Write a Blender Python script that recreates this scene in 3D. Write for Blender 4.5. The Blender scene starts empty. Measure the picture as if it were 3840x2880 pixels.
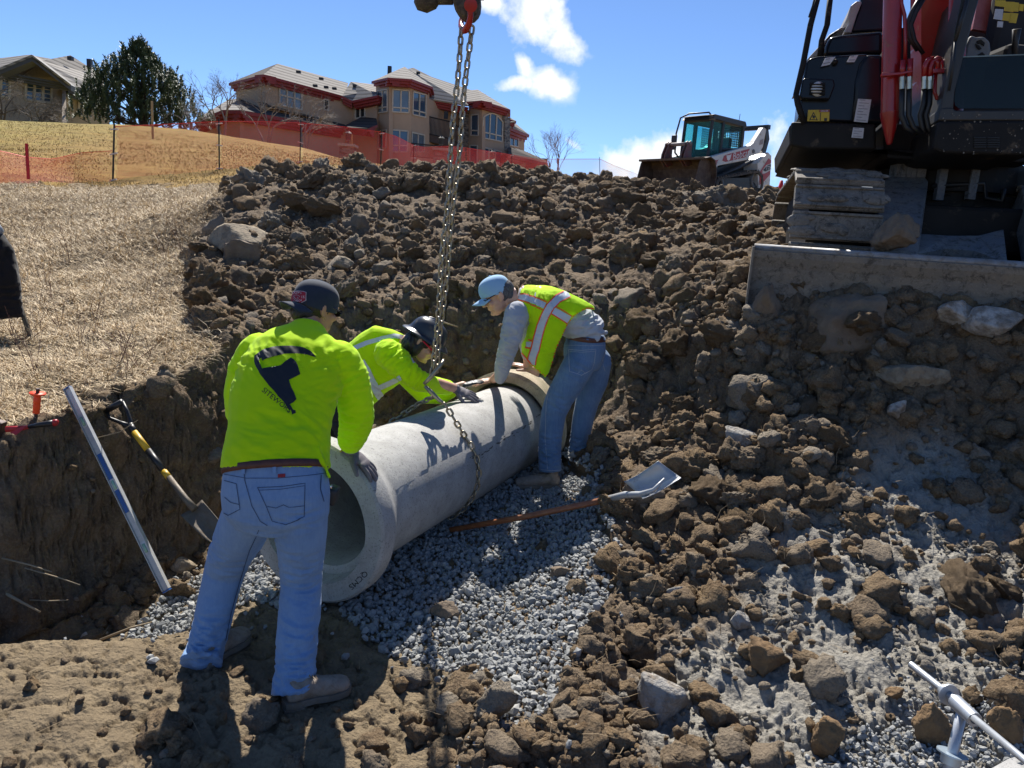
import bpy, bmesh, math, random
import numpy as np
from mathutils import Vector, Matrix, Euler
from mathutils.bvhtree import BVHTree
random.seed(7); RS = np.random.RandomState(7)
C = bpy.context.scene.collection; SC = bpy.context.scene
R = math.radians
# ------------------------------------------------------------ camera
CAM = Vector((0, 0, 1.9)); FPX = 740.0
CM = Matrix.Rotation(R(79), 3, 'X') @ Matrix.Rotation(R(4), 3, 'Z')
cd = bpy.data.cameras.new('camera'); cam = bpy.data.objects.new('camera', cd); C.objects.link(cam)
cd.sensor_width = 36; cd.lens = FPX/1024*36; cd.clip_start = 0.05; cd.clip_end = 3000
cam.matrix_world = Matrix.Translation(CAM) @ CM.to_4x4(); SC.camera = cam
# ------------------------------------------------------------ light
SUN_EL, SUN_AZ = 49.0, -7.0            # azimuth: degrees right of straight ahead
sd = Vector((math.sin(R(SUN_AZ))*math.cos(R(SUN_EL)), math.cos(R(SUN_AZ))*math.cos(R(SUN_EL)), math.sin(R(SUN_EL))))
sl = bpy.data.lights.new('sun', 'SUN'); sl.energy = 4.9; sl.angle = R(0.53); sl.color = (1, .95, .87)
so = bpy.data.objects.new('sun', sl); C.objects.link(so); so.rotation_euler = sd.to_track_quat('Z', 'Y').to_euler()
W = bpy.data.worlds.new('World'); SC.world = W; W.use_nodes = True
SC.view_settings.view_transform = 'Standard'; SC.view_settings.look = 'None'; SC.view_settings.exposure = 0.84; SC.view_settings.gamma = 1
def world_nodes():
    t = W.node_tree; n = t.nodes; l = t.links
    for x in list(n): n.remove(x)
    out = n.new('ShaderNodeOutputWorld'); bg = n.new('ShaderNodeBackground'); bg.inputs['Strength'].default_value = .09
    sky = n.new('ShaderNodeTexSky'); sky.sky_type = 'NISHITA'; sky.sun_disc = False
    sky.sun_elevation = R(SUN_EL); sky.sun_rotation = R(SUN_AZ); sky.altitude = 1800; sky.air_density = .85; sky.dust_density = .15; sky.ozone_density = 2.2
    tc = n.new('ShaderNodeTexCoord')
    def vm(op, a, b=None):
        m = n.new('ShaderNodeVectorMath'); m.operation = op
        for i, v in enumerate((a, b)):
            if v is None: continue
            if isinstance(v, tuple): m.inputs[i].default_value = v
            else: l.new(v, m.inputs[i])
        return m
    def ma(op, a, b=None, clamp=False):
        m = n.new('ShaderNodeMath'); m.operation = op; m.use_clamp = clamp
        for i, v in enumerate((a, b)):
            if v is None: continue
            if isinstance(v, (int, float)): m.inputs[i].default_value = v
            else: l.new(v, m.inputs[i])
        return m.outputs[0]
    d = tc.outputs['Generated']
    # cloud banks: each a soft ellipsoid round a direction of the sky, broken up by noise
    ns = n.new('ShaderNodeTexNoise'); ns.inputs['Scale'].default_value = 13; ns.inputs['Detail'].default_value = 9; ns.inputs['Roughness'].default_value = .62; l.new(d, ns.inputs['Vector'])
    ns2 = n.new('ShaderNodeTexNoise'); ns2.inputs['Scale'].default_value = 38; ns2.inputs['Detail'].default_value = 6; l.new(d, ns2.inputs['Vector'])
    tot = None
    def ray(px, py):
        v = CM @ Vector(((px-512)/FPX, -(py-384)/FPX, -1)); return v.normalized()
    for px, py, rx, ry, ang, st in [(540,18,30,30,35,1),(562,42,19,15,20,1),(513,84,26,8,-12,1),(548,80,22,13,15,1),(527,68,16,11,60,.9),(486,2,14,11,0,.9),(572,143,14,4,38,.55),(640,162,48,20,-18,.95),(710,170,70,26,5,.7),(790,150,70,38,0,.62),(870,178,50,30,0,.85),(600,-20,30,20,10,.5)]:
        c = ray(px, py); right = Vector(CM @ Vector((1, 0, 0))); up = c.cross(right).normalized() * -1; right = up.cross(c).normalized() * -1
        a = R(ang); ex = right*math.cos(a) - up*math.sin(a); ey = right*math.sin(a) + up*math.cos(a)
        df = vm('SUBTRACT', d, tuple(c)).outputs[0]
        x = ma('MULTIPLY', vm('DOT_PRODUCT', df, tuple(ex)).outputs['Value'], FPX/rx); y = ma('MULTIPLY', vm('DOT_PRODUCT', df, tuple(ey)).outputs['Value'], FPX/ry)
        q = ma('ADD', ma('MULTIPLY', x, x), ma('MULTIPLY', y, y))
        g = ma('MULTIPLY', ma('POWER', 2.718, ma('MULTIPLY', q, -.8)), st)
        tot = g if tot is None else ma('MAXIMUM', tot, g)
    f = ma('ADD', ma('MULTIPLY', tot, 1.15), ma('ADD', ma('MULTIPLY', ma('SUBTRACT', ns.outputs[0], .5), 2.3), ma('MULTIPLY', ma('SUBTRACT', ns2.outputs[0], .5), .8)))
    f = ma('MULTIPLY', ma('SUBTRACT', f, .44), 1.7, True)
    f = ma('MULTIPLY', f, ma('MULTIPLY', tot, 3.2, True), True)
    mx = n.new('ShaderNodeMix'); mx.data_type = 'RGBA'; l.new(f, mx.inputs['Factor'])
    tint = n.new('ShaderNodeMix'); tint.data_type = 'RGBA'; tint.blend_type = 'MULTIPLY'; tint.inputs['Factor'].default_value = 1
    l.new(sky.outputs[0], tint.inputs['A']); tint.inputs['B'].default_value = (.68, .80, .96, 1)
    l.new(tint.outputs['Result'], mx.inputs['A'])
    cr = n.new('ShaderNodeMix'); cr.data_type = 'RGBA'; l.new(ma('MULTIPLY', ns2.outputs[0], 1.0, True), cr.inputs['Factor']); cr.inputs['A'].default_value = (4.6, 5.2, 6.2, 1); cr.inputs['B'].default_value = (8.6, 8.6, 8.5, 1)
    l.new(cr.outputs['Result'], mx.inputs['B']); l.new(mx.outputs['Result'], bg.inputs['Color']); l.new(bg.outputs[0], out.inputs[0])
world_nodes()
# ------------------------------------------------------------ helpers
def ray(px, py): return CM @ Vector(((px-512)/FPX, -(py-384)/FPX, -1))
def PZ(px, py, z): v = ray(px, py); return CAM + v*((z-CAM.z)/v.z)
def P(px, py, Y): v = ray(px, py); return CAM + v*(Y/v.y)
def Z1(x, y, Y): return P(x/1.7015/3.75, (100+y/1.7015)/3.75, Y)
def Z2(x, y, Y): return P((700+x/1.5255)/3.75, (150+y/1.5255)/3.75, Y)
def Z3(x, y, Y): return P((2300+x*.3165)/3.75, (380+y*.3165)/3.75, Y)
def Z4(x, y, Y): return P((2750+x*.7233)/3.75, y*.7233/3.75, Y)
def Z5(x, y, Y): return P((650+x*1.0546)/3.75, (1000+y*1.0546)/3.75, Y)
def Z6(x, y, Y): return P((1250+x*.6329)/3.75, (950+y*.6329)/3.75, Y)
def Z7(x, y, Y): return P(x*.9042/3.75, (800+y*.9042)/3.75, Y)
def tag(o, label=None, cat=None, group=None, kind=None):
    if label: o['label'] = label
    if cat: o['category'] = cat
    if group: o['group'] = group
    if kind: o['kind'] = kind
    return o
def empty(name, loc, label=None, cat=None, group=None):
    o = bpy.data.objects.new(name, None); C.objects.link(o); o.location = loc; o.empty_display_size = .1
    return tag(o, label, cat, group)
def link(name, me, mat=None, parent=None, smooth=False):
    o = bpy.data.objects.new(name, me); C.objects.link(o)
    if mat is not None:
        for m in (mat if isinstance(mat, (list, tuple)) else [mat]): me.materials.append(m)
    if smooth: me.polygons.foreach_set('use_smooth', [True]*len(me.polygons))
    if parent is not None:
        o.parent = parent; o.matrix_parent_inverse = wm(parent).inverted()
    return o
def wm(o): return o.matrix_basis.copy() if o.parent is None else wm(o.parent) @ o.matrix_parent_inverse @ o.matrix_basis
def from_bm(name, bm, mat=None, parent=None, smooth=False):
    me = bpy.data.meshes.new(name); bm.normal_update(); bm.to_mesh(me); bm.free(); return link(name, me, mat, parent, smooth)
def np_mesh(name, V, F, mat=None, parent=None, smooth=False):
    V = np.asarray(V, dtype=np.float32); F = np.asarray(F, dtype=np.int32); k = F.shape[1]
    me = bpy.data.meshes.new(name); me.vertices.add(len(V)); me.vertices.foreach_set('co', V.ravel())
    me.loops.add(F.size); me.loops.foreach_set('vertex_index', F.ravel())
    me.polygons.add(len(F)); me.polygons.foreach_set('loop_start', np.arange(0, F.size, k, dtype=np.int32)); me.polygons.foreach_set('loop_total', np.full(len(F), k, dtype=np.int32))
    me.polygons.foreach_set('use_smooth', np.full(len(F), smooth)); me.update(calc_edges=True)
    return link(name, me, mat, parent)
class MB:
    """collects shapes for ONE mesh object"""
    def __init__(s): s.bm = bmesh.new()
    def faces(s, vs, fs):
        v = [s.bm.verts.new(p) for p in vs]
        for f in fs:
            try: s.bm.faces.new([v[i] for i in f])
            except ValueError: pass
        return v
    def box(s, c, sz, rot=None, bev=0):
        c = Vector(c); m = rot if rot is not None else Matrix.Identity(3)
        if bev > 0:
            b = bmesh.new(); bmesh.ops.create_cube(b, size=1)
            for v in b.verts: v.co = Vector((v.co.x*sz[0], v.co.y*sz[1], v.co.z*sz[2]))
            bmesh.ops.bevel(b, geom=b.edges[:], offset=bev, segments=2, affect='EDGES', profile=.5)
            b.verts.index_update(); vs = [c + m @ v.co for v in b.verts]; fs = [[v.index for v in f.verts] for f in b.faces]; b.free(); s.faces(vs, fs); return s
        vs = [c + m @ Vector((x*sz[0]/2, y*sz[1]/2, z*sz[2]/2)) for x in (-1, 1) for y in (-1, 1) for z in (-1, 1)]
        s.faces(vs, [(0, 1, 3, 2), (4, 6, 7, 5), (0, 4, 5, 1), (2, 3, 7, 6), (0, 2, 6, 4), (1, 5, 7, 3)]); return s
    def prism(s, pts, d, inset=0):
        """closed outline (world points) pushed along vector d"""
        pts = [Vector(p) for p in pts]; d = Vector(d); n = len(pts)
        s.faces(pts + [p + d for p in pts], [tuple(range(n))] + [tuple(range(2*n-1, n-1, -1))] + [(i, i+n, (i+1) % n + n, (i+1) % n) for i in range(n)]); return s
    def quad(s, *p): s.faces([Vector(q) for q in p], [tuple(range(len(p)))]); return s
    def tube(s, pts, r, n=8, cap=True, closed=False, flat=None):
        pts = [Vector(p) for p in pts]; m = len(pts); rs = r if isinstance(r, (list, tuple)) else [r]*m
        rings = []; prev = None
        for i, p in enumerate(pts):
            if closed: t = pts[(i+1) % m] - pts[i-1]
            else: t = pts[min(i+1, m-1)] - pts[max(i-1, 0)]
            t = t.normalized() if t.length > 1e-9 else Vector((0, 0, 1))
            if prev is None:
                a = Vector((0, 0, 1)) if abs(t.z) < .9 else Vector((1, 0, 0)); u = t.cross(a).normalized()
            else: u = (prev - t*prev.dot(t)); u = u.normalized() if u.length > 1e-6 else t.orthogonal().normalized()
            prev = u; w = t.cross(u)
            rr = rs[i]; r1, r2 = rr if isinstance(rr, (tuple, list)) else (rr, rr)
            rings.append([s.bm.verts.new(p + u*math.cos(2*math.pi*k/n)*r1 + w*math.sin(2*math.pi*k/n)*r2) for k in range(n)])
        for i in range(m if closed else m-1):
            a, b = rings[i], rings[(i+1) % m]
            for k in range(n): s.bm.faces.new((a[k], a[(k+1) % n], b[(k+1) % n], b[k]))
        if cap and not closed: s.bm.faces.new(rings[0][::-1]); s.bm.faces.new(rings[-1])
        return s
    def lathe(s, o, axis, prof, n=32, closed=False):
        """prof: (distance along axis, radius)"""
        o = Vector(o); t = Vector(axis).normalized(); u = t.orthogonal().normalized(); w = t.cross(u); rings = []
        for a, r in prof: rings.append([s.bm.verts.new(o + t*a + (u*math.cos(2*math.pi*k/n) + w*math.sin(2*math.pi*k/n))*max(r, 1e-4)) for k in range(n)])
        pr = list(zip(rings, rings[1:])) + ([(rings[-1], rings[0])] if closed else [])
        for a, b in pr:
            for k in range(n): s.bm.faces.new((a[k], a[(k+1) % n], b[(k+1) % n], b[k]))
        if not closed: s.bm.faces.new(rings[0][::-1]); s.bm.faces.new(rings[-1])
        return s
    def ell(s, c, r, rot=None, n=2):
        b = bmesh.new(); bmesh.ops.create_icosphere(b, subdivisions=n, radius=1); m = rot if rot is not None else Matrix.Identity(3); c = Vector(c)
        b.verts.index_update(); vs = [c + m @ Vector((v.co.x*r[0], v.co.y*r[1], v.co.z*r[2])) for v in b.verts]; fs = [[v.index for v in f.verts] for f in b.faces]; b.free(); s.faces(vs, fs); return s
    def build(s, name, mat=None, parent=None, smooth=False, fix=True):
        if fix: bmesh.ops.recalc_face_normals(s.bm, faces=s.bm.faces[:])
        o = from_bm(name, s.bm, mat, parent, smooth)
        return o
def smooth_angle(o, deg=40):
    me = o.data; me.polygons.foreach_set('use_smooth', [True]*len(me.polygons))
    bm = bmesh.new(); bm.from_mesh(me)
    for e in bm.edges:
        if len(e.link_faces) == 2 and e.calc_face_angle(0) > R(deg): e.smooth = False
    bm.to_mesh(me); bm.free(); return o
# ------------------------------------------------------------ numpy noise
def _h(ix, iy, iz, seed):
    h = (ix.astype(np.uint32)*np.uint32(374761393)) ^ (iy.astype(np.uint32)*np.uint32(668265263)) ^ (iz.astype(np.uint32)*np.uint32(2147483647-12345)) ^ np.uint32(seed*974711 & 0xffffffff)
    h = (h ^ (h >> np.uint32(13)))*np.uint32(1274126177); h ^= h >> np.uint32(16); h *= np.uint32(2246822519); return h ^ (h >> np.uint32(13))
def noise(p, seed=0):
    """gradient noise about -1..1 at points (N,3)"""
    p = np.asarray(p, dtype=np.float32); i = np.floor(p).astype(np.int64); f = (p - i).astype(np.float32); u = f*f*f*(f*(f*6-15)+10); out = np.zeros(len(p), np.float32)
    for a in (0, 1):
        for b in (0, 1):
            for c in (0, 1):
                h = _h(i[:, 0]+a, i[:, 1]+b, i[:, 2]+c, seed)
                gx = (h & np.uint32(1023)).astype(np.float32)/511.5-1; gy = ((h >> np.uint32(10)) & np.uint32(1023)).astype(np.float32)/511.5-1; gz = ((h >> np.uint32(20)) & np.uint32(1023)).astype(np.float32)/511.5-1
                w = (u[:, 0] if a else 1-u[:, 0])*(u[:, 1] if b else 1-u[:, 1])*(u[:, 2] if c else 1-u[:, 2])
                out += w*(gx*(f[:, 0]-a)+gy*(f[:, 1]-b)+gz*(f[:, 2]-c))
    return out*1.4
def fbm(p, oct=4, seed=0, gain=.5, lac=2.07, mode=0):
    t = 0; a = 1; p = np.asarray(p, dtype=np.float32)
    for k in range(oct):
        v = noise(p, seed+k*17)
        if mode == 1: v = 1-2*np.abs(v)*1.6          # ridges
        if mode == 2: v = np.abs(v)*2.2-.6           # billows
        t = t + a*v; a *= gain; p = p*lac+13.7
    return t
def worley(p, seed=0):
    """2D cells: F1 distance and a random number per cell"""
    p = np.asarray(p, dtype=np.float32); i = np.floor(p).astype(np.int64); f1 = np.full(len(p), 9., np.float32); idr = np.zeros(len(p), np.float32); z = np.zeros(len(p), np.int64)
    for a in (-1, 0, 1):
        for b in (-1, 0, 1):
            h = _h(i[:, 0]+a, i[:, 1]+b, z, seed); cx = i[:, 0]+a+(h & np.uint32(1023)).astype(np.float32)/1023; cy = i[:, 1]+b+((h >> np.uint32(10)) & np.uint32(1023)).astype(np.float32)/1023
            d = (p[:, 0]-cx)**2+(p[:, 1]-cy)**2; m = d < f1; f1 = np.where(m, d, f1); idr = np.where(m, ((h >> np.uint32(20)) & np.uint32(1023)).astype(np.float32)/1023, idr)
    return np.sqrt(f1), idr
def sstep(a, b, x): t = np.clip((x-a)/(b-a), 0, 1); return t*t*(3-2*t)
# ------------------------------------------------------------ materials
def new_mat(name):
    m = bpy.data.materials.new(name); m.use_nodes = True; n = m.node_tree.nodes; b = n['Principled BSDF']; return m, n, m.node_tree.links, b
def mixc(n, l, f, a, b, blend='MIX'):
    m = n.new('ShaderNodeMix'); m.data_type = 'RGBA'; m.blend_type = blend
    for k, v in (('Factor', f), ('A', a), ('B', b)):
        if hasattr(v, 'links'): l.new(v, m.inputs[k])
        elif isinstance(v, (int, float)): m.inputs[k].default_value = v
        else: m.inputs[k].default_value = (*v, 1) if len(v) == 3 else v
    return m.outputs['Result']
def nz(n, l, scale, det=5, rough=.6, vec=None, dist=0):
    t = n.new('ShaderNodeTexNoise'); t.inputs['Scale'].default_value = scale; t.inputs['Detail'].default_value = det; t.inputs['Roughness'].default_value = rough; t.inputs['Distortion'].default_value = dist
    if vec is not None: l.new(vec, t.inputs['Vector'])
    return t.outputs[0]
def ramp(n, l, f, stops):
    r = n.new('ShaderNodeValToRGB'); l.new(f, r.inputs[0]); e = r.color_ramp.elements
    while len(e) < len(stops): e.new(.5)
    for i, (p, c) in enumerate(stops): e[i].position = p; e[i].color = (*c, 1) if isinstance(c, tuple) else (c, c, c, 1)
    return r.outputs[0]
def bump(n, l, b, h, strength=.5, dist=.02, prev=None):
    k = n.new('ShaderNodeBump'); k.inputs['Strength'].default_value = strength; k.inputs['Distance'].default_value = dist; l.new(h, k.inputs['Height'])
    if prev is not None: l.new(prev.outputs[0], k.inputs['Normal'])
    l.new(k.outputs[0], b.inputs['Normal']); return k
def mathn(n, l, op, a, b=None, clamp=False):
    m = n.new('ShaderNodeMath'); m.operation = op; m.use_clamp = clamp
    for i, v in enumerate((a, b)):
        if v is None: continue
        if isinstance(v, (int, float)): m.inputs[i].default_value = v
        else: l.new(v, m.inputs[i])
    return m.outputs[0]
_mc = {}
def mat(name, c, rough=.6, metal=0, c2=None, scale=8, bmp=0, bscale=60, spec=.5, dirt=0, coat=0, bd=.004):
    """painted or plain surface with some mottling, optional dust and fine bump"""
    if name in _mc: return _mc[name]
    m, n, l, b = new_mat(name); tc = n.new('ShaderNodeTexCoord').outputs['Object']
    c2 = c2 or tuple(min(1, x*.72) for x in c)
    col = mixc(n, l, ramp(n, l, nz(n, l, scale, 6, .65, tc), [(.35, 0.), (.65, 1.)]), c, c2)
    if dirt > 0:
        d = ramp(n, l, nz(n, l, scale*1.7, 8, .7, tc, .3), [(.62-.3*dirt, 0.), (.72-.2*dirt, 1.)])
        col = mixc(n, l, mathn(n, l, 'MULTIPLY', d, min(1, .5+dirt*.5)), col, (.17, .13, .09)); rr = mixc(n, l, d, (rough,)*3, (.9,)*3); l.new(rr, b.inputs['Roughness'])
    else: b.inputs['Roughness'].default_value = rough
    l.new(col, b.inputs['Base Color']); b.inputs['Metallic'].default_value = metal; b.inputs['Specular IOR Level'].default_value = spec; b.inputs['Coat Weight'].default_value = coat
    if bmp: bump(n, l, b, nz(n, l, bscale, 5, .6, tc), bmp, bd)
    _mc[name] = m; return m
# ------------------------------------------------------------ terrain height
def tps_fit(pts):
    A = np.array([[p.x, p.y] for p in pts]); z = np.array([p.z for p in pts]); n = len(A)
    d = np.linalg.norm(A[:, None]-A[None], axis=2); K = np.where(d > 0, d, 0)      # linear kernel: no overshoot
    M = np.zeros((n+3, n+3)); M[:n, :n] = -K + np.eye(n)*-.02; M[:n, n] = 1; M[:n, n+1:] = A; M[n, :n] = 1; M[n+1:, :n] = A.T
    w = np.linalg.solve(M, np.concatenate([z, np.zeros(3)])); return A, w
def tps_eval(fit, X, Y):
    A, w = fit; out = w[len(A)] + w[len(A)+1]*X + w[len(A)+2]*Y
    for i in range(len(A)): out = out - w[i]*np.sqrt((X-A[i, 0])**2+(Y-A[i, 1])**2+.04)
    return out
V3 = lambda x, y, z: Vector((x, y, z))
HI = [P(*q) for q in [(0,440,3.6),(0,350,5),(0,250,9),(0,192,14.3),(60,420,3.85),(110,400,4.2),(165,385,4.5),(215,350,5.1),(260,325,5.7),(330,312,6.2),(400,306,6.5),(470,298,6.6),(530,295,6.6),(600,300,6.4),
  (100,300,6.3),(180,260,8),(60,230,10.3),(190,200,12),(100,200,13),(27,169,17),(113,182,17),(219,170,19.6),(301,163,23),(381,168,26),(430,172,30),(511,181,36),(560,183,38),
  (0,124,38),(60,124,38),(115,125,38),(187,129,38),(299,147,38),(361,164,38),(403,171,40),(470,179,42),(0,150,25),(60,145,26),(150,150,25),
  (225,200,9.3),(260,185,10),(300,177,10.4),(340,181,10.5),(380,184,10.4),(450,177,10.4),(500,179,10.6),(560,184,10.6),(620,189,10.8),(660,193,10.8),(710,198,10.6),(760,207,9.5),
  (205,242,8),(500,240,8.3),(350,250,8),(420,245,8.1),(640,248,8),(700,260,7.2),(230,300,6.6),(300,180,13.5),(450,184,14),(600,190,14),
  (700,199,19),(800,198,20),(900,200,22),(1024,215,20),(620,194,22),
  (740,290,5.7),(760,309,5.1),(900,313,4.85),(1024,325,4.55),(800,262,7.0),(1024,285,7.5),(700,400,5.0),(655,430,5.1),(900,500,3.9),(1000,700,2.65),(740,620,3.1),(850,400,4.6),(1000,420,4.4),(820,560,3.45),(660,560,3.75),(640,700,2.75),(620,640,3.1),(930,620,3.1),(840,700,2.72),(1024,560,3.5)]]
HI += [V3(-40,60,4.5), V3(0,60,4.2), V3(40,60,3), V3(-60,150,-2), V3(60,150,-6), V3(0,150,-4), V3(-100,20,5), V3(-12,2,1.0), V3(-5,1,.75), V3(6,1.5,.7), V3(10,6,1.9), V3(40,20,3), V3(2.2,1.2,.2), V3(1.2,.5,.1), V3(-3,-10,.6), V3(6,-10,.6)]
HFIT = tps_fit(HI)
_tr = [(-9,2.4,.5)] + [(P(a,b,c).x, P(a,b,c).y, w) for a,b,c,w in [(0,440,3.6,.34),(60,420,3.85,.34),(110,400,4.2,.36),(165,385,4.5,.4),(215,350,5.1,.5),(260,325,5.75,.7),(330,312,6.3,.9),(400,306,6.5,.9),(470,298,6.6,1.0),(530,295,6.6,1.1),(600,300,6.3,1.2),(655,385,5.9,.9),(652,462,5.0,.7),(624,560,4.05,.6),(590,640,3.2,.6),(560,740,2.56,.6)]] + [(.5,1.2,.6),(.6,-9,.6)]
TR = np.array(_tr)
def trench_d(X, Y):
    """distance inside (+) the trench edge line, and its local width"""
    best = np.full(X.shape, 1e9); w = np.zeros(X.shape); sg = np.ones(X.shape)
    for (x0, y0, w0), (x1, y1, w1) in zip(TR[:-1], TR[1:]):
        dx, dy = x1-x0, y1-y0; t = np.clip(((X-x0)*dx+(Y-y0)*dy)/(dx*dx+dy*dy), 0, 1); qx = X-x0-t*dx; qy = Y-y0-t*dy; d = np.hypot(qx, qy)
        m = d < best; best = np.where(m, d, best); w = np.where(m, w0+(w1-w0)*t, w); sg = np.where(m, np.sign(dy*qx-dx*qy), sg)
    return best*sg, w
def low_h(X, Y):
    z = np.clip(Y-3.2, 0, 9)*.115
    z = z - .28*sstep(-1.15, -1.75, X)*sstep(3.05, 3.5, Y - (X+1.5)*.35)         # dark hollow below the bank
    z = z + .05*sstep(-1.2, -1.7, X)*sstep(3.2, 2.8, Y)
    return z
def base_h(X, Y):
    X = np.asarray(X, dtype=np.float64); Y = np.asarray(Y, dtype=np.float64)
    d, w = trench_d(X, Y); s = 1-sstep(0, 1, d/w*1.0)
    hi = tps_eval(HFIT, X, Y); lo = low_h(X, Y)
    return lo + (hi-lo)*s
def G(px, py, far=60):
    """where the sight line through a photo pixel meets the ground"""
    v = ray(px, py); v = v/v.y; t = np.exp(np.linspace(math.log(1.2), math.log(far), 4000))
    z = CAM.z+v.z*t; g = base_h(v.x*t, t); k = np.argmax(z < g)
    if z[k] >= g[k]: k = len(t)-1
    return Vector((v.x*t[k], t[k], float(g[k])))
gz = lambda x, y: float(base_h(np.array([x]), np.array([y]))[0])
# region masks
_sx = [(P(*q).y, P(*q).x) for q in [(-200,440,3.0),(105,402,4.2),(165,385,4.5),(205,345,5.2),(185,300,6.4),(188,262,7.6),(205,225,8.6),(222,195,9.8),(228,186,12)]]
_ly = [(-60,13),(-12,14.6),(-8,16.2),(-5.5,15.2),(-4,13.4),(-3,12.0),(-1,11.9),(20,12.4)]
def masks(X, Y, n1):
    xb = np.interp(Y, [a for a, b in _sx], [b for a, b in _sx]); straw = sstep(.12, -.12, X-xb+n1*.35)
    d, w = trench_d(X, Y); straw = straw*sstep(.03, -.06, d+n1*.07)
    yl = np.interp(X, [a for a, b in _ly], [b for a, b in _ly]); lawn = sstep(-.25, .25, Y-yl+n1*1.2)*sstep(14, 9, X)
    straw = straw*(1-lawn)
    g1 = G(900, 640); g2 = G(760, 740); g3 = G(930, 520); g4 = G(430, 760); g5=G(1000,700)
    gray = 0
    for g, r in ((g1, .75), (g2, .55), (g3, .5), (g5, .5)): gray = np.maximum(gray, sstep(1.25, .6, np.hypot(X-g.x, (Y-g.y))/r+n1*.5))
    return straw, lawn, gray
# gravel outlines (photo pixels taken down to the ground)
GP = [[(128,632),(150,610),(200,578),(250,560),(300,545),(420,470),(500,440),(560,455),(598,478),(600,510),(612,545),(624,575),(606,610),(580,640),(566,690),(540,735),(505,752),(490,700),(470,672),(400,668),(372,640),(330,600),(280,610),(200,625),(150,640)],
      [(790,790),(850,745),(905,712),(1000,700),(1060,760),(1060,900),(790,900)]]
def inpoly(x, y, poly):
    c = np.zeros(x.shape, bool); j = len(poly)-1
    for i in range(len(poly)):
        xi, yi = poly[i]; xj, yj = poly[j]; c ^= ((yi > y) != (yj > y)) & (x < (xj-xi)*(y-yi)/(yj-yi+1e-12)+xi); j = i
    return c
def gpoly(pp): return [(G(a, b).x, G(a, b).y) for a, b in pp]
GW = [gpoly(GP[0]), gpoly(GP[1])]
def lumps(X, Y, Z, amp, seed=3):
    p = np.stack([X, Y, Z], 1); q = p + .06*np.stack([noise(p*6, 91), noise(p*6, 92), noise(p*6, 93)], 1)
    t = np.zeros(len(X), np.float32)
    for sc, a in ((3.1, .11), (6.7, .062), (14, .034), (30, .016)):
        f, r = worley(q[:, :2]*sc+seed*3.1, seed+int(sc)); t += a*(np.sqrt(np.clip(1-f*f*1.5, 0, 1))-.45)*(.35+1.1*r)
    t += .05*fbm(p*2.2, 3, 5) + .014*fbm(p*17, 4, 8, .6)
    return t*amp
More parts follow.
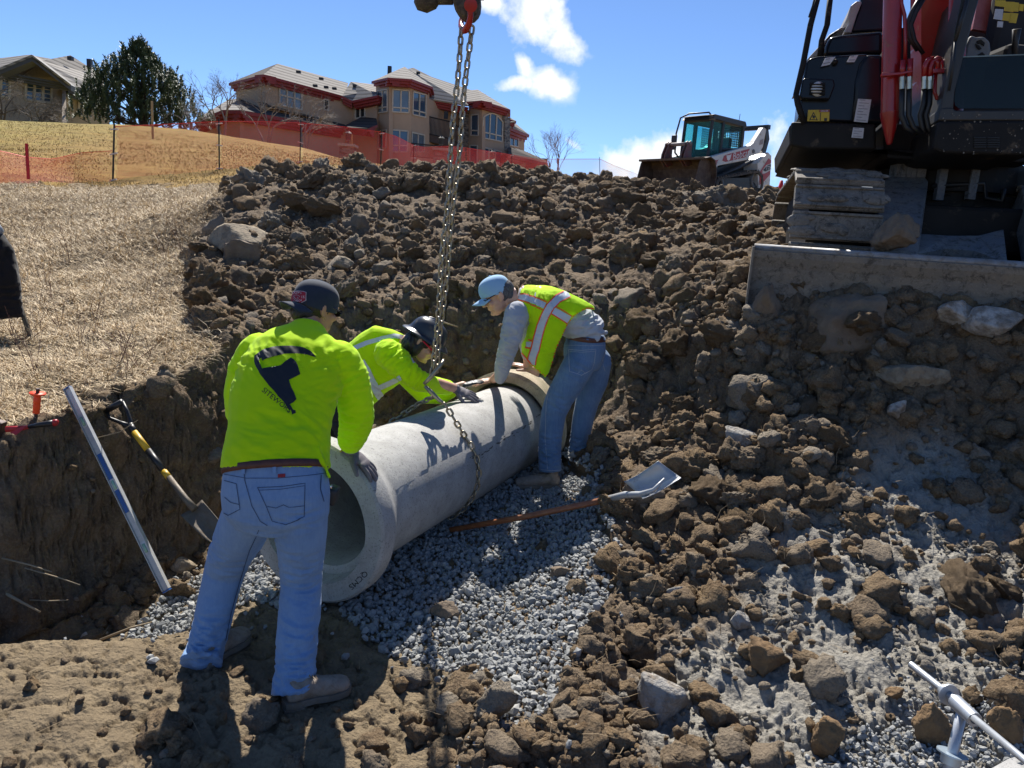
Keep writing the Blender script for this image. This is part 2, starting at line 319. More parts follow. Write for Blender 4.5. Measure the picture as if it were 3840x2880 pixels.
def make_terrain():
    a1 = np.linspace(-47, 47, 1150); ang = np.radians(np.concatenate([np.linspace(-180, -50, 60), a1, np.linspace(50, 180, 60)[:-0 or None]]))
    r = np.concatenate([[.05, .5, 1.0], np.exp(np.linspace(math.log(1.4), math.log(30), 1050)), np.exp(np.linspace(math.log(30.5), math.log(900), 140))])
    RR, AA = np.meshgrid(r, ang, indexing='ij'); X = (RR*np.sin(AA)).ravel(); Y = (RR*np.cos(AA)).ravel(); nr, na = RR.shape
    Z = base_h(X, Y); p = np.stack([X, Y, Z*0], 1); n1 = fbm(p*1.6, 4, 31); st, lw, gr = masks(X, Y, n1); dt, tw = trench_d(X, Y)
    # surface normals of the smooth ground, for pushing the bank in and out
    e = .06; nx = -(base_h(X+e, Y)-base_h(X-e, Y))/(2*e); ny = -(base_h(X, Y+e)-base_h(X, Y-e))/(2*e); N = np.stack([nx, ny, np.ones_like(nx)], 1); N /= np.linalg.norm(N, axis=1)[:, None]
    bank = sstep(.85, .6, N[:, 2])*(X < -.6)
    ing = np.zeros(X.shape, bool)
    for g in GW: ing |= inpoly(X, Y, g)
    near = sstep(.25, .55, dt)*sstep(5.2, 4.2, Y)                       # trodden floor round the near worker
    dirt = (1-st)*(1-lw)
    patchy = .65+.6*sstep(-.25, .35, noise(p*.8, 19)); amp = dirt*patchy*(1-.86*near)*(1-.72*gr)*(1-.55*bank); amp = np.where(ing, amp*.15, amp)
    far = sstep(26, 14, RR.ravel()); k = RR.ravel() < 30
    D = np.zeros(len(X), np.float32); D[k] = lumps(X[k], Y[k], Z[k], amp[k].astype(np.float32))
    q = np.stack([X, Y, Z], 1); kk = k & (dirt > .01)
    D[kk] += (near[kk]*.55+gr[kk]*.9+.15)*(.024*fbm(q[kk]*5, 5, 44, .62))*np.where(ing[kk], .4, 1)*dirt[kk]
    # cracked, slabby clay: ridges thin as cracks
    cr = fbm(q[kk]*np.array([7, 7, 11]), 3, 77, .6, mode=1); D[kk] -= .022*np.clip(cr-.85, 0, 1)*(.3+gr[kk]+near[kk]+bank[kk]*1.5)*dirt[kk]
    D[kk] += bank[kk]*(.075*fbm(q[kk]*3.3, 3, 12)+.022*fbm(q[kk]*15, 4, 13, .6))
    ks = k & (st > .01); D[ks] += st[ks]*(.03*fbm(q[ks]*1.8, 3, 21)+.014*fbm(q[ks]*np.array([9, 16, 9]), 3, 22, .6))
    kl = lw > .01; D[kl] += lw[kl]*(.05*fbm(q[kl]*.5, 2, 61))
    v = q+N*D[:, None]
    idx = np.arange(nr*na).reshape(nr, na); F = np.stack([idx[:-1, :-1], idx[:-1, 1:], idx[1:, 1:], idx[1:, :-1]], -1).reshape(-1, 4)[:, ::-1]
    col = np.stack([st, lw, gr, near], 1).astype(np.float32)
    fs, fl = st[F].mean(1), lw[F].mean(1); reg = np.where(fl > .5, 2, np.where(fs > .5, 1, 0))
    m = ground_mat(); pts = []
    for i, (nm, kind) in enumerate((('excavated_dirt', 0), ('dry_grass_field', 1), ('lawn_hill', 2))):
        f = F[reg == kind]; u, inv = np.unique(f, return_inverse=True); o = np_mesh(nm, v[u], inv.reshape(f.shape), m, smooth=True); tag(o, kind='structure')
        at = o.data.attributes.new('zone', 'FLOAT_COLOR', 'POINT'); at.data.foreach_set('color', col[u].ravel())
    return X, Y, v
def ground_mat():
    m, n, l, b = new_mat('ground'); at = n.new('ShaderNodeAttribute'); at.attribute_name = 'zone'; sp = n.new('ShaderNodeSeparateColor'); l.new(at.outputs['Color'], sp.inputs[0])
    tc = n.new('ShaderNodeTexCoord').outputs['Object']; st, lw, gr = sp.outputs[0], sp.outputs[1], sp.outputs[2]
    n1 = nz(n, l, 1.3, 6, .6, tc); n2 = nz(n, l, 9, 8, .7, tc); n3 = nz(n, l, 70, 5, .7, tc)
    d = mixc(n, l, ramp(n, l, n1, [(.38, 0.), (.62, 1.)]), (.16, .108, .062), (.255, .185, .115)); d = mixc(n, l, ramp(n, l, n2, [(.35, 0.), (.7, 1.)]), d, (.105, .078, .055)); 
    d = mixc(n, l, mathn(n, l, 'MULTIPLY', ramp(n, l, n3, [(.5, 0.), (.75, 1.)]), .55), d, (.34, .27, .19))
    gm = mixc(n, l, ramp(n, l, n2, [(.3, 0.), (.7, 1.)]), (.25, .23, .195), (.37, .35, .305)); d = mixc(n, l, gr, d, gm)
    d = mixc(n, l, at.outputs['Alpha'], d, mixc(n, l, ramp(n, l, nz(n, l, 6, 8, .75, tc), [(.38, 0.), (.66, 1.)]), (.26, .20, .125), (.165, .125, .08)))
    # straw-covered field
    sc = mixc(n, l, ramp(n, l, nz(n, l, 3.1, 7, .7, tc), [(.35, 0.), (.65, 1.)]), (.32, .24, .14), (.46, .36, .22)); mp = n.new('ShaderNodeMapping'); mp.inputs['Scale'].default_value = (16, 60, 16); l.new(tc, mp.inputs[0])
    fib = nz(n, l, 1.6, 6, .75, mp.outputs[0], 1.5); sc = mixc(n, l, ramp(n, l, fib, [(.42, 1.), (.58, 0.)]), sc, (.11, .075, .045))
    # lawn: dormant turf, gold on the near flank and greener towards the crest
    sx = n.new('ShaderNodeSeparateXYZ'); l.new(tc, sx.inputs[0])
    gmask = mathn(n, l, 'MULTIPLY', mathn(n, l, 'SUBTRACT', mathn(n, l, 'ADD', mathn(n, l, 'MULTIPLY', sx.outputs[0], -.75), mathn(n, l, 'MULTIPLY', n1, 10)), 15.5), .12, True)
    mp2 = n.new('ShaderNodeMapping'); mp2.inputs['Scale'].default_value = (1.2, 5, 3); l.new(tc, mp2.inputs[0]); lf = mathn(n, l, 'ADD', mathn(n, l, 'MULTIPLY', nz(n, l, 2.2, 9, .8, mp2.outputs[0]), .65), mathn(n, l, 'MULTIPLY', nz(n, l, .6, 4, .6, mp2.outputs[0]), .35))
    gold = mixc(n, l, ramp(n, l, lf, [(.42, 0.), (.57, 1.)]), (.17, .095, .016), (.36, .225, .05)); green = mixc(n, l, ramp(n, l, lf, [(.42, 0.), (.57, 1.)]), (.16, .135, .028), (.34, .285, .08))
    la = mixc(n, l, gmask, gold, green)
    c = mixc(n, l, st, d, sc); c = mixc(n, l, lw, c, la); l.new(c, b.inputs['Base Color']); b.inputs['Roughness'].default_value = .95; b.inputs['Specular IOR Level'].default_value = .25
    hh = mathn(n, l, 'ADD', n2, mathn(n, l, 'MULTIPLY', n3, .5)); k = bump(n, l, b, hh, .9, .035); vo = n.new('ShaderNodeTexVoronoi'); vo.inputs['Scale'].default_value = 55; l.new(tc, vo.inputs['Vector'])
    k = bump(n, l, b, vo.outputs['Distance'], .5, .012, k); bump(n, l, b, mathn(n, l, 'MULTIPLY', fib, st), .7, .03, k)
    return m
TX, TY, TV = make_terrain()
# tree for dropping things on the real surface: a coarse height grid of the finished ground
_gx = np.linspace(-7, 8, 751); _gy = np.linspace(1.4, 14, 631)
_HG = np.full((751, 631), -9., np.float32)
_ix = np.round((TV[:, 0]+7)/.02).astype(int); _iy = np.round((TV[:, 1]-1.4)/.02).astype(int); _ok = (_ix >= 0) & (_ix < 751) & (_iy >= 0) & (_iy < 631)
np.maximum.at(_HG, (_ix[_ok], _iy[_ok]), TV[_ok, 2].astype(np.float32))
def surf(x, y):
    x = np.atleast_1d(x); y = np.atleast_1d(y); i = np.clip(np.round((x+7)/.02).astype(int), 0, 750); j = np.clip(np.round((y-1.4)/.02).astype(int), 0, 630); h = _HG[i, j]
    return np.where(h > -8, h, base_h(x, y))
sz = lambda x, y: float(surf(x, y)[0])
def GS(px, py):
    g = G(px, py); return Vector((g.x, g.y, sz(g.x, g.y)))
# ------------------------------------------------------------ clods, gravel, straw
def ico(n):
    b = bmesh.new(); bmesh.ops.create_icosphere(b, subdivisions=n, radius=1); b.verts.ensure_lookup_table()
    V = np.array([v.co[:] for v in b.verts], np.float32); F = np.array([[v.index for v in f.verts] for f in b.faces], np.int32); b.free(); return V, F
def clod_shapes(sub, k, rough=.5, seed=0):
    V, F = ico(sub); out = []; rs = np.random.RandomState(seed)
    for i in range(k):
        W = V.copy()
        for c in range(6):
            nn = rs.normal(size=3); nn /= np.linalg.norm(nn); t = rs.uniform(.45, .85); q = W@nn; W = W-np.outer(np.clip(q-t, 0, 9)*.8, nn)
        d = 1+rough*.55*fbm(V*1.2+i*7.3, 2, seed+i)+rough*.5*fbm(V*3.4+i*3, 4, seed+50+i, .66)
        out.append((W*d[:, None]*np.array([1, rs.uniform(.7, 1), rs.uniform(.55, .85)])).astype(np.float32))
    return out, F
def rock_shapes(sub, k, seed=0, cuts=9, rough=.06):
    V, F = ico(sub); out = []; rs = np.random.RandomState(seed)
    for i in range(k):
        W = V.copy()
        for c in range(cuts):
            nn = rs.normal(size=3); nn /= np.linalg.norm(nn); t = rs.uniform(.42, .82); q = W@nn; W = W-np.outer(np.clip(q-t, 0, 9)*.92, nn)
        W = W*(1+rough*fbm(V*2.3+i*9, 4, seed+i))[:, None]; out.append((W*np.array([1, rs.uniform(.7, .95), rs.uniform(.5, .8)])).astype(np.float32))
    return out, F
def rotm(n, tilt=.5):
    a = RS.uniform(0, 6.283, n); b = RS.uniform(-tilt, tilt, n); c = RS.uniform(-tilt, tilt, n); o = np.zeros(n); i = np.ones(n)
    Rz = np.stack([np.cos(a), -np.sin(a), o, np.sin(a), np.cos(a), o, o, o, i], 1).reshape(n, 3, 3); Rx = np.stack([i, o, o, o, np.cos(b), -np.sin(b), o, np.sin(b), np.cos(b)], 1).reshape(n, 3, 3); Ry = np.stack([np.cos(c), o, np.sin(c), o, i, o, -np.sin(c), o, np.cos(c)], 1).reshape(n, 3, 3)
    return Rz@Rx@Ry
def scatter(name, shapes, F, pos, size, mat, tilt=.6, smooth=True, sink=.3):
    n = len(pos); M = rotm(n, tilt)*size[:, None, None]; ch = RS.randint(0, len(shapes), n); nv = len(shapes[0]); S = np.stack(shapes)[ch]
    V = np.einsum('nij,nvj->nvi', M, S)+pos[:, None, :]; V[:, :, 2] += (size*(.5-sink))[:, None]
    FF = (F[None]+(np.arange(n)*nv)[:, None, None]).reshape(-1, 3); o = np_mesh(name, V.reshape(-1, 3), FF, mat, smooth=smooth)
    at = o.data.attributes.new('rnd', 'FLOAT', 'POINT'); at.data.foreach_set('value', np.repeat(RS.uniform(0, 1, n).astype(np.float32), nv)); return o
def clod_mat(name='clod_earth', base=((.125,.080,.044),(.255,.178,.10)), gray=.25):
    m, n, l, b = new_mat(name); tc = n.new('ShaderNodeTexCoord').outputs['Object']; at = n.new('ShaderNodeAttribute'); at.attribute_name = 'rnd'
    n2 = nz(n, l, 11, 8, .7, tc); n3 = nz(n, l, 80, 5, .7, tc)
    c = mixc(n, l, ramp(n, l, n2, [(.35, 0.), (.65, 1.)]), *base); c = mixc(n, l, mathn(n, l, 'MULTIPLY', at.outputs['Fac'], .55), c, (.145, .115, .085)); c = mixc(n, l, mathn(n, l, 'MULTIPLY', ramp(n, l, at.outputs['Fac'], [(1-gray, 0.), (1., 1.)]), .7), c, (.27, .24, .195))
    c = mixc(n, l, mathn(n, l, 'MULTIPLY', ramp(n, l, n3, [(.5, 0.), (.75, 1.)]), .5), c, (.36, .29, .2)); l.new(c, b.inputs['Base Color']); b.inputs['Roughness'].default_value = .95; b.inputs['Specular IOR Level'].default_value = .2
    k = bump(n, l, b, mathn(n, l, 'ADD', n2, mathn(n, l, 'MULTIPLY', n3, .6)), .9, .03); vo = n.new('ShaderNodeTexVoronoi'); vo.inputs['Scale'].default_value = 70; l.new(tc, vo.inputs['Vector']); bump(n, l, b, vo.outputs['Distance'], .6, .01, k); return m
CLOD = clod_mat()
def dirt_density(x, y):
    n1 = fbm(np.stack([x, y, y*0], 1)*1.6, 4, 31); st, lw, gr = masks(x, y, n1); d, w = trench_d(x, y); near = sstep(.3, .6, d/1.0)*sstep(5.3, 4.3, y)
    dn = (1-st)**2*(1-lw)**2*(1-.93*near)*(1-.88*gr)
    e = .06; sl = np.hypot((base_h(x+e, y)-base_h(x-e, y))/(2*e), (base_h(x, y+e)-base_h(x, y-e))/(2*e)); dn = dn*np.where((sl > 1.1) & (x < -.5), .15, 1)
    for g in GW: dn = np.where(inpoly(x, y, g), dn*.02, dn)
    pat = noise(np.stack([x, y, y*0], 1)*.8, 19); return np.clip(dn*(.5+.6*sstep(-.3, .3, pat)), 0, 1), near
def sample(n, lo, hi):
    """points spread over the dirt, denser towards the viewer"""
    out = np.zeros((0, 2))
    while len(out) < n:
        y = np.exp(RS.uniform(math.log(lo), math.log(hi), n)); x = RS.uniform(-.62, 1.0, n)*np.maximum(y, 3)*1.0; x = np.clip(x, -6.5, 9)
        dn, _ = dirt_density(x, y); k = RS.uniform(0, 1, n) < dn; out = np.concatenate([out, np.stack([x, y], 1)[k]])
    return out[:n]
def clods():
    sm, Fs = clod_shapes(2, 12, .55, 100); md, Fm = clod_shapes(3, 12, .55, 200)
    p = sample(9000, 2.1, 12.5); s = np.clip(RS.lognormal(-3.75, .38, len(p)), .008, .06)*np.clip((p[:, 1]/4.5)**.5, .75, 1.35)
    pos = np.stack([p[:, 0], p[:, 1], surf(p[:, 0], p[:, 1])], 1); o = scatter('loose_soil_crumbs', sm, Fs, pos, s, CLOD, .9); tag(o, 'crumbs of loose brown soil over the dug slope', 'soil', kind='stuff')
    p = sample(2300, 2.3, 12.0); s = np.clip(RS.lognormal(-2.75, .38, len(p)), .035, .17)*np.clip((p[:, 1]/5)**.45, .8, 1.4)
    pos = np.stack([p[:, 0], p[:, 1], surf(p[:, 0], p[:, 1])], 1); o = scatter('loose_soil_lumps', md, Fm, pos, s, CLOD, .9, sink=.42); tag(o, 'fist sized lumps of brown soil heaped on the slope', 'soil', kind='stuff')
    # crest of the spoil heap
    n = 330; px = RS.uniform(225, 775, n); Y = RS.uniform(9.6, 11.4, n); X = np.array([P(a, 185, b).x for a, b in zip(px, Y)]); s = np.clip(RS.lognormal(-2.2, .42, n), .04, .3)*np.where(px > 605, .62, 1)
    pos = np.stack([X, Y, surf(X, Y)], 1); big, Fb = clod_shapes(4, 8, .6, 300); o = scatter('heap_crest_soil', big, Fb, pos, s*.8, CLOD, .9, sink=.4); tag(o, 'rough dark lumps of soil along the crest of the spoil heap', 'soil', kind='stuff')
    n = 130; p = sample(n, 3.4, 10.8); s = np.clip(RS.lognormal(-1.95, .3, n), .1, .26)*np.clip(p[:, 1]/6, .6, 1.25); pos = np.stack([p[:, 0], p[:, 1], surf(p[:, 0], p[:, 1])], 1); bg, Fg = clod_shapes(5, 9, .46, 700)
    o = scatter('heaped_clay_blocks', bg, Fg, pos, s, CLOD, .9, sink=.55); tag(o, 'large broken blocks of brown clay bedded in the dug slope', 'soil', kind='stuff')
    q = [G(RS.uniform(752, 1045), RS.uniform(306, 336)) for _ in range(150)]; pos = np.array([[v.x, v.y, v.z+.02] for v in q]); o = scatter('soil_against_blade', md, Fm, pos, np.clip(RS.lognormal(-2.7, .45, 150), .03, .16), CLOD, .9, sink=.35); tag(o, 'loose soil piled along the foot of the dozer blade', 'soil', kind='stuff')
    # big clods one can point at
    bs, Fb = clod_shapes(4, 10, .46, 400); meshes = []
    for i, W in enumerate(bs):
        me = bpy.data.meshes.new('clod'); b = bmesh.new(); vs = [b.verts.new(v) for v in W]; [b.faces.new([vs[j] for j in f]) for f in Fb]; b.to_mesh(me); b.free(); me.materials.append(CLOD); me.polygons.foreach_set('use_smooth', [True]*len(me.polygons))
        a = me.attributes.new('rnd', 'FLOAT', 'POINT'); a.data.foreach_set('value', [random.random()]*len(W)); meshes.append(me)
    p = sample(150, 2.9, 10.5)
    for i, (x, y) in enumerate(p):
        o = bpy.data.objects.new('clod', meshes[i % 10]); C.objects.link(o); s = random.uniform(.085, .17)*(y/5)**.35; o.scale = (s*random.uniform(.9, 1.3), s, s*random.uniform(.8, 1.1)); o.location = (x, y, sz(x, y)+s*.15); o.rotation_euler = (random.uniform(-.5, .5), random.uniform(-.5, .5), random.uniform(0, 6.3))
        tag(o, 'rounded brown soil clod lying loose on the dug slope', 'clod', 'big soil clods on the slope')
    return meshes
CM_ = clods()
def grey_crumbs():
    x = RS.uniform(.4, 4, 60000); y = RS.uniform(2.1, 5, 60000); n1 = fbm(np.stack([x, y, y*0], 1)*1.6, 4, 31); st, lw, gr = masks(x, y, n1); c = noise(np.stack([x*3, y*3, y*0], 1), 6); k = (gr > .3) & (RS.uniform(0, 1, len(x)) < .05+.32*c); x, y = x[k], y[k]
    sh, F = clod_shapes(2, 8, .5, 640); s = np.clip(RS.lognormal(-4.5, .5, len(x)), .005, .045); o = scatter('dry_clay_crumbs', sh, F, np.stack([x, y, surf(x, y)], 1), s, clod_mat('grey_clay', ((.24, .22, .185), (.36, .34, .29)), .6), .9, sink=.4); tag(o, 'crumbs of dry pale grey clay over the lower right slope', 'soil', kind='stuff')
grey_crumbs()
def gravel():
    m, n, l, b = new_mat('gravel_stone'); at = n.new('ShaderNodeAttribute'); at.attribute_name = 'rnd'; tc = n.new('ShaderNodeTexCoord').outputs['Object']
    c = ramp(n, l, at.outputs['Fac'], [(0, (.165, .17, .17)), (.5, (.275, .275, .265)), (.85, (.36, .36, .35)), (1, (.46, .44, .40))]); c = mixc(n, l, nz(n, l, 60, 5, .7, tc), c, (.22, .23, .23)); l.new(c, b.inputs['Base Color']); b.inputs['Roughness'].default_value = .8
    bump(n, l, b, nz(n, l, 300, 4, .6, tc), .35, .002)
    sh, F = rock_shapes(1, 16, 5, 7, .22)
    for nm, g, N, lab in (('gravel_bed', GW[0], 15500, 'bed of crushed grey gravel under and in front of the concrete pipe'), ('gravel_patch', GW[1], 2600, 'patch of pale gravel in the bottom right corner below the metal rod')):
        g = np.array(g); lo = g.min(0); hi = g.max(0); hi[1] = min(hi[1], 6.2); lo[1] = max(lo[1], 1.3); pts = np.zeros((0, 2))
        while len(pts) < N:
            q = RS.uniform(lo, hi, (N, 2)); f = noise(np.stack([q[:, 0]*7, q[:, 1]*7, q[:, 0]*0], 1), 3)*.05; k = inpoly(q[:, 0]+f, q[:, 1]+f, [tuple(a) for a in g])
            if nm == 'gravel_patch': k &= (noise(np.stack([q[:, 0]*5, q[:, 1]*5, q[:, 0]*0], 1), 9) > -.22)
            pts = np.concatenate([pts, q[k]])
        pts = pts[:N]; st = RS.normal(0, .12, (220, 2))+g[RS.randint(0, len(g), 220)]; pts = np.concatenate([pts, st])
        s = np.clip(RS.lognormal(-4.45, .34, len(pts)), .006, .026)*(1.3 if nm == 'gravel_bed' else .95); pos = np.stack([pts[:, 0], pts[:, 1], surf(pts[:, 0], pts[:, 1])+RS.uniform(-.004, .016, len(pts))], 1)
        o = scatter(nm, sh, F, pos, s, m, 1.4, smooth=False, sink=.3); tag(o, lab, 'gravel', kind='stuff')
gravel()
def straw():
    m, n, l, b = new_mat('straw'); at = n.new('ShaderNodeAttribute'); at.attribute_name = 'rnd'; l.new(ramp(n, l, at.outputs['Fac'], [(0, (.20, .13, .07)), (.45, (.52, .39, .22)), (1, (.80, .65, .42))]), b.inputs['Base Color']); b.inputs['Roughness'].default_value = .7
    N = 125000; y = np.exp(RS.uniform(math.log(3.3), math.log(16), N*3)); x = RS.uniform(-1.0, -.1, N*3)*np.maximum(y, 4)*.95; n1 = fbm(np.stack([x, y, y*0], 1)*1.6, 4, 31); st, lw, gr = masks(x, y, n1); k = RS.uniform(0, 1, N*3) < st*(.6+.8*noise(np.stack([x*2.3, y*2.3, y*0], 1), 8)); x = x[k][:N]; y = y[k][:N]
    up = RS.uniform(0, 1, len(x)) < .05; L = RS.uniform(.035, .125, len(x))*np.where(up, 1.3, 1); a = RS.normal(.25, .75, len(x))+math.pi*RS.randint(0, 2, len(x)); el = np.where(up, RS.uniform(.5, 1.4, len(x)), RS.uniform(-.05, .3, len(x)))
    blades('straw_litter', x, y, surf(x, y), L, a, el, (.0012+.00019*y), m, 'dry straw and flattened grass stems covering the field left of the spoil heap', 'straw')
    p = sample(1500, 2.2, 9); x, y = p[:, 0], p[:, 1]; n = len(x)
    RTM = mat('soil_root', (.26, .19, .11), .9)
    for nm, lab, sl_ in (('loose_roots', 'thin pale roots and grass stems sticking out of the dug soil', slice(0, n)),):
        blades(nm, x[sl_], y[sl_], surf(x[sl_], y[sl_])+RS.uniform(0, .05, n), RS.uniform(.03, .13, n), RS.uniform(0, 6.28, n), RS.uniform(-.3, 1.2, n), .0008+.0002*y[sl_], RTM, lab, 'roots')
    N = 60000; y = np.exp(RS.uniform(math.log(12), math.log(34), N*2)); x = RS.uniform(-.85, .2, N*2)*y; n1 = fbm(np.stack([x, y, y*0], 1)*1.6, 4, 31); st, lw, gr = masks(x, y, n1); k = RS.uniform(0, 1, N*2) < lw; x = x[k][:N]; y = y[k][:N]; z = base_h(x, y)
    m2, n, l, b = new_mat('turf_blade'); at = n.new('ShaderNodeAttribute'); at.attribute_name = 'rnd'; l.new(ramp(n, l, at.outputs['Fac'], [(0, (.14, .09, .022)), (.4, (.26, .17, .045)), (1, (.42, .30, .09))]), b.inputs['Base Color']); b.inputs['Roughness'].default_value = .8
    blades('dormant_turf', x, y, z, RS.uniform(.02, .055, len(x)), RS.uniform(0, 6.28, len(x)), RS.uniform(.1, .9, len(x)), .001+.0003*y, m2, 'short golden dormant grass on the hill behind the netting', 'grass')
def blades(name, x, y, z, L, a, el, w, m, lab, cat):
    n = len(x); d = np.stack([np.cos(a)*np.cos(el), np.sin(a)*np.cos(el), np.sin(el)], 1); s = np.stack([-np.sin(a), np.cos(a), a*0], 1)*(w if np.ndim(w) else np.full(n, w))[:, None]
    p = np.stack([x, y, z+.004], 1); mid = p+d*(L*.5)[:, None]+RS.normal(0, .008, (n, 3))+np.array([0, 0, .008]); e = p+d*L[:, None]+RS.normal(0, .015, (n, 3))
    V = np.stack([p-s, p+s, mid+s, mid-s, e+s*.3, e-s*.3], 1).reshape(-1, 3); b = (np.arange(n)*6)[:, None]; F = np.concatenate([b+np.array([0, 1, 2, 3]), b+np.array([3, 2, 4, 5])])
    o = np_mesh(name, V, F, m); at = o.data.attributes.new('rnd', 'FLOAT', 'POINT'); at.data.foreach_set('value', np.repeat(RS.uniform(0, 1, n).astype(np.float32), 6)); tag(o, lab, cat, kind='stuff'); return o
straw()
# ------------------------------------------------------------ organic shapes
def pxmap(ox, oy, s): return lambda x, y: ((ox+x*s)/3.75, (oy+y*s)/3.75)
def loft(mb, secs, side=(1, 0, 0), n=24, pw=1.0):
    """secs: (point, half width along side, half depth)"""
    side = Vector(side); rings = []; m = len(secs)
    for i, (p, a, b) in enumerate(secs):
        t = Vector(secs[min(i+1, m-1)][0])-Vector(secs[max(i-1, 0)][0]); t.normalize(); u = (side-t*side.dot(t)).normalized(); w = t.cross(u); r = []
        for k in range(n):
            c, s = math.cos(2*math.pi*k/n), math.sin(2*math.pi*k/n); c = math.copysign(abs(c)**pw, c); s = math.copysign(abs(s)**pw, s); r.append(mb.bm.verts.new(Vector(p)+u*c*a+w*s*b))
        rings.append(r)
    for a, b in zip(rings, rings[1:]):
        for k in range(n): mb.bm.faces.new((a[k], a[(k+1) % n], b[(k+1) % n], b[k]))
    mb.bm.faces.new(rings[0][::-1]); mb.bm.faces.new(rings[-1])
def limb(mb, secs, n=20, end=True):
    """round tapering limb with ball ends"""
    mb.tube([s[0] for s in secs], [s[1] for s in secs], n)
    for p, r in ((secs[0], secs[-1]) if end else (secs[0],)): mb.ell(p, (r*.98,)*3, n=2)
    for p, r in secs[1:-1]: mb.ell(p, (r*.98,)*3, n=2)
def organic(name, mb, vox, material, parent=None, smooth=5, disp=None, fac=.5):
    bmesh.ops.recalc_face_normals(mb.bm, faces=mb.bm.faces[:]); t = from_bm('tmp', mb.bm); rm = t.modifiers.new('r', 'REMESH'); rm.mode = 'VOXEL'; rm.voxel_size = vox; rm.use_smooth_shade = True
    if smooth: sm = t.modifiers.new('s', 'SMOOTH'); sm.factor = fac; sm.iterations = smooth
    dg = bpy.context.evaluated_depsgraph_get(); me = bpy.data.meshes.new_from_object(t.evaluated_get(dg)); bpy.data.objects.remove(t)
    if disp is not None:
        n = len(me.vertices); co = np.empty(n*3, np.float32); no = np.empty(n*3, np.float32); me.vertices.foreach_get('co', co); me.vertices.foreach_get('normal', no); co = co.reshape(-1, 3); no = no.reshape(-1, 3)
        co = co+no*disp(co, no)[:, None]; me.vertices.foreach_set('co', co.astype(np.float32).ravel()); me.update()
    me.name = name; return link(name, me, material, parent, True)
def folds(spots, base=.0015, seed=0):
    """cloth creases: each spot = (centre, axis the creases run across, reach, depth, creases per metre)"""
    def f(co, no):
        d = base*fbm(co*14, 3, seed)
        for i, (c, ax, r, a, fr) in enumerate(spots):
            ax = np.array(Vector(ax).normalized()); c = np.array(c); q = co-c; t = q@ax; lat = q-np.outer(t, ax); p = lat*fr*.28+np.outer(t*fr, ax); g = np.exp(-(q**2).sum(1)/(r*r))
            d = d+a*g*(fbm(p, 2, seed+i*5+3, .4, mode=1)-.35)
        return d
    return f
def bvh(o):
    me = o.data; mw = wm(o)
    return BVHTree.FromPolygons([mw @ v.co for v in me.vertices], [tuple(p.vertices) for p in me.polygons])
def decal(name, polys, mp, tgt, material, parent, off=.002, cut=2.0, maxd=None):
    """outlines given in photo pixels, laid as a thin print on the surface they fall on"""
    bm = bmesh.new()
    for pl in polys:
        vs = [bm.verts.new((*mp(*q), 0)) for q in pl]
        try: bm.faces.new(vs)
        except ValueError: pass
    bmesh.ops.triangulate(bm, faces=bm.faces[:])
    for _ in range(7):
        e = [e for e in bm.edges if e.calc_length() > cut]
        if not e: break
        bmesh.ops.subdivide_edges(bm, edges=e, cuts=1); bmesh.ops.triangulate(bm, faces=bm.faces[:])
    return _project(name, bm, tgt, material, parent, off, maxd)
def _project(name, bm, tgt, material, parent, off, maxd=None):
    tr = tgt if isinstance(tgt, BVHTree) else bvh(tgt); dead = []
    for v in bm.verts:
        d = ray(v.co.x, v.co.y).normalized(); h = tr.ray_cast(CAM, d)
        if h[0] is None or (maxd and (h[0]-CAM).length > maxd): dead.append(v); continue
        n = h[1] if h[1].dot(d) < 0 else -h[1]; v.co = h[0]+n*off
    bmesh.ops.delete(bm, geom=dead, context='VERTS')
    e = [f for f in bm.faces if max(x.calc_length() for x in f.edges) > .08]; bmesh.ops.delete(bm, geom=e, context='FACES')
    for f in bm.faces:
        f.normal_update()
    if bm.faces and sum(f.normal.dot(CAM-f.calc_center_median())*f.calc_area() for f in bm.faces) < 0: bmesh.ops.reverse_faces(bm, faces=bm.faces[:])
    return from_bm(name, bm, material, parent, True)
def strip(path, w, mp, sub=3):
    """a band of constant width along a pixel path, as polygons in zoom pixels"""
    out = []; p = [Vector(q) for q in path]; q = []
    for a, b in zip(p, p[1:]):
        k = max(1, int((b-a).length/14)); q += [a.lerp(b, i/k) for i in range(k)]
    q.append(p[-1]); L = []; R_ = []
    for i, a in enumerate(q):
        t = (q[min(i+1, len(q)-1)]-q[max(i-1, 0)]).normalized(); n = Vector((-t.y, t.x)); L.append(a+n*w/2); R_.append(a-n*w/2)
    for i in range(len(q)-1): out.append([tuple(L[i]), tuple(L[i+1]), tuple(R_[i+1]), tuple(R_[i])])
    return out
def text_bm(s, size=1, res=2):
    cu = bpy.data.curves.new('t', 'FONT'); cu.body = s; cu.size = size; cu.resolution_u = res; o = bpy.data.objects.new('t', cu); C.objects.link(o)
    dg = bpy.context.evaluated_depsgraph_get(); me = bpy.data.meshes.new_from_object(o.evaluated_get(dg)); bpy.data.objects.remove(o); bm = bmesh.new(); bm.from_mesh(me); bpy.data.meshes.remove(me); return bm
def text_decal(name, s, mp, org, xv, yv, tgt, material, parent, off=.003, cut=2.):
    """org, xv, yv in zoom pixels: baseline start, vector of one em along, vector of one em up"""
    bm = text_bm(s)
    for v in bm.verts: x, y = v.co.x, v.co.y; v.co = Vector((*mp(org[0]+xv[0]*x+yv[0]*y, org[1]+xv[1]*x+yv[1]*y), 0))
    bmesh.ops.triangulate(bm, faces=bm.faces[:])
    for _ in range(4):
        e = [e for e in bm.edges if e.calc_length() > cut]
        if not e: break
        bmesh.ops.subdivide_edges(bm, edges=e, cuts=1); bmesh.ops.triangulate(bm, faces=bm.faces[:])
    return _project(name, bm, tgt, material, parent, off)
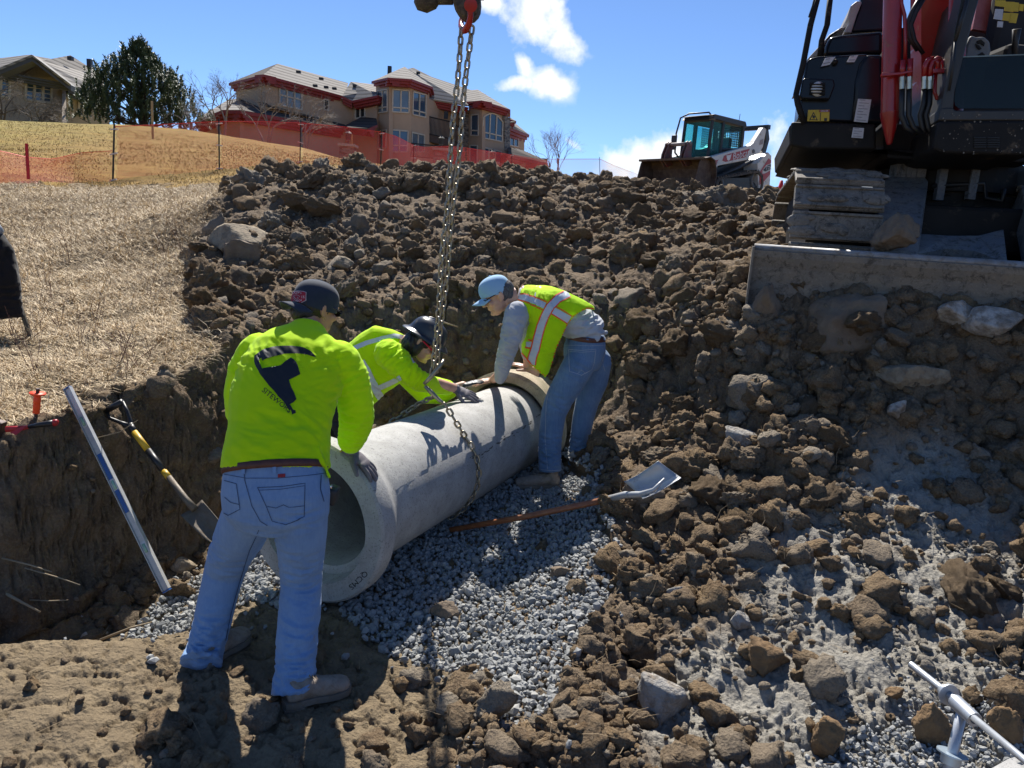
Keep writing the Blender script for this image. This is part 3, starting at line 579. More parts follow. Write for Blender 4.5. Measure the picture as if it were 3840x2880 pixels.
def text_flat(name, s, org, xv, yv, material, parent, off=None):
    """flat lettering on a plane: world origin, em vector along, em vector up"""
    bm = text_bm(s); org, xv, yv = Vector(org), Vector(xv), Vector(yv)
    for v in bm.verts: v.co = org+xv*v.co.x+yv*v.co.y
    n = xv.cross(yv).normalized()
    if off: bmesh.ops.translate(bm, verts=bm.verts[:], vec=n*off)
    return from_bm(name, bm, material, parent)
# ------------------------------------------------------------ people
SKIN = mat('skin', (.50, .27, .17), .5, c2=(.42, .21, .13), scale=20, bmp=.15, bscale=300)
SKIN2 = mat('skin_pale', (.62, .36, .26), .5, c2=(.52, .28, .19), scale=20, bmp=.15, bscale=300)
HAIR = mat('black_hair', (.009, .008, .008), .42, c2=(.02, .016, .014), scale=60, bmp=.6, bscale=160, bd=.004)
def cloth_mat(name, c, c2, weave=900, rough=.85, trans=0, soil=0, streak=False):
    m, n, l, b = new_mat(name); tc = n.new('ShaderNodeTexCoord').outputs['Object']; f = nz(n, l, 7, 6, .6, tc)
    if streak: mp = n.new('ShaderNodeMapping'); mp.inputs['Scale'].default_value = (60, 60, 3); l.new(tc, mp.inputs[0]); f = mathn(n, l, 'ADD', mathn(n, l, 'MULTIPLY', f, .6), mathn(n, l, 'MULTIPLY', nz(n, l, 2, 4, .7, mp.outputs[0]), .4))
    c_ = mixc(n, l, ramp(n, l, f, [(.38, 0.), (.62, 1.)]), c, c2)
    if soil:
        s = ramp(n, l, nz(n, l, 11, 8, .75, tc, .5), [(.66-.1*soil, 0.), (.8, 1.)]); c_ = mixc(n, l, mathn(n, l, 'MULTIPLY', s, .7), c_, (.2, .15, .1))
    l.new(c_, b.inputs['Base Color']); b.inputs['Roughness'].default_value = rough; b.inputs['Specular IOR Level'].default_value = .2; b.inputs['Sheen Weight'].default_value = .15
    bump(n, l, b, nz(n, l, weave, 2, .5, tc), .25, .0015)
    if trans:
        out = n['Material Output']; ts = n.new('ShaderNodeBsdfTranslucent'); l.new(c_, ts.inputs[0]); mx = n.new('ShaderNodeMixShader'); mx.inputs[0].default_value = trans; l.new(b.outputs[0], mx.inputs[1]); l.new(ts.outputs[0], mx.inputs[2]); l.new(mx.outputs[0], out.inputs[0])
    return m
NEON = cloth_mat('neon_shirt_cloth', (.66, 1.0, .004), (.60, .97, .004), 700, trans=.28)
NEON2 = cloth_mat('neon_vest_mesh', (.66, 1.0, .006), (.60, .93, .005), 260, trans=.25)
DENIM1 = cloth_mat('light_denim', (.155, .265, .46), (.215, .335, .52), 1200, streak=True, soil=.25)
DENIM2 = cloth_mat('blue_denim', (.085, .155, .28), (.145, .235, .37), 1200, streak=True, soil=.2)
GREYSH = cloth_mat('grey_shirt_cloth', (.36, .38, .42), (.43, .45, .49), 900)
DARKW = cloth_mat('dark_work_cloth', (.02, .022, .027), (.035, .035, .04), 900)
NAVY = cloth_mat('navy_cap_cloth', (.022, .030, .048), (.034, .043, .062), 800)
SKYCAP = cloth_mat('light_blue_cap_cloth', (.27, .46, .66), (.31, .50, .69), 800)
GLOVE = mat('grey_glove', (.115, .10, .115), .6, c2=(.17, .155, .17), scale=30, bmp=.3, bscale=400)
GLOVED = mat('dark_glove_coating', (.03, .03, .035), .45, c2=(.05, .05, .055), scale=40, bmp=.3, bscale=300)
PRINT = mat('black_print', (.008, .011, .018), .6); REFL = mat('reflective_tape', (.50, .56, .62), .4, c2=(.58, .62, .66), scale=12, spec=.6); ORNG = mat('orange_binding', (1.0, .10, .02), .6, c2=(.9, .08, .015))
BOOT = mat('tan_suede', (.24, .19, .15), .9, c2=(.32, .27, .22), scale=14, bmp=.5, bscale=90, dirt=.5); SOLE = mat('boot_sole', (.13, .11, .09), .9, c2=(.2, .17, .14), scale=20, dirt=.6)
BELT = mat('brown_leather', (.11, .035, .018), .5, c2=(.07, .02, .012), scale=30, bmp=.4, bscale=200)
STITCH = mat('pale_stitching', (.42, .45, .50), .8); STITCHD = mat('dark_stitching', (.05, .09, .17), .8); GLASSB = mat('dark_lens', (.01, .01, .012), .15); WHITEP = mat('white_print', (.75, .75, .75), .6)
def frame(f, up=(0, 0, 1)):
    """columns: right, forward, up"""
    f = Vector(f).normalized(); r = f.cross(Vector(up)).normalized(); u = r.cross(f); return Matrix((r, f, u)).transposed()
def head_shape(mb, c, M, s=1.0):
    e = lambda p, r: mb.ell(Vector(c)+M @ Vector(p)*s, [x*s for x in r], M, 3)
    e((0, -.012, .028), (.075, .098, .09)); e((0, .022, -.03), (.064, .074, .072)); e((0, .05, -.078), (.036, .042, .032)); e((.03, .03, -.065), (.03, .05, .032)); e((-.03, .03, -.065), (.03, .05, .032))
    e((0, .088, .03), (.048, .016, .013)); e((0, .1, .006), (.0095, .014, .026)); e((0, .112, -.014), (.0125, .016, .012)); e((.012, .103, -.018), (.009, .01, .008)); e((-.012, .103, -.018), (.009, .01, .008))
    e((0, .091, -.043), (.024, .012, .006)); e((0, .088, -.054), (.02, .012, .007)); e((0, .082, -.085), (.017, .018, .015)); e((.042, .066, -.018), (.02, .022, .02)); e((-.042, .066, -.018), (.02, .022, .02))
    for sg in (-1, 1):
        e((sg*.077, -.008, -.002), (.008, .020, .031)); e((sg*.083, -.016, .008), (.006, .012, .022)); e((sg*.078, 0, -.026), (.007, .010, .012))
def neck(mb, c, M, base, r=.058, s=1.0):
    a = Vector(c)+M @ Vector((0, -.025, -.045))*s; mb.tube([a, a.lerp(Vector(base), .5), Vector(base)], [r*.95, r, r*1.25], 20)
def eyes(c, M, parent, s=1.0):
    for sg in (-1, 1): MB().ell(Vector(c)+M @ Vector((sg*.031, .083, .012))*s, [.0125*s, .01*s, .007*s], M, 2).build('eye', mat('eye_white', (.35, .30, .27), .2), parent, True)
def hand_shape(mb, w, d, back, side=1, curl=.35, L=.185, spread=.12, thumb=True, thick=1.0):
    """hand from wrist point w, fingers along d, back of the hand towards `back`; side=+1 puts the thumb at d x back"""
    d = Vector(d).normalized(); back = Vector(back); back = (back-d*back.dot(d)).normalized(); s = d.cross(back)*side; k = L/.185; w = Vector(w)
    pt = lambda x, y, z: w+d*x*k+s*y*k+back*z*k
    M = Matrix((d, s, back)).transposed()
    mb.ell(pt(.048, 0, 0), (.055*k, .040*k, .0155*k*thick), M, 3); mb.ell(pt(.075, .004, .002), (.026*k, .042*k, .0135*k*thick), M, 3); mb.ell(pt(.012, 0, 0), (.032*k, .029*k, .019*k*thick), M, 3)
    mb.ell(pt(.035, .026, -.006), (.032*k, .018*k, .015*k*thick), M, 2)
    for y0, ln, r, an, cf in ((.031, .070, .0088, spread, 1), (.0105, .079, .0092, spread*.25, .9), (-.0105, .073, .0088, -spread*.5, 1), (-.030, .058, .0078, -spread*1.3, 1.15)):
        p = pt(.088-abs(y0)*.18, y0, 0); f = (d*math.cos(an)+s*math.sin(an)).normalized(); q = [(p-f*.012*k, r*k*1.05*thick)]; a = curl*.25*cf; cur = p
        for j, seg in enumerate((.43, .32, .25)):
            dr = f*math.cos(a)-back*math.sin(a); q.append((cur, r*k*(1.05-.08*j)*thick)); cur = cur+dr*ln*seg*k; a += curl*cf
        q.append((cur, r*k*.8*thick)); limb(mb, q, 12)
    if thumb:
        p = pt(.022, .028, -.004); t1 = (d*.62+s*.78-back*.12).normalized(); t2 = (d*.85+s*.5-back*.2).normalized(); limb(mb, [(p, .0135*k*thick), (p+t1*.034*k, .0115*k*thick), (p+t1*.034*k+t2*.028*k, .0105*k*thick), (p+t1*.034*k+t2*.05*k, .0085*k*thick)], 12)
def boot(heel, dr, parent, L=.30, shaft=None, up=(0, 0, 1), mt=None):
    d = Vector(dr).normalized(); up = Vector(up); s = d.cross(up).normalized(); up = s.cross(d); h = Vector(heel); P_ = lambda x, y, z: h+d*x*L+s*y+up*z
    mb = MB(); loft(mb, [(P_(.04, 0, .046), .030, .030), (P_(.14, 0, .052), .039, .042), (P_(.34, 0, .058), .040, .046), (P_(.52, 0, .050), .045, .042), (P_(.72, 0, .040), .052, .034), (P_(.88, 0, .036), .047, .029), (P_(.97, 0, .032), .032, .022)], s)
    sh = Vector(shaft) if shaft is not None else P_(.17, 0, .2); mb.tube([P_(.18, 0, .06), P_(.19, 0, .11), sh], [.044, .041, .042], 20)
    up_ = organic('boot', mb, .006, mt or BOOT, parent, 4, folds([(P_(.4, 0, .09), d, .07, .004, 40), (P_(.2, 0, .14), up, .06, .004, 40)], .001))
    out = [(-.01, .0), (.01, .033), (.1, .042), (.3, .040), (.45, .041), (.62, .052), (.78, .056), (.92, .047), (1.0, .024), (1.02, 0)]
    pts = [P_(x, y, 0) for x, y in out]+[P_(x, -y, 0) for x, y in out[-2:0:-1]]; sl = MB().prism(pts, up*.026); hl = [P_(x, y, -.001) for x, y in ((-.01, .034), (.1, .043), (.28, .041), (.28, -.041), (.1, -.043), (-.01, -.034))]; sl.prism(hl, up*-.012)
    sl.build('sole', SOLE, up_); lc = MB()
    for j in range(5):
        a = .36+j*.055; z = .118-j*.011; lc.tube([P_(a, -.022, z-.006), P_(a, 0, z+.002), P_(a+.01, .022, z-.006)], .0025, 6)
    lc.build('lace', mat('lace_cord', (.30, .22, .14), .8), up_); return up_
def pocket(pts, mp, tgt, parent, col=STITCH, w=2.2):
    o = decal('pocket_stitching', strip(pts, w, mp), mp, tgt, col, parent, .0022, 3)
    return o
# ------------------------------------------------------------ pipes
def concrete(name, c, c2, moss=0):
    m, n, l, b = new_mat(name); tc = n.new('ShaderNodeTexCoord').outputs['Object']; x = mixc(n, l, ramp(n, l, nz(n, l, 6, 8, .7, tc, .3), [(.35, 0.), (.65, 1.)]), c, c2)
    x = mixc(n, l, mathn(n, l, 'MULTIPLY', ramp(n, l, nz(n, l, 95, 4, .8, tc), [(.56, 0.), (.66, 1.)]), .85), x, tuple(v*.35 for v in c)); x = mixc(n, l, mathn(n, l, 'MULTIPLY', ramp(n, l, nz(n, l, 17, 8, .8, tc, .6), [(.54, 0.), (.72, 1.)]), .6), x, tuple(v*.5 for v in c))
    if moss: x = mixc(n, l, mathn(n, l, 'MULTIPLY', ramp(n, l, nz(n, l, 5, 7, .75, tc, .5), [(.45, 0.), (.6, 1.)]), moss), x, (.12, .11, .05))
    l.new(x, b.inputs['Base Color']); b.inputs['Roughness'].default_value = .85; k = bump(n, l, b, nz(n, l, 130, 4, .75, tc), .6, .004); bump(n, l, b, nz(n, l, 14, 6, .6, tc), .3, .01, k); return m
CONC = concrete('grey_concrete', (.30, .295, .28), (.42, .415, .40)); CONC2 = concrete('weathered_concrete', (.34, .27, .18), (.47, .39, .28), .55)
PN = P(312, 522, 3.42); PF = P(508, 428, 5.48); AX = (PF-PN).normalized(); PL = (PF-PN).length; RO, RB, RI = .333, .418, .252
def pipe():
    root = empty('concrete_pipe', PN-Vector((0, 0, RB)), 'long pale grey concrete pipe slung in a chain with its open bell end nearest', 'pipe')
    MB().lathe(PN, AX, [(0, RI+.065), (0, RB-.012), (.012, RB), (.10, RB), (.155, RB-.03), (.235, RO+.008), (.27, RO), (PL-.02, RO), (PL, RO-.01), (PL, RI), (.2, RI), (.10, RI+.01), (.095, RI+.05)], 96, True).build('pipe_barrel', CONC, root, True)
    o = root.children[0]; smooth_angle(o, 35)
    t = bvh(o); mp = pxmap(1100, 2050, 400/2212); text_decal('stencil_lettering', 'QCMS', mp, (1495, 485), (-128, 120), (112, 125), t, PRINT, o, .002, 1.5)
    rs = random.Random(9); pl = []
    for i in range(46):
        f_ = rs.random(); x = 800+470*f_; y = 1235-300*f_+rs.gauss(0, 9); w_, h_ = rs.uniform(3, 16), rs.uniform(1.5, 5); pl.append([(x-w_, y+w_*.6), (x, y-h_+w_*.1), (x+w_, y-w_*.6), (x+w_*.3, y+h_)])
    decal('soil_smear', pl, pxmap(1250, 950, .6329), t, mat('smear', (.13, .12, .105), .9), o, .0012, 2)['kind'] = 'stuff'
    old = empty('old_concrete_pipe', PF-Vector((0, 0, .45)), 'weathered tan concrete pipe with a broad bell, buried beyond the new grey one', 'pipe'); q = PF+AX*-.06
    ob = MB().lathe(q, AX, [(0, RO+.03), (0, .415), (.02, .44), (.16, .44), (.24, .385), (.34, .36), (2.3, .36), (2.3, RI), (.14, RI), (.13, RO+.02)], 96, True).build('pipe_barrel', CONC2, old, True); smooth_angle(ob, 35)
pipe()
_PT = None
def onpipe(px, py, off=.0):
    global _PT
    if _PT is None:
        V = []; Fc = []
        for o in bpy.data.objects:
            if o.type == 'MESH' and o.name.startswith('pipe_barrel'):
                k = len(V); m = wm(o); V += [m @ v.co for v in o.data.vertices]; Fc += [tuple(i+k for i in p.vertices) for p in o.data.polygons]
        _PT = BVHTree.FromPolygons(V, Fc)
    for k in range(60):
        d = ray(px, py).normalized(); h = _PT.ray_cast(CAM, d)
        if h[0] is not None: break
        px += (440-px)*.01; py += (470-py)*.01
    n = h[1] if h[1].dot(d) < 0 else -h[1]; return h[0]+n*off, n
# ------------------------------------------------------------ near worker, seen from behind
z5 = pxmap(650, 1000, 1.0546); S1 = pxmap(920, 1260, 300/1555); K1 = pxmap(1030, 1030, 280/2020)
def worker_at_bell():
    ft = [G(*z5(440, 1575)), G(*z5(98, 1455))]
    root = empty('person', (-1.0, 2.78, 0), 'worker seen from behind in neon shirt with black print, light jeans and backwards cap', 'person')
    zf = Z5
    # body
    hc = Z5(505, 150, 3.36); hd = Vector((.60, .74, -.30)); M = frame(hd); mb = MB(); head_shape(mb, hc, M, 1.02); neck(mb, hc, M, Z5(470, 270, 3.25), .062)
    loft(mb, [(Z5(365, 760, 2.9), .16, .1), (Z5(380, 600, 2.98), .15, .095), (Z5(420, 400, 3.12), .17, .1), (Z5(455, 290, 3.2), .15, .08), (Z5(470, 240, 3.25), .07, .06)])
    for a, b, c_ in ((Z5(600, 335, 3.2), Z5(650, 520, 3.26), onpipe(*z5(617, 662), .04)[0]), (Z5(305, 300, 3.22), Z5(232, 480, 3.3), Z5(280, 590, 3.5))): limb(mb, [(a, .055), (a.lerp(b, .5), .05), (b, .042), (b.lerp(c_, .5), .038), (c_, .029)])
    for a, b, c_ in ((Z5(430, 800, 2.86), Z5(452, 1110, 2.92), Z5(432, 1490, 2.74)), (Z5(285, 800, 2.9), Z5(187, 1070, 3.05), Z5(104, 1390, 2.92))): limb(mb, [(a, .085), (b, .055), (b.lerp(c_, .35), .055), (c_, .04)])
    body = organic('body', mb, .006, SKIN, root, 3); eyes(hc, M, body, 1.02)
    # hair below the cap
    hb = MB(); hb.ell(hc+M @ Vector((0, -.022, .02)), (.081, .096, .088), M, 3); hb.ell(hc+M @ Vector((0, -.058, -.035)), (.063, .052, .05), M, 3); organic('hair', hb, .005, HAIR, root, 2, lambda c, n: .003*fbm(c*60, 3, 4))
    # cap worn backwards: bill points away from the face
    cap = MB(); prof = []
    cc = hc+M @ Vector((0, -.008, .035)); A = frame(hd+Vector((0, 0, .05))); n = 40; rings = []
    for a, r in ((-.034, 1.0), (-.012, 1.03), (.012, 1.03), (.038, .985), (.058, .90), (.074, .76), (.086, .56), (.093, .32), (.096, .08)):
        ring = [cap.bm.verts.new(cc+A @ Vector((.087*r*math.sin(2*math.pi*k/n), .107*r*math.cos(2*math.pi*k/n), a+.006*math.cos(4*math.pi*k/n)*(a < .02)))) for k in range(n)]; rings.append(ring)
    for a, b in zip(rings, rings[1:]):
        for k in range(n): cap.bm.faces.new((a[k], a[(k+1) % n], b[(k+1) % n], b[k]))
    cap.bm.faces.new(rings[-1]); co = cap.build('cap', NAVY, root, True); sm = co.modifiers.new('s', 'SUBSURF'); sm.render_levels = 2; sm.levels = 2
    bl = MB(); pts = []; rows = []
    for j in range(7):
        t = j/6; row = []
        for k in range(15):
            u = -1+2*k/14; wdt = .078*(1-.22*t*t); back = -.098*math.sqrt(max(0, 1-(u*.8)**2))-.078*t*(1-.35*u*u); row.append(bl.bm.verts.new(cc+A @ Vector((u*wdt, back, -.030-.028*u*u-.016*t))))
        rows.append(row)
    for a, b in zip(rows, rows[1:]):
        for k in range(14): bl.bm.faces.new((a[k], a[k+1], b[k+1], b[k]))
    bo = bl.build('bill', NAVY, co, True); so_ = bo.modifiers.new('s', 'SOLIDIFY'); so_.thickness = .005; so_.offset = 0
    MB().ell(cc+A @ Vector((0, 0, .097)), (.009, .009, .005), A, 2).build('cap_button', NAVY, co, True)
    cb = bvh(co)
    decal('cap_patch', [[(458, 468), (640, 440), (780, 452), (868, 480), (860, 700), (588, 845), (445, 740), (447, 600)]], K1, cb, mat('patch_border', (.50, .46, .48), .7), co, .0042, 1.0)
    pt = decal('patch_field', [[(474, 490), (640, 458), (778, 470), (850, 494), (842, 690), (588, 820), (460, 728), (462, 600)]], K1, cb, mat('patch_crimson', (.36, .008, .035), .7), co, .0056, 1.0)
    text_decal('patch_lettering', 'LAZY', K1, (508, 528), (78, -6), (3, -72), cb, WHITEP, co, .0068, .8); text_decal('patch_lettering', '15', K1, (732, 640), (92, 2), (0, -98), cb, WHITEP, co, .0068, .8)
    text_decal('patch_lettering', 'RANCH', K1, (520, 762), (66, -14), (10, -72), cb, WHITEP, co, .0068, .8); decal('patch_lettering', strip([(640, 485), (725, 492), (742, 505), (735, 520), (712, 518)], 12, K1)+strip([(550, 620), (560, 570), (610, 555), (680, 570), (700, 610)], 12, K1)+strip([(560, 600), (590, 650), (640, 670), (668, 640), (640, 610)], 14, K1)+strip([(545, 640), (580, 690), (640, 695)], 12, K1), K1, cb, mat('patch_grey', (.42, .36, .38), .7), co, .0068, .8)
    # sunglasses arm and frame
    sg = MB(); e = lambda x, y, z: hc+M @ Vector((x, y, z))*1.02
    for s_ in (-1, 1): sg.tube([e(s_*.080, -.02, .028), e(s_*.079, .05, .02), e(s_*.066, .092, .016)], .0032, 6)
    sg.tube([e(-.066, .092, .022), e(0, .108, .024), e(.066, .092, .022)], .003, 6)
    for s_ in (-1, 1): sg.ell(e(s_*.034, .098, .01), (.03, .006, .017), M, 2)
    sg.build('sunglasses', GLASSB, root, True)
    MB().lathe(e(.085, -.002, -.036), M @ Vector((1, 0, 0)), [(-.001, .006), (.001, .006), (.001, .008), (-.001, .008)], 12, True).build('earring', mat('gold', (.8, .55, .2), .3, 1), root, True)
    # shirt
    mb = MB()
    loft(mb, [(Z5(366, 716, 2.90), .222, .150), (Z5(368, 660, 2.92), .216, .146), (Z5(378, 580, 2.97), .208, .135), (Z5(388, 480, 3.04), .222, .135), (Z5(415, 390, 3.11), .226, .135), (Z5(450, 310, 3.18), .212, .12), (Z5(466, 262, 3.23), .165, .095), (Z5(477, 232, 3.26), .095, .075), (Z5(482, 212, 3.28), .072, .068)], (1, .08, 0))
    mb.prism([Z5(510, 640, 2.86), Z5(552, 752, 2.84), Z5(540, 752, 3.0), Z5(500, 640, 3.02)], (.012, 0, 0))
    limb(mb, [(Z5(590, 328, 3.19), .088), (Z5(632, 400, 3.20), .082), (Z5(647, 470, 3.22), .080), (Z5(652, 525, 3.24), .080), (Z5(647, 570, 3.26), .074), (Z5(632, 620, 3.28), .062), (onpipe(*z5(617, 662), .05)[0], .045)])
    limb(mb, [(Z5(305, 300, 3.2), .085), (Z5(262, 370, 3.22), .082), (Z5(240, 450, 3.26), .074), (Z5(236, 520, 3.34), .064), (Z5(262, 580, 3.46), .052), (Z5(290, 615, 3.55), .045)])
    fs = [(Z5(610, 420, 3.1), (.3, 0, -1), .13, .013, 34), (Z5(650, 560, 3.2), (0, 0, 1), .10, .012, 42), (Z5(620, 640, 3.2), (.2, 0, 1), .06, .008, 60), (Z5(380, 620, 2.85), (.15, 0, 1), .17, .009, 22), (Z5(500, 560, 2.9), (.6, .3, .8), .12, .010, 26), (Z5(240, 380, 3.1), (.4, 0, 1), .12, .010, 30), (Z5(300, 300, 3.0), (.8, 0, 1), .10, .010, 30), (Z5(540, 330, 3.1), (1, 0, .4), .1, .008, 28), (Z5(360, 690, 2.8), (0, 0, 1), .2, .004, 26)]
    shirt = organic('shirt', mb, .007, NEON, root, 6, folds([(a,b,c,d*.75,e*.85) for a,b,c,d,e in fs], .0015, 11)); sb = bvh(shirt)
    reaper = [[(185,395),(240,345),(330,285),(400,250),(520,222),(640,205),(760,198),(900,200),(1070,215),(1130,230),(1210,265),(1275,310),(1330,365),(1382,432),(1310,402),(1210,372),(1100,356),(1010,348),(860,348),(760,355),(640,385),(520,412),(420,445),(342,475),(322,430),(290,440),(265,470),(258,500),(185,500)],
              [(185,495),(262,500),(285,545),(330,640),(380,740),(440,822),(510,770),(610,675),(690,575),(780,495),(885,428),(940,460),(985,510),(1020,580),(1040,655),(1035,690),(1015,655),(985,652),(900,668),(820,715),(750,765),(745,795),(775,825),(830,832),(880,826),(940,790),(1000,755),(1035,715),(1040,660),(1066,740),(1045,760),(850,858),(870,930),(905,1020),(950,1120),(992,1235),(940,1290),(862,1335),(900,1390),(935,1440),(970,1443),(978,1502),(905,1530),(888,1445),(850,1440),(820,1395),(745,1280),(640,1175),(560,1070),(455,960),(390,870),(310,765),(262,680),(190,550)]]
    decal('reaper_print', reaper, S1, sb, PRINT, shirt, .004, 1.5)
    text_decal('shirt_lettering', 'SITEWORS', S1, (318, 1075), (112, 92), (92, -112), sb, PRINT, shirt, .0045, 1.2)
    # jeans
    mb = MB()
    loft(mb, [(Z5(364, 705, 2.895), .205, .135), (Z5(364, 735, 2.885), .212, .14), (Z5(366, 800, 2.87), .220, .150), (Z5(366, 865, 2.87), .218, .145), (Z5(368, 905, 2.88), .19, .12)])
    limb(mb, [(Z5(452, 860, 2.865), .112), (Z5(455, 960, 2.88), .104), (Z5(455, 1060, 2.92), .090), (Z5(455, 1120, 2.93), .086), (Z5(450, 1220, 2.88), .087), (Z5(440, 1330, 2.80), .084), (Z5(434, 1420, 2.755), .080), (Z5(432, 1516, 2.705), .092)], 28, False)
    limb(mb, [(Z5(280, 860, 2.90), .112), (Z5(240, 950, 2.96), .106), (Z5(205, 1020, 3.02), .095), (Z5(184, 1080, 3.06), .088), (Z5(160, 1170, 3.03), .083), (Z5(140, 1260, 2.98), .080), (Z5(122, 1330, 2.94), .078), (Z5(110, 1370, 2.92), .079), (Z5(98, 1412, 2.868), .088)], 28, False)
    fs = [(Z5(455, 1090, 2.85), (.1, 0, 1), .10, .011, 34), (Z5(437, 1440, 2.68), (0, 0, 1), .12, .013, 44), (Z5(120, 1340, 2.85), (.2, 0, 1), .11, .014, 46), (Z5(190, 1050, 2.95), (.2, 0, 1), .1, .008, 30), (Z5(350, 915, 2.8), (0, 0, 1), .09, .009, 34), (Z5(450, 900, 2.75), (.1, 0, 1), .08, .006, 36), (Z5(445, 1250, 2.78), (.2, 0, 1), .12, .006, 26)]
    jeans = organic('jeans', mb, .0065, DENIM1, root, 5, folds(fs, .0014, 31)); jb = bvh(jeans)
    pocket([(300, 785), (385, 782), (468, 770), (465, 890), (400, 918), (352, 905), (330, 850), (300, 785)], z5, jb, jeans, STITCHD, 2.6); pocket([(305, 795), (385, 791), (466, 779)], z5, jb, jeans, STITCHD, 2)
    pocket([(335, 852), (365, 858), (392, 846), (412, 856), (466, 850)], z5, jb, jeans, STITCHD, 2.4); pocket([(182, 760), (225, 772), (238, 862), (196, 884), (180, 875)], z5, jb, jeans, STITCHD, 2.6); pocket([(184, 820), (205, 838), (236, 845)], z5, jb, jeans, STITCHD, 2.4)
    pocket([(252, 722), (255, 760), (280, 850), (310, 905), (335, 920)], z5, jb, jeans, STITCHD, 2.6); pocket([(182, 738), (260, 752), (370, 752), (480, 742), (535, 735)], z5, jb, jeans, STITCHD, 2.2); pocket([(525, 740), (522, 790), (535, 835)], z5, jb, jeans, STITCHD, 3)
    pocket([(305, 935), (270, 1010), (235, 1120), (205, 1230), (185, 1330)], z5, jb, jeans, STITCHD, 2.4); decal('waist_label', [[(372, 738), (398, 736), (398, 748), (372, 750)]], z5, jb, mat('label_red', (.3, .02, .03), .7), jeans, .004, 1.)
    for x in (253, 360): decal('belt_loop', [[(x-6, 706), (x+7, 706), (x+7, 738), (x-6, 738)]], z5, jb, DENIM1, jeans, .010, 1.)
    mb = MB(); loft(mb, [(Z5(364, 706, 2.895), .213, .145), (Z5(364, 716, 2.89), .214, .146), (Z5(364, 727, 2.885), .214, .146)]); bt = mb.build('belt', BELT, root, True)
    # boots and gloves
    
    for hl, hc_, dd_, ly in ((G(*z5(380, 1588)), Z5(430, 1525, 2.715), Vector((.84, .54, 0)), .275), (G(*z5(80, 1462))+Vector((0, .03, 0)), Z5(104, 1390, 2.885), Vector((.34, .94, 0)), .28)): boot(Vector((hl.x, hl.y+.025, hl.z+.010))+dd_*.004, dd_, root, ly, hc_+Vector((0, .015, .03)))
    tip, nb = onpipe(*z5(698, 728), .014); w = onpipe(*z5(622, 672), .03)[0]; g = MB(); dd = (tip-w).normalized(); hand_shape(g, w+dd*.005, dd, nb+Vector((0, 0, .6)), 1, .22, .2, .20, True, 1.12); g.tube([w-dd*.035, w+dd*.02], [.036, .031], 16); gl = organic('glove', g, .0035, GLOVE, root, 3)
    q = MB(); q.lathe(w-dd*.036, dd, [(0, .033), (.008, .0335), (.008, .038), (0, .038)], 24, True); q.build('glove_cuff', mat('cuff_yellow', (.5, .4, .03), .7), gl, True)
    w2 = Z5(290, 620, 3.57); g = MB(); hand_shape(g, w2, (.3, .5, -.8), (-.3, .6, .6), -1, .5, .18); g.tube([w2-Vector((.1, .15, -.25))*.15, w2], .034, 14); organic('glove', g, .004, GLOVE, root, 3)
    # tape measure clipped on the right hip
    t = MB(); c = Z5(566, 812, 2.92); t.box(c, (.045, .07, .075), Matrix.Rotation(.2, 3, 'Y'), .012); tp = t.build('tape_measure_case', mat('black_rubber', (.018, .018, .02), .5, c2=(.03, .03, .03)), root, True)
    MB().box(Z5(550, 785, 2.9), (.035, .012, .02), None, .004).build('tape_clip', mat('bright_steel', (.75, .75, .75), .2, 1), tp, True); return root
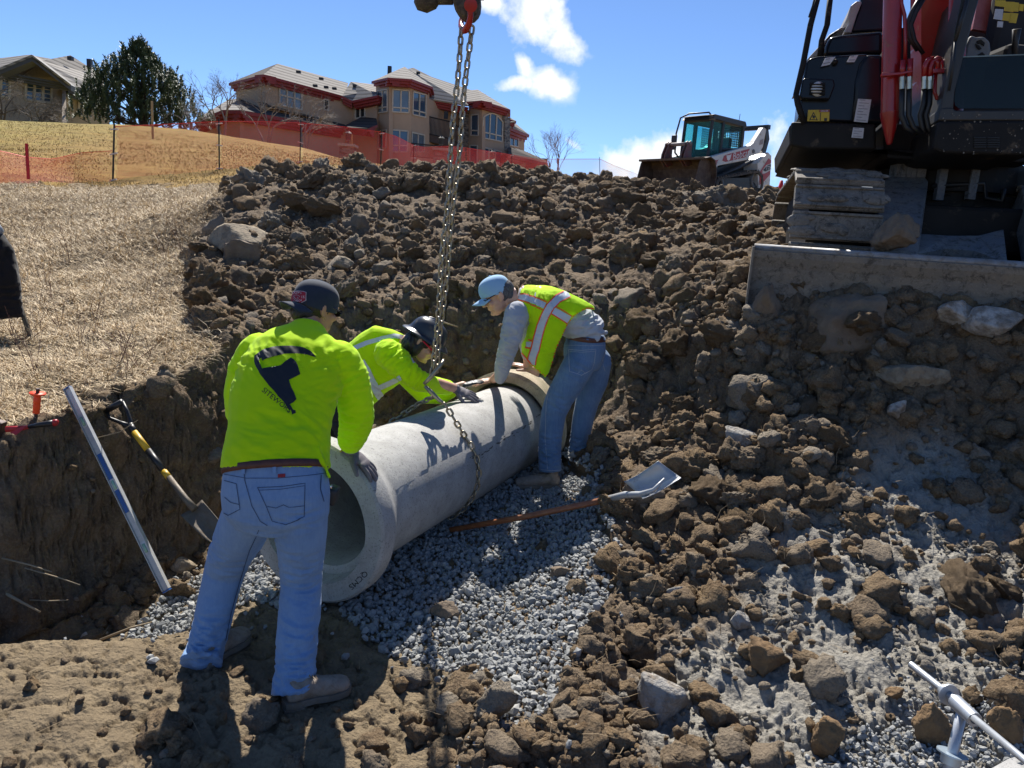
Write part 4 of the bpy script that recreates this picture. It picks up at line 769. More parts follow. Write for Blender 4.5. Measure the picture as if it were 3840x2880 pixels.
# ------------------------------------------------------------ worker behind the pipe
z6 = pxmap(1250, 950, .6329); H2 = pxmap(1480, 1150, 220/1352)
def worker_hard_hat():
    root = empty('person', (-1.05, 4.95, 0), 'worker in dark brimmed hard hat with long black hair, bending behind the pipe', 'person')
    hc = Z6(535, 530, 4.72); hd = Vector((.80, -.12, -.62)); M = frame(hd, (.5, 0, 1)); mb = MB(); head_shape(mb, hc, M, 1.0); neck(mb, hc, M, Z6(430, 540, 4.76), .056)
    loft(mb, [(Z6(60, 830, 4.95), .1, .15), (Z6(200, 660, 4.85), .1, .15), (Z6(350, 570, 4.78), .09, .16), (Z6(420, 535, 4.76), .06, .07)], (0, 1, 0))
    yt = onpipe(*z6(893, 887))[0].y-.03; sh, el, wr = Z6(335, 590, 4.60), Z6(500, 745, 4.56), Z6(722, 800, yt); limb(mb, [(sh, .055), (el, .043), (el.lerp(wr, .6), .038), (wr, .029)])
    sh2, el2, wr2 = Z6(380, 600, 4.95), Z6(560, 850, 4.92), Z6(770, 782, 4.98); limb(mb, [(sh2, .055), (el2, .043), (wr2, .03)])
    for y, dx in ((4.85, 0), (5.1, -.12)): a = Z6(60, 850, y); limb(mb, [(a, .085), (a+Vector((.08+dx, 0, -.42)), .055), (Vector((a.x+.02+dx, y, .3)), .042)])
    body = organic('body', mb, .006, SKIN2, root, 3); eyes(hc, M, body)
    # hair to the jaw line
    hb = MB(); e = lambda p, r: hb.ell(hc+M @ Vector(p), r, M, 3)
    e((0, -.02, .03), (.084, .098, .088)); e((.05, -.045, -.06), (.045, .055, .10)); e((-.05, -.045, -.06), (.045, .055, .10)); e((0, -.075, -.05), (.075, .045, .10)); e((.066, .0, -.05), (.026, .032, .09)); e((-.066, 0, -.05), (.026, .032, .09)); e((.06, -.02, -.12), (.03, .035, .05))
    organic('hair', hb, .005, HAIR, root, 3, lambda c, n: .006*fbm(c*np.array([55, 55, 12]), 3, 4))
    # full-brim hard hat
    A = frame(hd+Vector((.10, 0, .12)), (.5, 0, 1)); cc = hc+A @ Vector((0, -.004, .055)); n = 44; hh = MB(); rings = []
    for a, rx, ry in ((-.022, .152, .172), (-.014, .150, .170), (-.004, .122, .142), (.006, .108, .128), (.035, .106, .125), (.065, .098, .114), (.092, .078, .090), (.108, .050, .057), (.114, .016, .018)):
        rings.append([hh.bm.verts.new(cc+A @ Vector((rx*math.sin(2*math.pi*k/n), ry*math.cos(2*math.pi*k/n), a-.012*math.cos(4*math.pi*k/n)*(a < 0)))) for k in range(n)])
    for a, b in zip(rings, rings[1:]):
        for k in range(n): hh.bm.faces.new((a[k], a[(k+1) % n], b[(k+1) % n], b[k]))
    hh.bm.faces.new(rings[-1]); HM = mat('hard_hat_shell', (.028, .033, .042), .28, c2=(.035, .04, .05), scale=9, dirt=.12, bmp=.05, bscale=30); ho = hh.build('hard_hat', HM, root, True); sm = ho.modifiers.new('s', 'SOLIDIFY'); sm.thickness = .003; sm = ho.modifiers.new('b', 'SUBSURF'); sm.render_levels = 1
    r = MB()
    for x in (-.035, 0, .035): r.tube([cc+A @ Vector((x, y, .118-abs(x)*.25-(y*y)*5.2)) for y in (-.105, -.08, -.04, 0, .04, .08, .105)], .006, 8)
    r.build('hat_ridge', HM, ho, True)
    sg = MB(); e2 = lambda x, y, z: hc+M @ Vector((x, y, z))
    for s_ in (-1, 1): sg.tube([e2(s_*.082, -.0, .024), e2(s_*.079, .06, .02), e2(s_*.066, .096, .016)], .0055, 6)
    sg.tube([e2(-.066, .096, .024), e2(0, .112, .026), e2(.066, .096, .024)], .0045, 6); so2 = sg.build('safety_glasses', mat('hot_red_frame', (.75, .01, .06), .4), root, True)
    l = MB()
    for s_ in (-1, 1): l.ell(e2(s_*.035, .101, .006), (.032, .006, .02), M, 2)
    l.build('lens', mat('mirror_lens', (.1, .25, .3), .1, .8), so2, True)
    # shirt
    mb = MB()
    loft(mb, [(Z6(20, 880, 4.98), .16, .20), (Z6(110, 780, 4.92), .165, .2), (Z6(190, 690, 4.86), .165, .205), (Z6(270, 630, 4.82), .15, .21), (Z6(340, 580, 4.79), .12, .2), (Z6(395, 550, 4.77), .082, .12), (Z6(425, 540, 4.76), .066, .072)], (0, 1, 0))
    loft(mb, [(Z6(60, 700, 4.9), .16, .13), (Z6(200, 800, 4.9), .15, .09), (Z6(260, 870, 4.9), .13, .03)], (0, 1, 0))
    limb(mb, [(Z6(325, 590, 4.62), .096), (Z6(390, 655, 4.56), .085), (Z6(450, 715, 4.52), .074), (Z6(510, 755, 4.55), .067), (Z6(590, 780, (4.55+yt)/2), .058), (Z6(680, 796, yt), .052)])
    limb(mb, [(Z6(365, 600, 4.95), .09), (Z6(440, 730, 4.93), .075), (Z6(540, 840, 4.91), .064), (Z6(640, 845, 4.94), .058), (Z6(700, 815, 4.96), .05)])
    fs = [(Z6(500, 750, 4.45), (1, 0, -.3), .13, .011, 36), (Z6(350, 620, 4.5), (.7, 0, -.7), .13, .012, 28), (Z6(200, 760, 4.7), (.6, 0, .8), .16, .010, 24), (Z6(640, 790, 4.5), (1, 0, 0), .08, .007, 46), (Z6(440, 590, 4.6), (.4, 0, 1), .08, .007, 30)]
    shirt = organic('shirt', mb, .0075, NEON, root, 6, folds(fs, .002, 51)); sb = bvh(shirt)
    T = [((125, 562), (200, 530), (290, 505), (360, 490), (420, 500)), ((165, 640), (200, 700), (235, 770), (265, 830), (300, 885))]
    for pl_ in (strip(T[0], 26, z6), strip(T[1], 46, z6), strip([(262, 800), (320, 775), (400, 735)], 30, z6), strip([(462, 610), (478, 650)], 16, z6)): decal('reflective_tape', pl_, z6, sb, REFL, shirt, .0035, 1.6)
    decal('shirt_pocket_flap', strip([(410, 810), (425, 825)], 9, z6), z6, sb, PRINT, shirt, .004, 1.6)
    mb = MB(); a0 = Z6(50, 850, 4.97); loft(mb, [(Z6(20, 850, 4.98), .155, .19), (Z6(10, 930, 4.98), .15, .19), (Z6(40, 1000, 4.98), .13, .18)], (0, 1, 0))
    for y, dx in ((4.86, .0), (5.1, -.12)): a = Z6(60, 930, y); limb(mb, [(a, .11), (a+Vector((.1+dx, -.02, -.30)), .085), (Vector((a.x+.05+dx, y, .42)), .075), (Vector((a.x+.03+dx, y, .28)), .075)])
    organic('trousers', mb, .009, DARKW, root, 5, folds([(Z6(60, 980, 4.8), (0, 0, 1), .3, .008, 26)], .001, 8))
    for y, dx in ((4.86, 0.), (5.1, -.12)): a = Z6(60, 930, y); x = a.x+dx+.0; boot((x-.03, y, sz(x, y)-.01), (1, -.15, 0), root, .28, (x+.03, y, .33))
    # gloves
    g = MB(); tp_, nb = onpipe(*z6(893, 887), .014); w = Z6(722, 802, tp_.y-.03); d = (tp_-w).normalized(); hand_shape(g, w, d, Vector((.1, -.5, 1)), 1, .13, .2, .10, True, 1.1); g.tube([w-d*.03, w+d*.02], [.034, .031], 16); gl = organic('glove', g, .0038, GLOVE, root, 3)
    g = MB(); w = Z6(765, 785, 4.97); d = (Z6(850, 760, 5.0)-w).normalized(); hand_shape(g, w, d, (0, 0, 1), -1, .2, .17, .1, True, 1.1); organic('glove', g, .004, GLOVED, root, 3)
    return root
# ------------------------------------------------------------ man in the vest
V3m = pxmap(1790, 1020, .2411)
def ZV(x, y, Y): return P(*V3m(x, y), Y)
def worker_in_vest():
    root = empty('person', (.42, 5.1, sz(.42, 5.1)), 'worker in neon vest, grey shirt and light blue cap bending over the pipe joint', 'person')
    hc = ZV(330, 375, 5.05); hd = Vector((-.86, -.12, -.50)); M = frame(hd, (-.5, 0, 1)); mb = MB(); head_shape(mb, hc, M, 1.05); neck(mb, hc, M, ZV(610, 400, 5.07), .062)
    loft(mb, [(ZV(1750, 900, 5.12), .15, .1), (ZV(1300, 600, 5.1), .17, .12), (ZV(900, 450, 5.08), .18, .11), (ZV(650, 390, 5.07), .08, .08)], (0, 1, 0))
    limb(mb, [(ZV(600, 600, 4.92), .055), (ZV(520, 1050, 4.90), .045), (ZV(390, 1560, 4.97), .031)]); limb(mb, [(ZV(700, 620, 5.24), .055), (ZV(760, 1050, 5.30), .046), (ZV(790, 1440, 5.33), .032)])
    yt = onpipe(*z6(860, 790), 0)[0].y; w = Z6(948, 748, yt-.06); d = (Z6(846, 768, yt-.07)-w).normalized(); hand_shape(mb, w, d, (.1, -.2, 1), 1, .16, .19, .12, True, 1.0); mb.tube([Z6(985, 720, 4.98), w], [.036, .03], 16)
    w = Z6(1175, 690, 5.33); d = (Z6(1085, 655, 5.36)-w).normalized(); hand_shape(mb, w, d, (.1, -.1, 1), -1, .18, .19, .12, True, 1.0); mb.tube([Z6(1225, 700, 5.32), w], [.04, .032], 16)
    for pts in (((1475, 620, 5.0), (1330, 900, 5.0), (1290, 1240, 4.97)), ((1545, 620, 5.2), (1490, 900, 5.24), (1445, 1210, 5.28))): limb(mb, [(Z6(*pts[0]), .08), (Z6(*pts[1]), .055), (Z6(*pts[2]), .042)])
    body = organic('body', mb, .0055, SKIN2, root, 3); eyes(hc, M, body, 1.05)
    hb = MB(); hb.ell(hc+M @ Vector((0, -.03, .022)), (.084, .095, .088), M, 3); hb.ell(hc+M @ Vector((0, -.068, -.025)), (.066, .045, .05), M, 3); organic('hair', hb, .005, mat('greying_hair', (.03, .028, .03), .6, c2=(.12, .12, .13), scale=120, bmp=.5, bscale=200), root, 2, lambda c, n: .002*fbm(c*80, 3, 4))
    # cap
    A = frame(hd+Vector((.16, 0, .18)), (-.5, 0, 1)); cc = hc+A @ Vector((0, .008, .042)); n = 40; cap = MB(); rings = []
    for a, r in ((-.026, .98), (-.01, 1.02), (.014, 1.03), (.04, .985), (.062, .90), (.080, .76), (.093, .56), (.101, .32), (.104, .08)): rings.append([cap.bm.verts.new(cc+A @ Vector((.090*r*math.sin(2*math.pi*k/n), .110*r*math.cos(2*math.pi*k/n), a+.008*(math.cos(2*math.pi*k/n)*(a < .02))))) for k in range(n)])
    for a, b in zip(rings, rings[1:]):
        for k in range(n): cap.bm.faces.new((a[k], a[(k+1) % n], b[(k+1) % n], b[k]))
    cap.bm.faces.new(rings[-1]); co = cap.build('cap', SKYCAP, root, True); sm = co.modifiers.new('s', 'SUBSURF'); sm.render_levels = 1
    bl = MB(); rows = []
    for j in range(6):
        t = j/5; rows.append([bl.bm.verts.new(cc+A @ Vector((u*.080*(1-.2*t*t), .098*math.sqrt(max(0, 1-(u*.8)**2))+.085*t*(1-.35*u*u), -.016-.026*u*u-.022*t))) for u in [-1+2*k/14 for k in range(15)]])
    for a, b in zip(rows, rows[1:]):
        for k in range(14): bl.bm.faces.new((a[k], a[k+1], b[k+1], b[k]))
    bo = bl.build('bill', SKYCAP, co, True); s_ = bo.modifiers.new('s', 'SOLIDIFY'); s_.thickness = .004; s_.offset = 0; MB().ell(cc+A @ Vector((0, 0, .105)), (.009, .009, .005), A, 2).build('cap_button', SKYCAP, co, True)
    sg = MB(); e2 = lambda x, y, z: hc+M @ Vector((x, y, z))*1.05
    for s1 in (-1, 1): sg.tube([e2(s1*.083, -.015, .024), e2(s1*.080, .05, .02), e2(s1*.066, .096, .014)], .0035, 6); sg.ell(e2(s1*.034, .1, .008), (.03, .006, .017), M, 2)
    sg.tube([e2(-.066, .096, .02), e2(0, .112, .022), e2(.066, .096, .02)], .003, 6); sg.build('glasses', GLASSB, root, True)
    # grey long sleeved shirt
    mb = MB()
    loft(mb, [(ZV(1790, 960, 5.13), .185, .118), (ZV(1700, 900, 5.12), .185, .130), (ZV(1550, 790, 5.11), .18, .125), (ZV(1300, 650, 5.1), .185, .125), (ZV(1000, 530, 5.09), .195, .13), (ZV(800, 455, 5.08), .19, .11), (ZV(680, 415, 5.07), .12, .085), (ZV(620, 400, 5.07), .068, .07)], (0, 1, 0))
    limb(mb, [(ZV(620, 640, 4.93), .086), (ZV(580, 760, 4.90), .081), (ZV(545, 900, 4.89), .076), (ZV(515, 1050, 4.89), .071), (ZV(475, 1200, 4.91), .065), (ZV(430, 1350, 4.93), .060), (ZV(390, 1480, 4.95), .056), (ZV(370, 1590, 4.97), .048), (ZV(355, 1660, 4.98), .04)])
    limb(mb, [(ZV(700, 640, 5.25), .084), (ZV(740, 850, 5.29), .074), (ZV(770, 1080, 5.31), .064), (ZV(800, 1300, 5.325), .052)])
    mb.prism([ZV(1700, 830, 4.95), ZV(2040, 935, 5.0), ZV(2010, 985, 5.02), ZV(1880, 985, 4.95), ZV(1700, 920, 4.95)], (0, .03, 0))
    fs = [(ZV(520, 1050, 4.8), (.2, 0, 1), .12, .010, 34), (ZV(420, 1400, 4.8), (.2, 0, 1), .12, .012, 40), (ZV(1800, 800, 4.95), (.4, 0, -1), .16, .012, 30), (ZV(600, 700, 4.85), (.5, 0, 1), .1, .006, 28)]
    shirt = organic('shirt', mb, .0075, GREYSH, root, 5, folds(fs, .0018, 71))
    # vest: its own shell over the shirt, open at the arm
    vb = MB(); loft(vb, [(ZV(1640, 600, 5.10), .20, .085), (ZV(1480, 560, 5.10), .21, .110), (ZV(1250, 600, 5.10), .205, .145), (ZV(1000, 540, 5.09), .212, .148), (ZV(800, 460, 5.08), .205, .122), (ZV(690, 418, 5.07), .14, .095), (ZV(650, 404, 5.07), .085, .08)], (0, 1, 0))
    vo_ = [ZV(x, y, 4.89) for x, y in [(560, 1030), (640, 1215), (870, 1470), (1060, 1650), (1110, 1570), (1220, 1210), (1390, 830), (1480, 690), (1790, 560), (1640, 440), (1350, 300), (1100, 220), (900, 205), (690, 220), (600, 300), (520, 430), (560, 520), (700, 600), (790, 700), (830, 800), (780, 900)]]
    def clipvest(o, poly):
        # keep only what the traced outline covers on the near side, and the mirrored far side
        bm = bmesh.new(); bm.from_mesh(o.data); pp = [V3m(x, y) for x, y in poly]; inv = CM.transposed(); dead = []
        bmesh.ops.subdivide_edges(bm, edges=bm.edges[:], cuts=1, use_grid_fill=True)
        for f in bm.faces:
            c = f.calc_center_median(); v = inv @ (c-CAM); px, py = 512+FPX*v.x/-v.z, 384-FPX*v.y/-v.z
            if not inpoly(np.array([px]), np.array([py]), pp)[0]: dead.append(f)
        bmesh.ops.delete(bm, geom=dead, context='FACES'); bm.to_mesh(o.data); bm.free()
    outl = [(640, 1215), (870, 1470), (1055, 1640), (1110, 1560), (1165, 1400), (1225, 1190), (1300, 1030), (1400, 820), (1490, 700), (1600, 620), (1700, 575), (1860, 590), (1790, 520), (1640, 430), (1470, 350), (1350, 290), (1150, 225), (950, 195), (690, 205), (620, 260), (560, 350), (500, 450), (440, 575), (520, 515), (590, 515), (660, 550), (730, 620), (790, 700), (812, 800), (785, 860), (770, 920), (760, 1000), (690, 1130)]
    mb = MB(); loft(mb, [(ZV(1800, 590, 5.11), .19, .09), (ZV(1640, 640, 5.11), .20, .125), (ZV(1430, 640, 5.10), .205, .16), (ZV(1200, 640, 5.10), .212, .185), (ZV(1000, 580, 5.09), .216, .175), (ZV(800, 480, 5.08), .21, .13), (ZV(690, 420, 5.07), .15, .105), (ZV(640, 400, 5.07), .085, .085)], (0, 1, 0))
    loft(mb, [(ZV(1150, 700, 5.09), .214, .20), (ZV(1060, 1000, 5.09), .212, .17), (ZV(970, 1250, 5.09), .205, .13), (ZV(950, 1500, 5.09), .19, .11), (ZV(1040, 1690, 5.09), .18, .06)], (0, 1, 0))
    vest = organic('vest', mb, .0075, NEON2, root, 5, folds([(ZV(850, 350, 4.9), (1, 0, .2), .16, .008, 26), (ZV(1050, 1300, 4.85), (.3, 0, 1), .15, .006, 20)], .0018, 33)); clipvest(vest, outl)
    s2 = vest.modifiers.new('s', 'SOLIDIFY'); s2.thickness = .003; s2.offset = 0; vbv = bvh(vest)
    main = [(1420, 335), (1250, 420), (1130, 540), (1050, 680), (990, 850), (945, 1020), (905, 1200), (860, 1330), (845, 1440)]
    edge = lambda pts, w=17: decal('orange_trim', strip(pts, w, V3m), V3m, vbv, ORNG, vest, .0055, 1.6)
    for pl_ in (strip(main, 118, V3m), strip([(505, 455), (640, 380), (760, 405), (900, 455), (1050, 525)], 92, V3m), strip([(1175, 605), (1290, 665), (1430, 745)], 118, V3m), strip([(765, 1125), (850, 1125)], 80, V3m)): decal('reflective_tape', pl_, V3m, vbv, REFL, vest, .0035, 1.6)
    off = lambda pts, d: [tuple(Vector(p)+Vector((-(Vector(pts[min(i+1, len(pts)-1)])-Vector(pts[max(i-1, 0)])).normalized().y, (Vector(pts[min(i+1, len(pts)-1)])-Vector(pts[max(i-1, 0)])).normalized().x))*d) for i, p in enumerate(pts)]
    for s1 in (1, -1): edge(off(main, s1*63))
    edge([(530, 440), (640, 345), (740, 345), (900, 395), (1085, 470)]); edge([(500, 470), (620, 425), (720, 455), (850, 510), (1010, 590)]); edge([(1215, 540), (1340, 605), (1475, 690)]); edge([(1150, 650), (1270, 720), (1395, 800)])
    edge([(750, 1170), (835, 1190)], 22); edge([(800, 1050), (855, 1070)], 22); edge([(652, 1215), (870, 1470), (1055, 1640), (1112, 1560), (1165, 1400), (1225, 1190), (1300, 1030), (1400, 820), (1490, 700), (1600, 620), (1700, 575), (1850, 585)], 34); edge([(430, 590), (520, 525), (590, 520), (660, 555), (725, 620), (785, 700), (803, 800), (780, 870)], 34)
    # jeans
    mb = MB()
    loft(mb, [(ZV(1690, 985, 5.12), .185, .118), (ZV(1690, 1060, 5.12), .19, .135), (ZV(1670, 1180, 5.12), .20, .148), (ZV(1650, 1330, 5.12), .20, .142), (ZV(1620, 1460, 5.12), .18, .12)], (0, 1, 0))
    limb(mb, [(Z6(1465, 640, 5.01), .112), (Z6(1410, 740, 5.0), .108), (Z6(1345, 850, 5.0), .098), (Z6(1305, 950, 5.0), .088), (Z6(1290, 1050, 4.99), .083), (Z6(1282, 1150, 4.98), .079), (Z6(1282, 1210, 4.97), .080), (Z6(1284, 1290, 4.955), .078)], 26, False)
    limb(mb, [(Z6(1560, 640, 5.2), .108), (Z6(1545, 760, 5.22), .098), (Z6(1505, 880, 5.24), .085), (Z6(1480, 980, 5.25), .078), (Z6(1465, 1080, 5.26), .074), (Z6(1452, 1180, 5.27), .073), (Z6(1446, 1262, 5.28), .072)], 26, False)
    fs = [(Z6(1290, 1180, 4.88), (0, 0, 1), .12, .011, 40), (Z6(1320, 880, 4.9), (.3, 0, 1), .12, .007, 30), (Z6(1450, 1170, 5.2), (0, 0, 1), .1, .011, 40), (Z6(1440, 720, 4.9), (.6, 0, 1), .1, .006, 28)]
    jeans = organic('jeans', mb, .007, DENIM2, root, 5, folds(fs, .0014, 41)); jb = bvh(jeans)
    pocket([(1395, 570), (1470, 575), (1555, 568), (1545, 650), (1530, 690), (1470, 722), (1400, 700), (1395, 570)], z6, jb, jeans, STITCH, 2.6); pocket([(1370, 545), (1440, 545), (1520, 548), (1610, 545)], z6, jb, jeans, STITCH, 2); pocket([(1400, 582), (1470, 586), (1552, 580)], z6, jb, jeans, STITCH, 1.8)
    pocket([(1325, 600), (1285, 760), (1262, 900), (1255, 1100), (1262, 1180), (1270, 1280)], z6, jb, jeans, STITCH, 2.2); pocket([(1445, 715), (1470, 690), (1490, 705)], z6, jb, jeans, STITCH, 1.6); pocket([(1620, 560), (1590, 640), (1610, 700)], z6, jb, jeans, STITCH, 2.2); pocket([(1215, 1278), (1290, 1288), (1350, 1284)], z6, jb, jeans, STITCH, 2.2)
    mb = MB(); loft(mb, [(ZV(1696, 975, 5.12), .192, .128), (ZV(1693, 1005, 5.12), .194, .132), (ZV(1690, 1040, 5.12), .195, .135)], (0, 1, 0)); mb.build('belt', BELT, root, True)
    bj = bvh(root.children[-1]) if False else jb
    for x, y in ((1410, 1060), (1710, 990), (1950, 1000)): decal('belt_loop', [[(x-16, y-60), (x+16, y-60), (x+22, y+70), (x-10, y+70)]], V3m, jb, DENIM2, jeans, .012, 1.5)
    boot(Z6(1345, 1385, 4.97), (-1, -.12, -.02), root, .33, Z6(1284, 1285, 4.957)); hb = Z6(1478, 1345, 5.30); hx = Z6(1446, 1262, 5.28); boot(Vector((hx.x+.045, hx.y+.03, hb.z)), (-.80, -.55, 0), root, .28, hx)
    return root
worker_at_bell(); worker_hard_hat(); worker_in_vest()
# ------------------------------------------------------------ chain sling
STEEL = mat('worn_chain_steel', (.30, .26, .20), .42, .85, c2=(.40, .35, .26), scale=40, dirt=.25, bmp=.2, bscale=200)
def link_pts(n=20, L=.060, Wd=.040, r=.0068):
    pts = []; a = L/2-Wd/2; rr = Wd/2-r
    for k in range(n):
        t = 2*math.pi*k/n; pts.append((math.cos(t)*rr+(a if math.cos(t) > 0 else -a)*(1 if abs(math.cos(t)) > 1e-6 else 0), math.sin(t)*rr))
    return pts
def strand(mb, path, start=0, pitch=.044, up=(0, 1, 0), r=.0068):
    path = [Vector(p) for p in path]; cum = [0]
    for a, b in zip(path, path[1:]): cum.append(cum[-1]+(b-a).length)
    n = int(cum[-1]/pitch); lp = link_pts()
    def at(s):
        s = max(0, min(cum[-1]-1e-6, s))
        for i in range(len(path)-1):
            if cum[i+1] >= s: return path[i].lerp(path[i+1], (s-cum[i])/max(1e-9, cum[i+1]-cum[i]))
        return path[-1]
    for k in range(n+1):
        c = at(k*pitch); d = (at(k*pitch+.02)-at(k*pitch-.02)).normalized(); u = Vector(up); u = (u-d*u.dot(d)).normalized(); w = d.cross(u); a = (math.radians(38) if (k+start) % 2 else math.radians(-52))+random.uniform(-.15, .15); s = u*math.sin(a)+w*math.cos(a)
        mb.tube([c+d*x+s*y for x, y in lp], r, 8, closed=True)
CH_TOP = P(467, 30, 4.30); CH_BOT = P(434, 372, 4.36)
def sling():
    root = empty('lifting_chain', CH_BOT, 'double strand of worn steel lifting chain hanging from the red shackle down to the pipe', 'chain')
    a, b = P(461, 32, 4.30), P(471, 30, 4.30)
    for p0, off, s in ((a, Vector((-.004, -.02, 0)), 0), (b, Vector((.014, .02, 0)), 1)):
        e = CH_BOT+off; pts = [p0.lerp(e, t)+Vector((.004*math.sin(t*17+s*2), 0, 0)) for t in [i/24 for i in range(25)]]; m = MB(); strand(m, pts, s); m.build('chain_strand', STEEL, root, True)
    # grab hooks
    for pts, rr in (([P(444, 360, 4.33), P(440, 366, 4.31), P(430, 378, 4.29), P(424, 384, 4.29)], [.009, .010, .013, .010]), ([P(425, 386, 4.28), P(431, 392, 4.27), P(439, 400, 4.26), P(446, 405, 4.25)], [.010, .014, .012, .008])): MB().tube(pts, rr, 12).build('grab_hook', STEEL, root, True)
    # sling round the barrel
    s0 = (P(448, 410, 4.25)-PN).dot(AX); loopc = PN+AX*s0; rx = Vector((AX.y, -AX.x, 0)).normalized(); up = rx.cross(AX); up = up if up.z > 0 else -up; R_ = RO+.012
    c1 = lambda an, k=0: PN+AX*(s0+k)+(up*math.cos(an)+rx*math.sin(an))*R_
    m = MB(); st = P(446, 406, 4.25); front = [st, P(459, 421, 4.26).lerp(c1(R(38), .02), .3)]+[c1(R(x), .02+.10*math.sin(R(x))) for x in range(46, 150, 6)]; strand(m, front, 1, up=tuple(rx)); m.build('chain_strand', STEEL, root, True)
    m = MB(); back = [P(431, 398, 4.33), P(418, 404, 4.40), P(404, 414, 4.47)]+[c1(R(x), -.0) for x in range(-40, -150, -8)]; strand(m, back, 0, up=tuple(rx)); m.build('chain_strand', STEEL, root, True)
    # shackle
    RED = mat('shackle_red', (.42, .012, .010), .4, c2=(.32, .01, .01), scale=20, dirt=.12, bmp=.1, bscale=80)
    mp = pxmap(1550, 0, 300/1991); Q = lambda x, y, Y: P(*mp(x, y), Y)
    s = empty('shackle', Q(1300, 780, 4.3), 'bright red bow shackle joining the chain to the steel hook', 'shackle')
    MB().tube([Q(1430, 130, 4.17), Q(1420, 280, 4.17), Q(1420, 430, 4.18), Q(1385, 590, 4.2), Q(1300, 740, 4.27), Q(1240, 760, 4.33), Q(1190, 650, 4.4), Q(1190, 540, 4.44), Q(1230, 420, 4.46), Q(1300, 300, 4.46), Q(1340, 130, 4.46)], [.017, .0155, .015, .0165, .019, .018, .016, .015, .015, .015, .016], 16).build('bow', RED, s, True)
    pn = MB(); d = (Q(1380, 130, 4.5)-Q(1430, 130, 4.14)).normalized(); pn.lathe(Q(1430, 130, 4.145), d, [(0, .024), (.003, .034), (.03, .034), (.033, .02), (.36, .02)], 28); pb = pn.build('pin', RED, s, True); smooth_angle(pb, 40)
    # hook / linkage the shackle hangs from, reaching up out of view
    HK = mat('muddy_cast_steel', (.035, .027, .02), .8, c2=(.075, .055, .04), scale=14, bmp=.7, bscale=40, bd=.012, dirt=.5)
    h = empty('bucket_linkage', Q(1400, 200, 4.32), 'muddy dark steel lifting eye and cross pin of the excavator arm at the top edge', 'lifting eye')
    eye = [(960, 40), (1010, 120), (1090, 250), (1190, 360), (1300, 425), (1400, 440), (1490, 400), (1590, 300), (1645, 180), (1665, 0), (1650, -260), (1500, -420), (1200, -420), (1000, -250)]
    e = MB().prism([Q(x, y, 4.24) for x, y in eye], (0, .14, 0)).build('eye_plate', HK, h); bv = e.modifiers.new('b', 'BEVEL'); bv.width = .02; bv.segments = 3
    MB().tube([Q(480, -60, 4.32), Q(980, -60, 4.32)], .036, 20).build('cross_pin', HK, h, True); MB().tube([Q(140, -110, 4.32), Q(200, -60, 4.32), Q(330, -30, 4.32), Q(440, -55, 4.32), Q(500, -120, 4.32)], [.045, .066, .07, .06, .05], 20).build('pin_boss', HK, h, True)
    MB().prism([Q(900, -350, 4.20), Q(1700, -350, 4.20), Q(2100, -1500, 4.3), Q(1200, -1500, 4.3)], (0, .24, 0)).build('dipper_arm', mat('excavator_red', (.30, .006, .008), .35, c2=(.24, .005, .006), scale=5, dirt=.1, coat=.3), h)
sling()
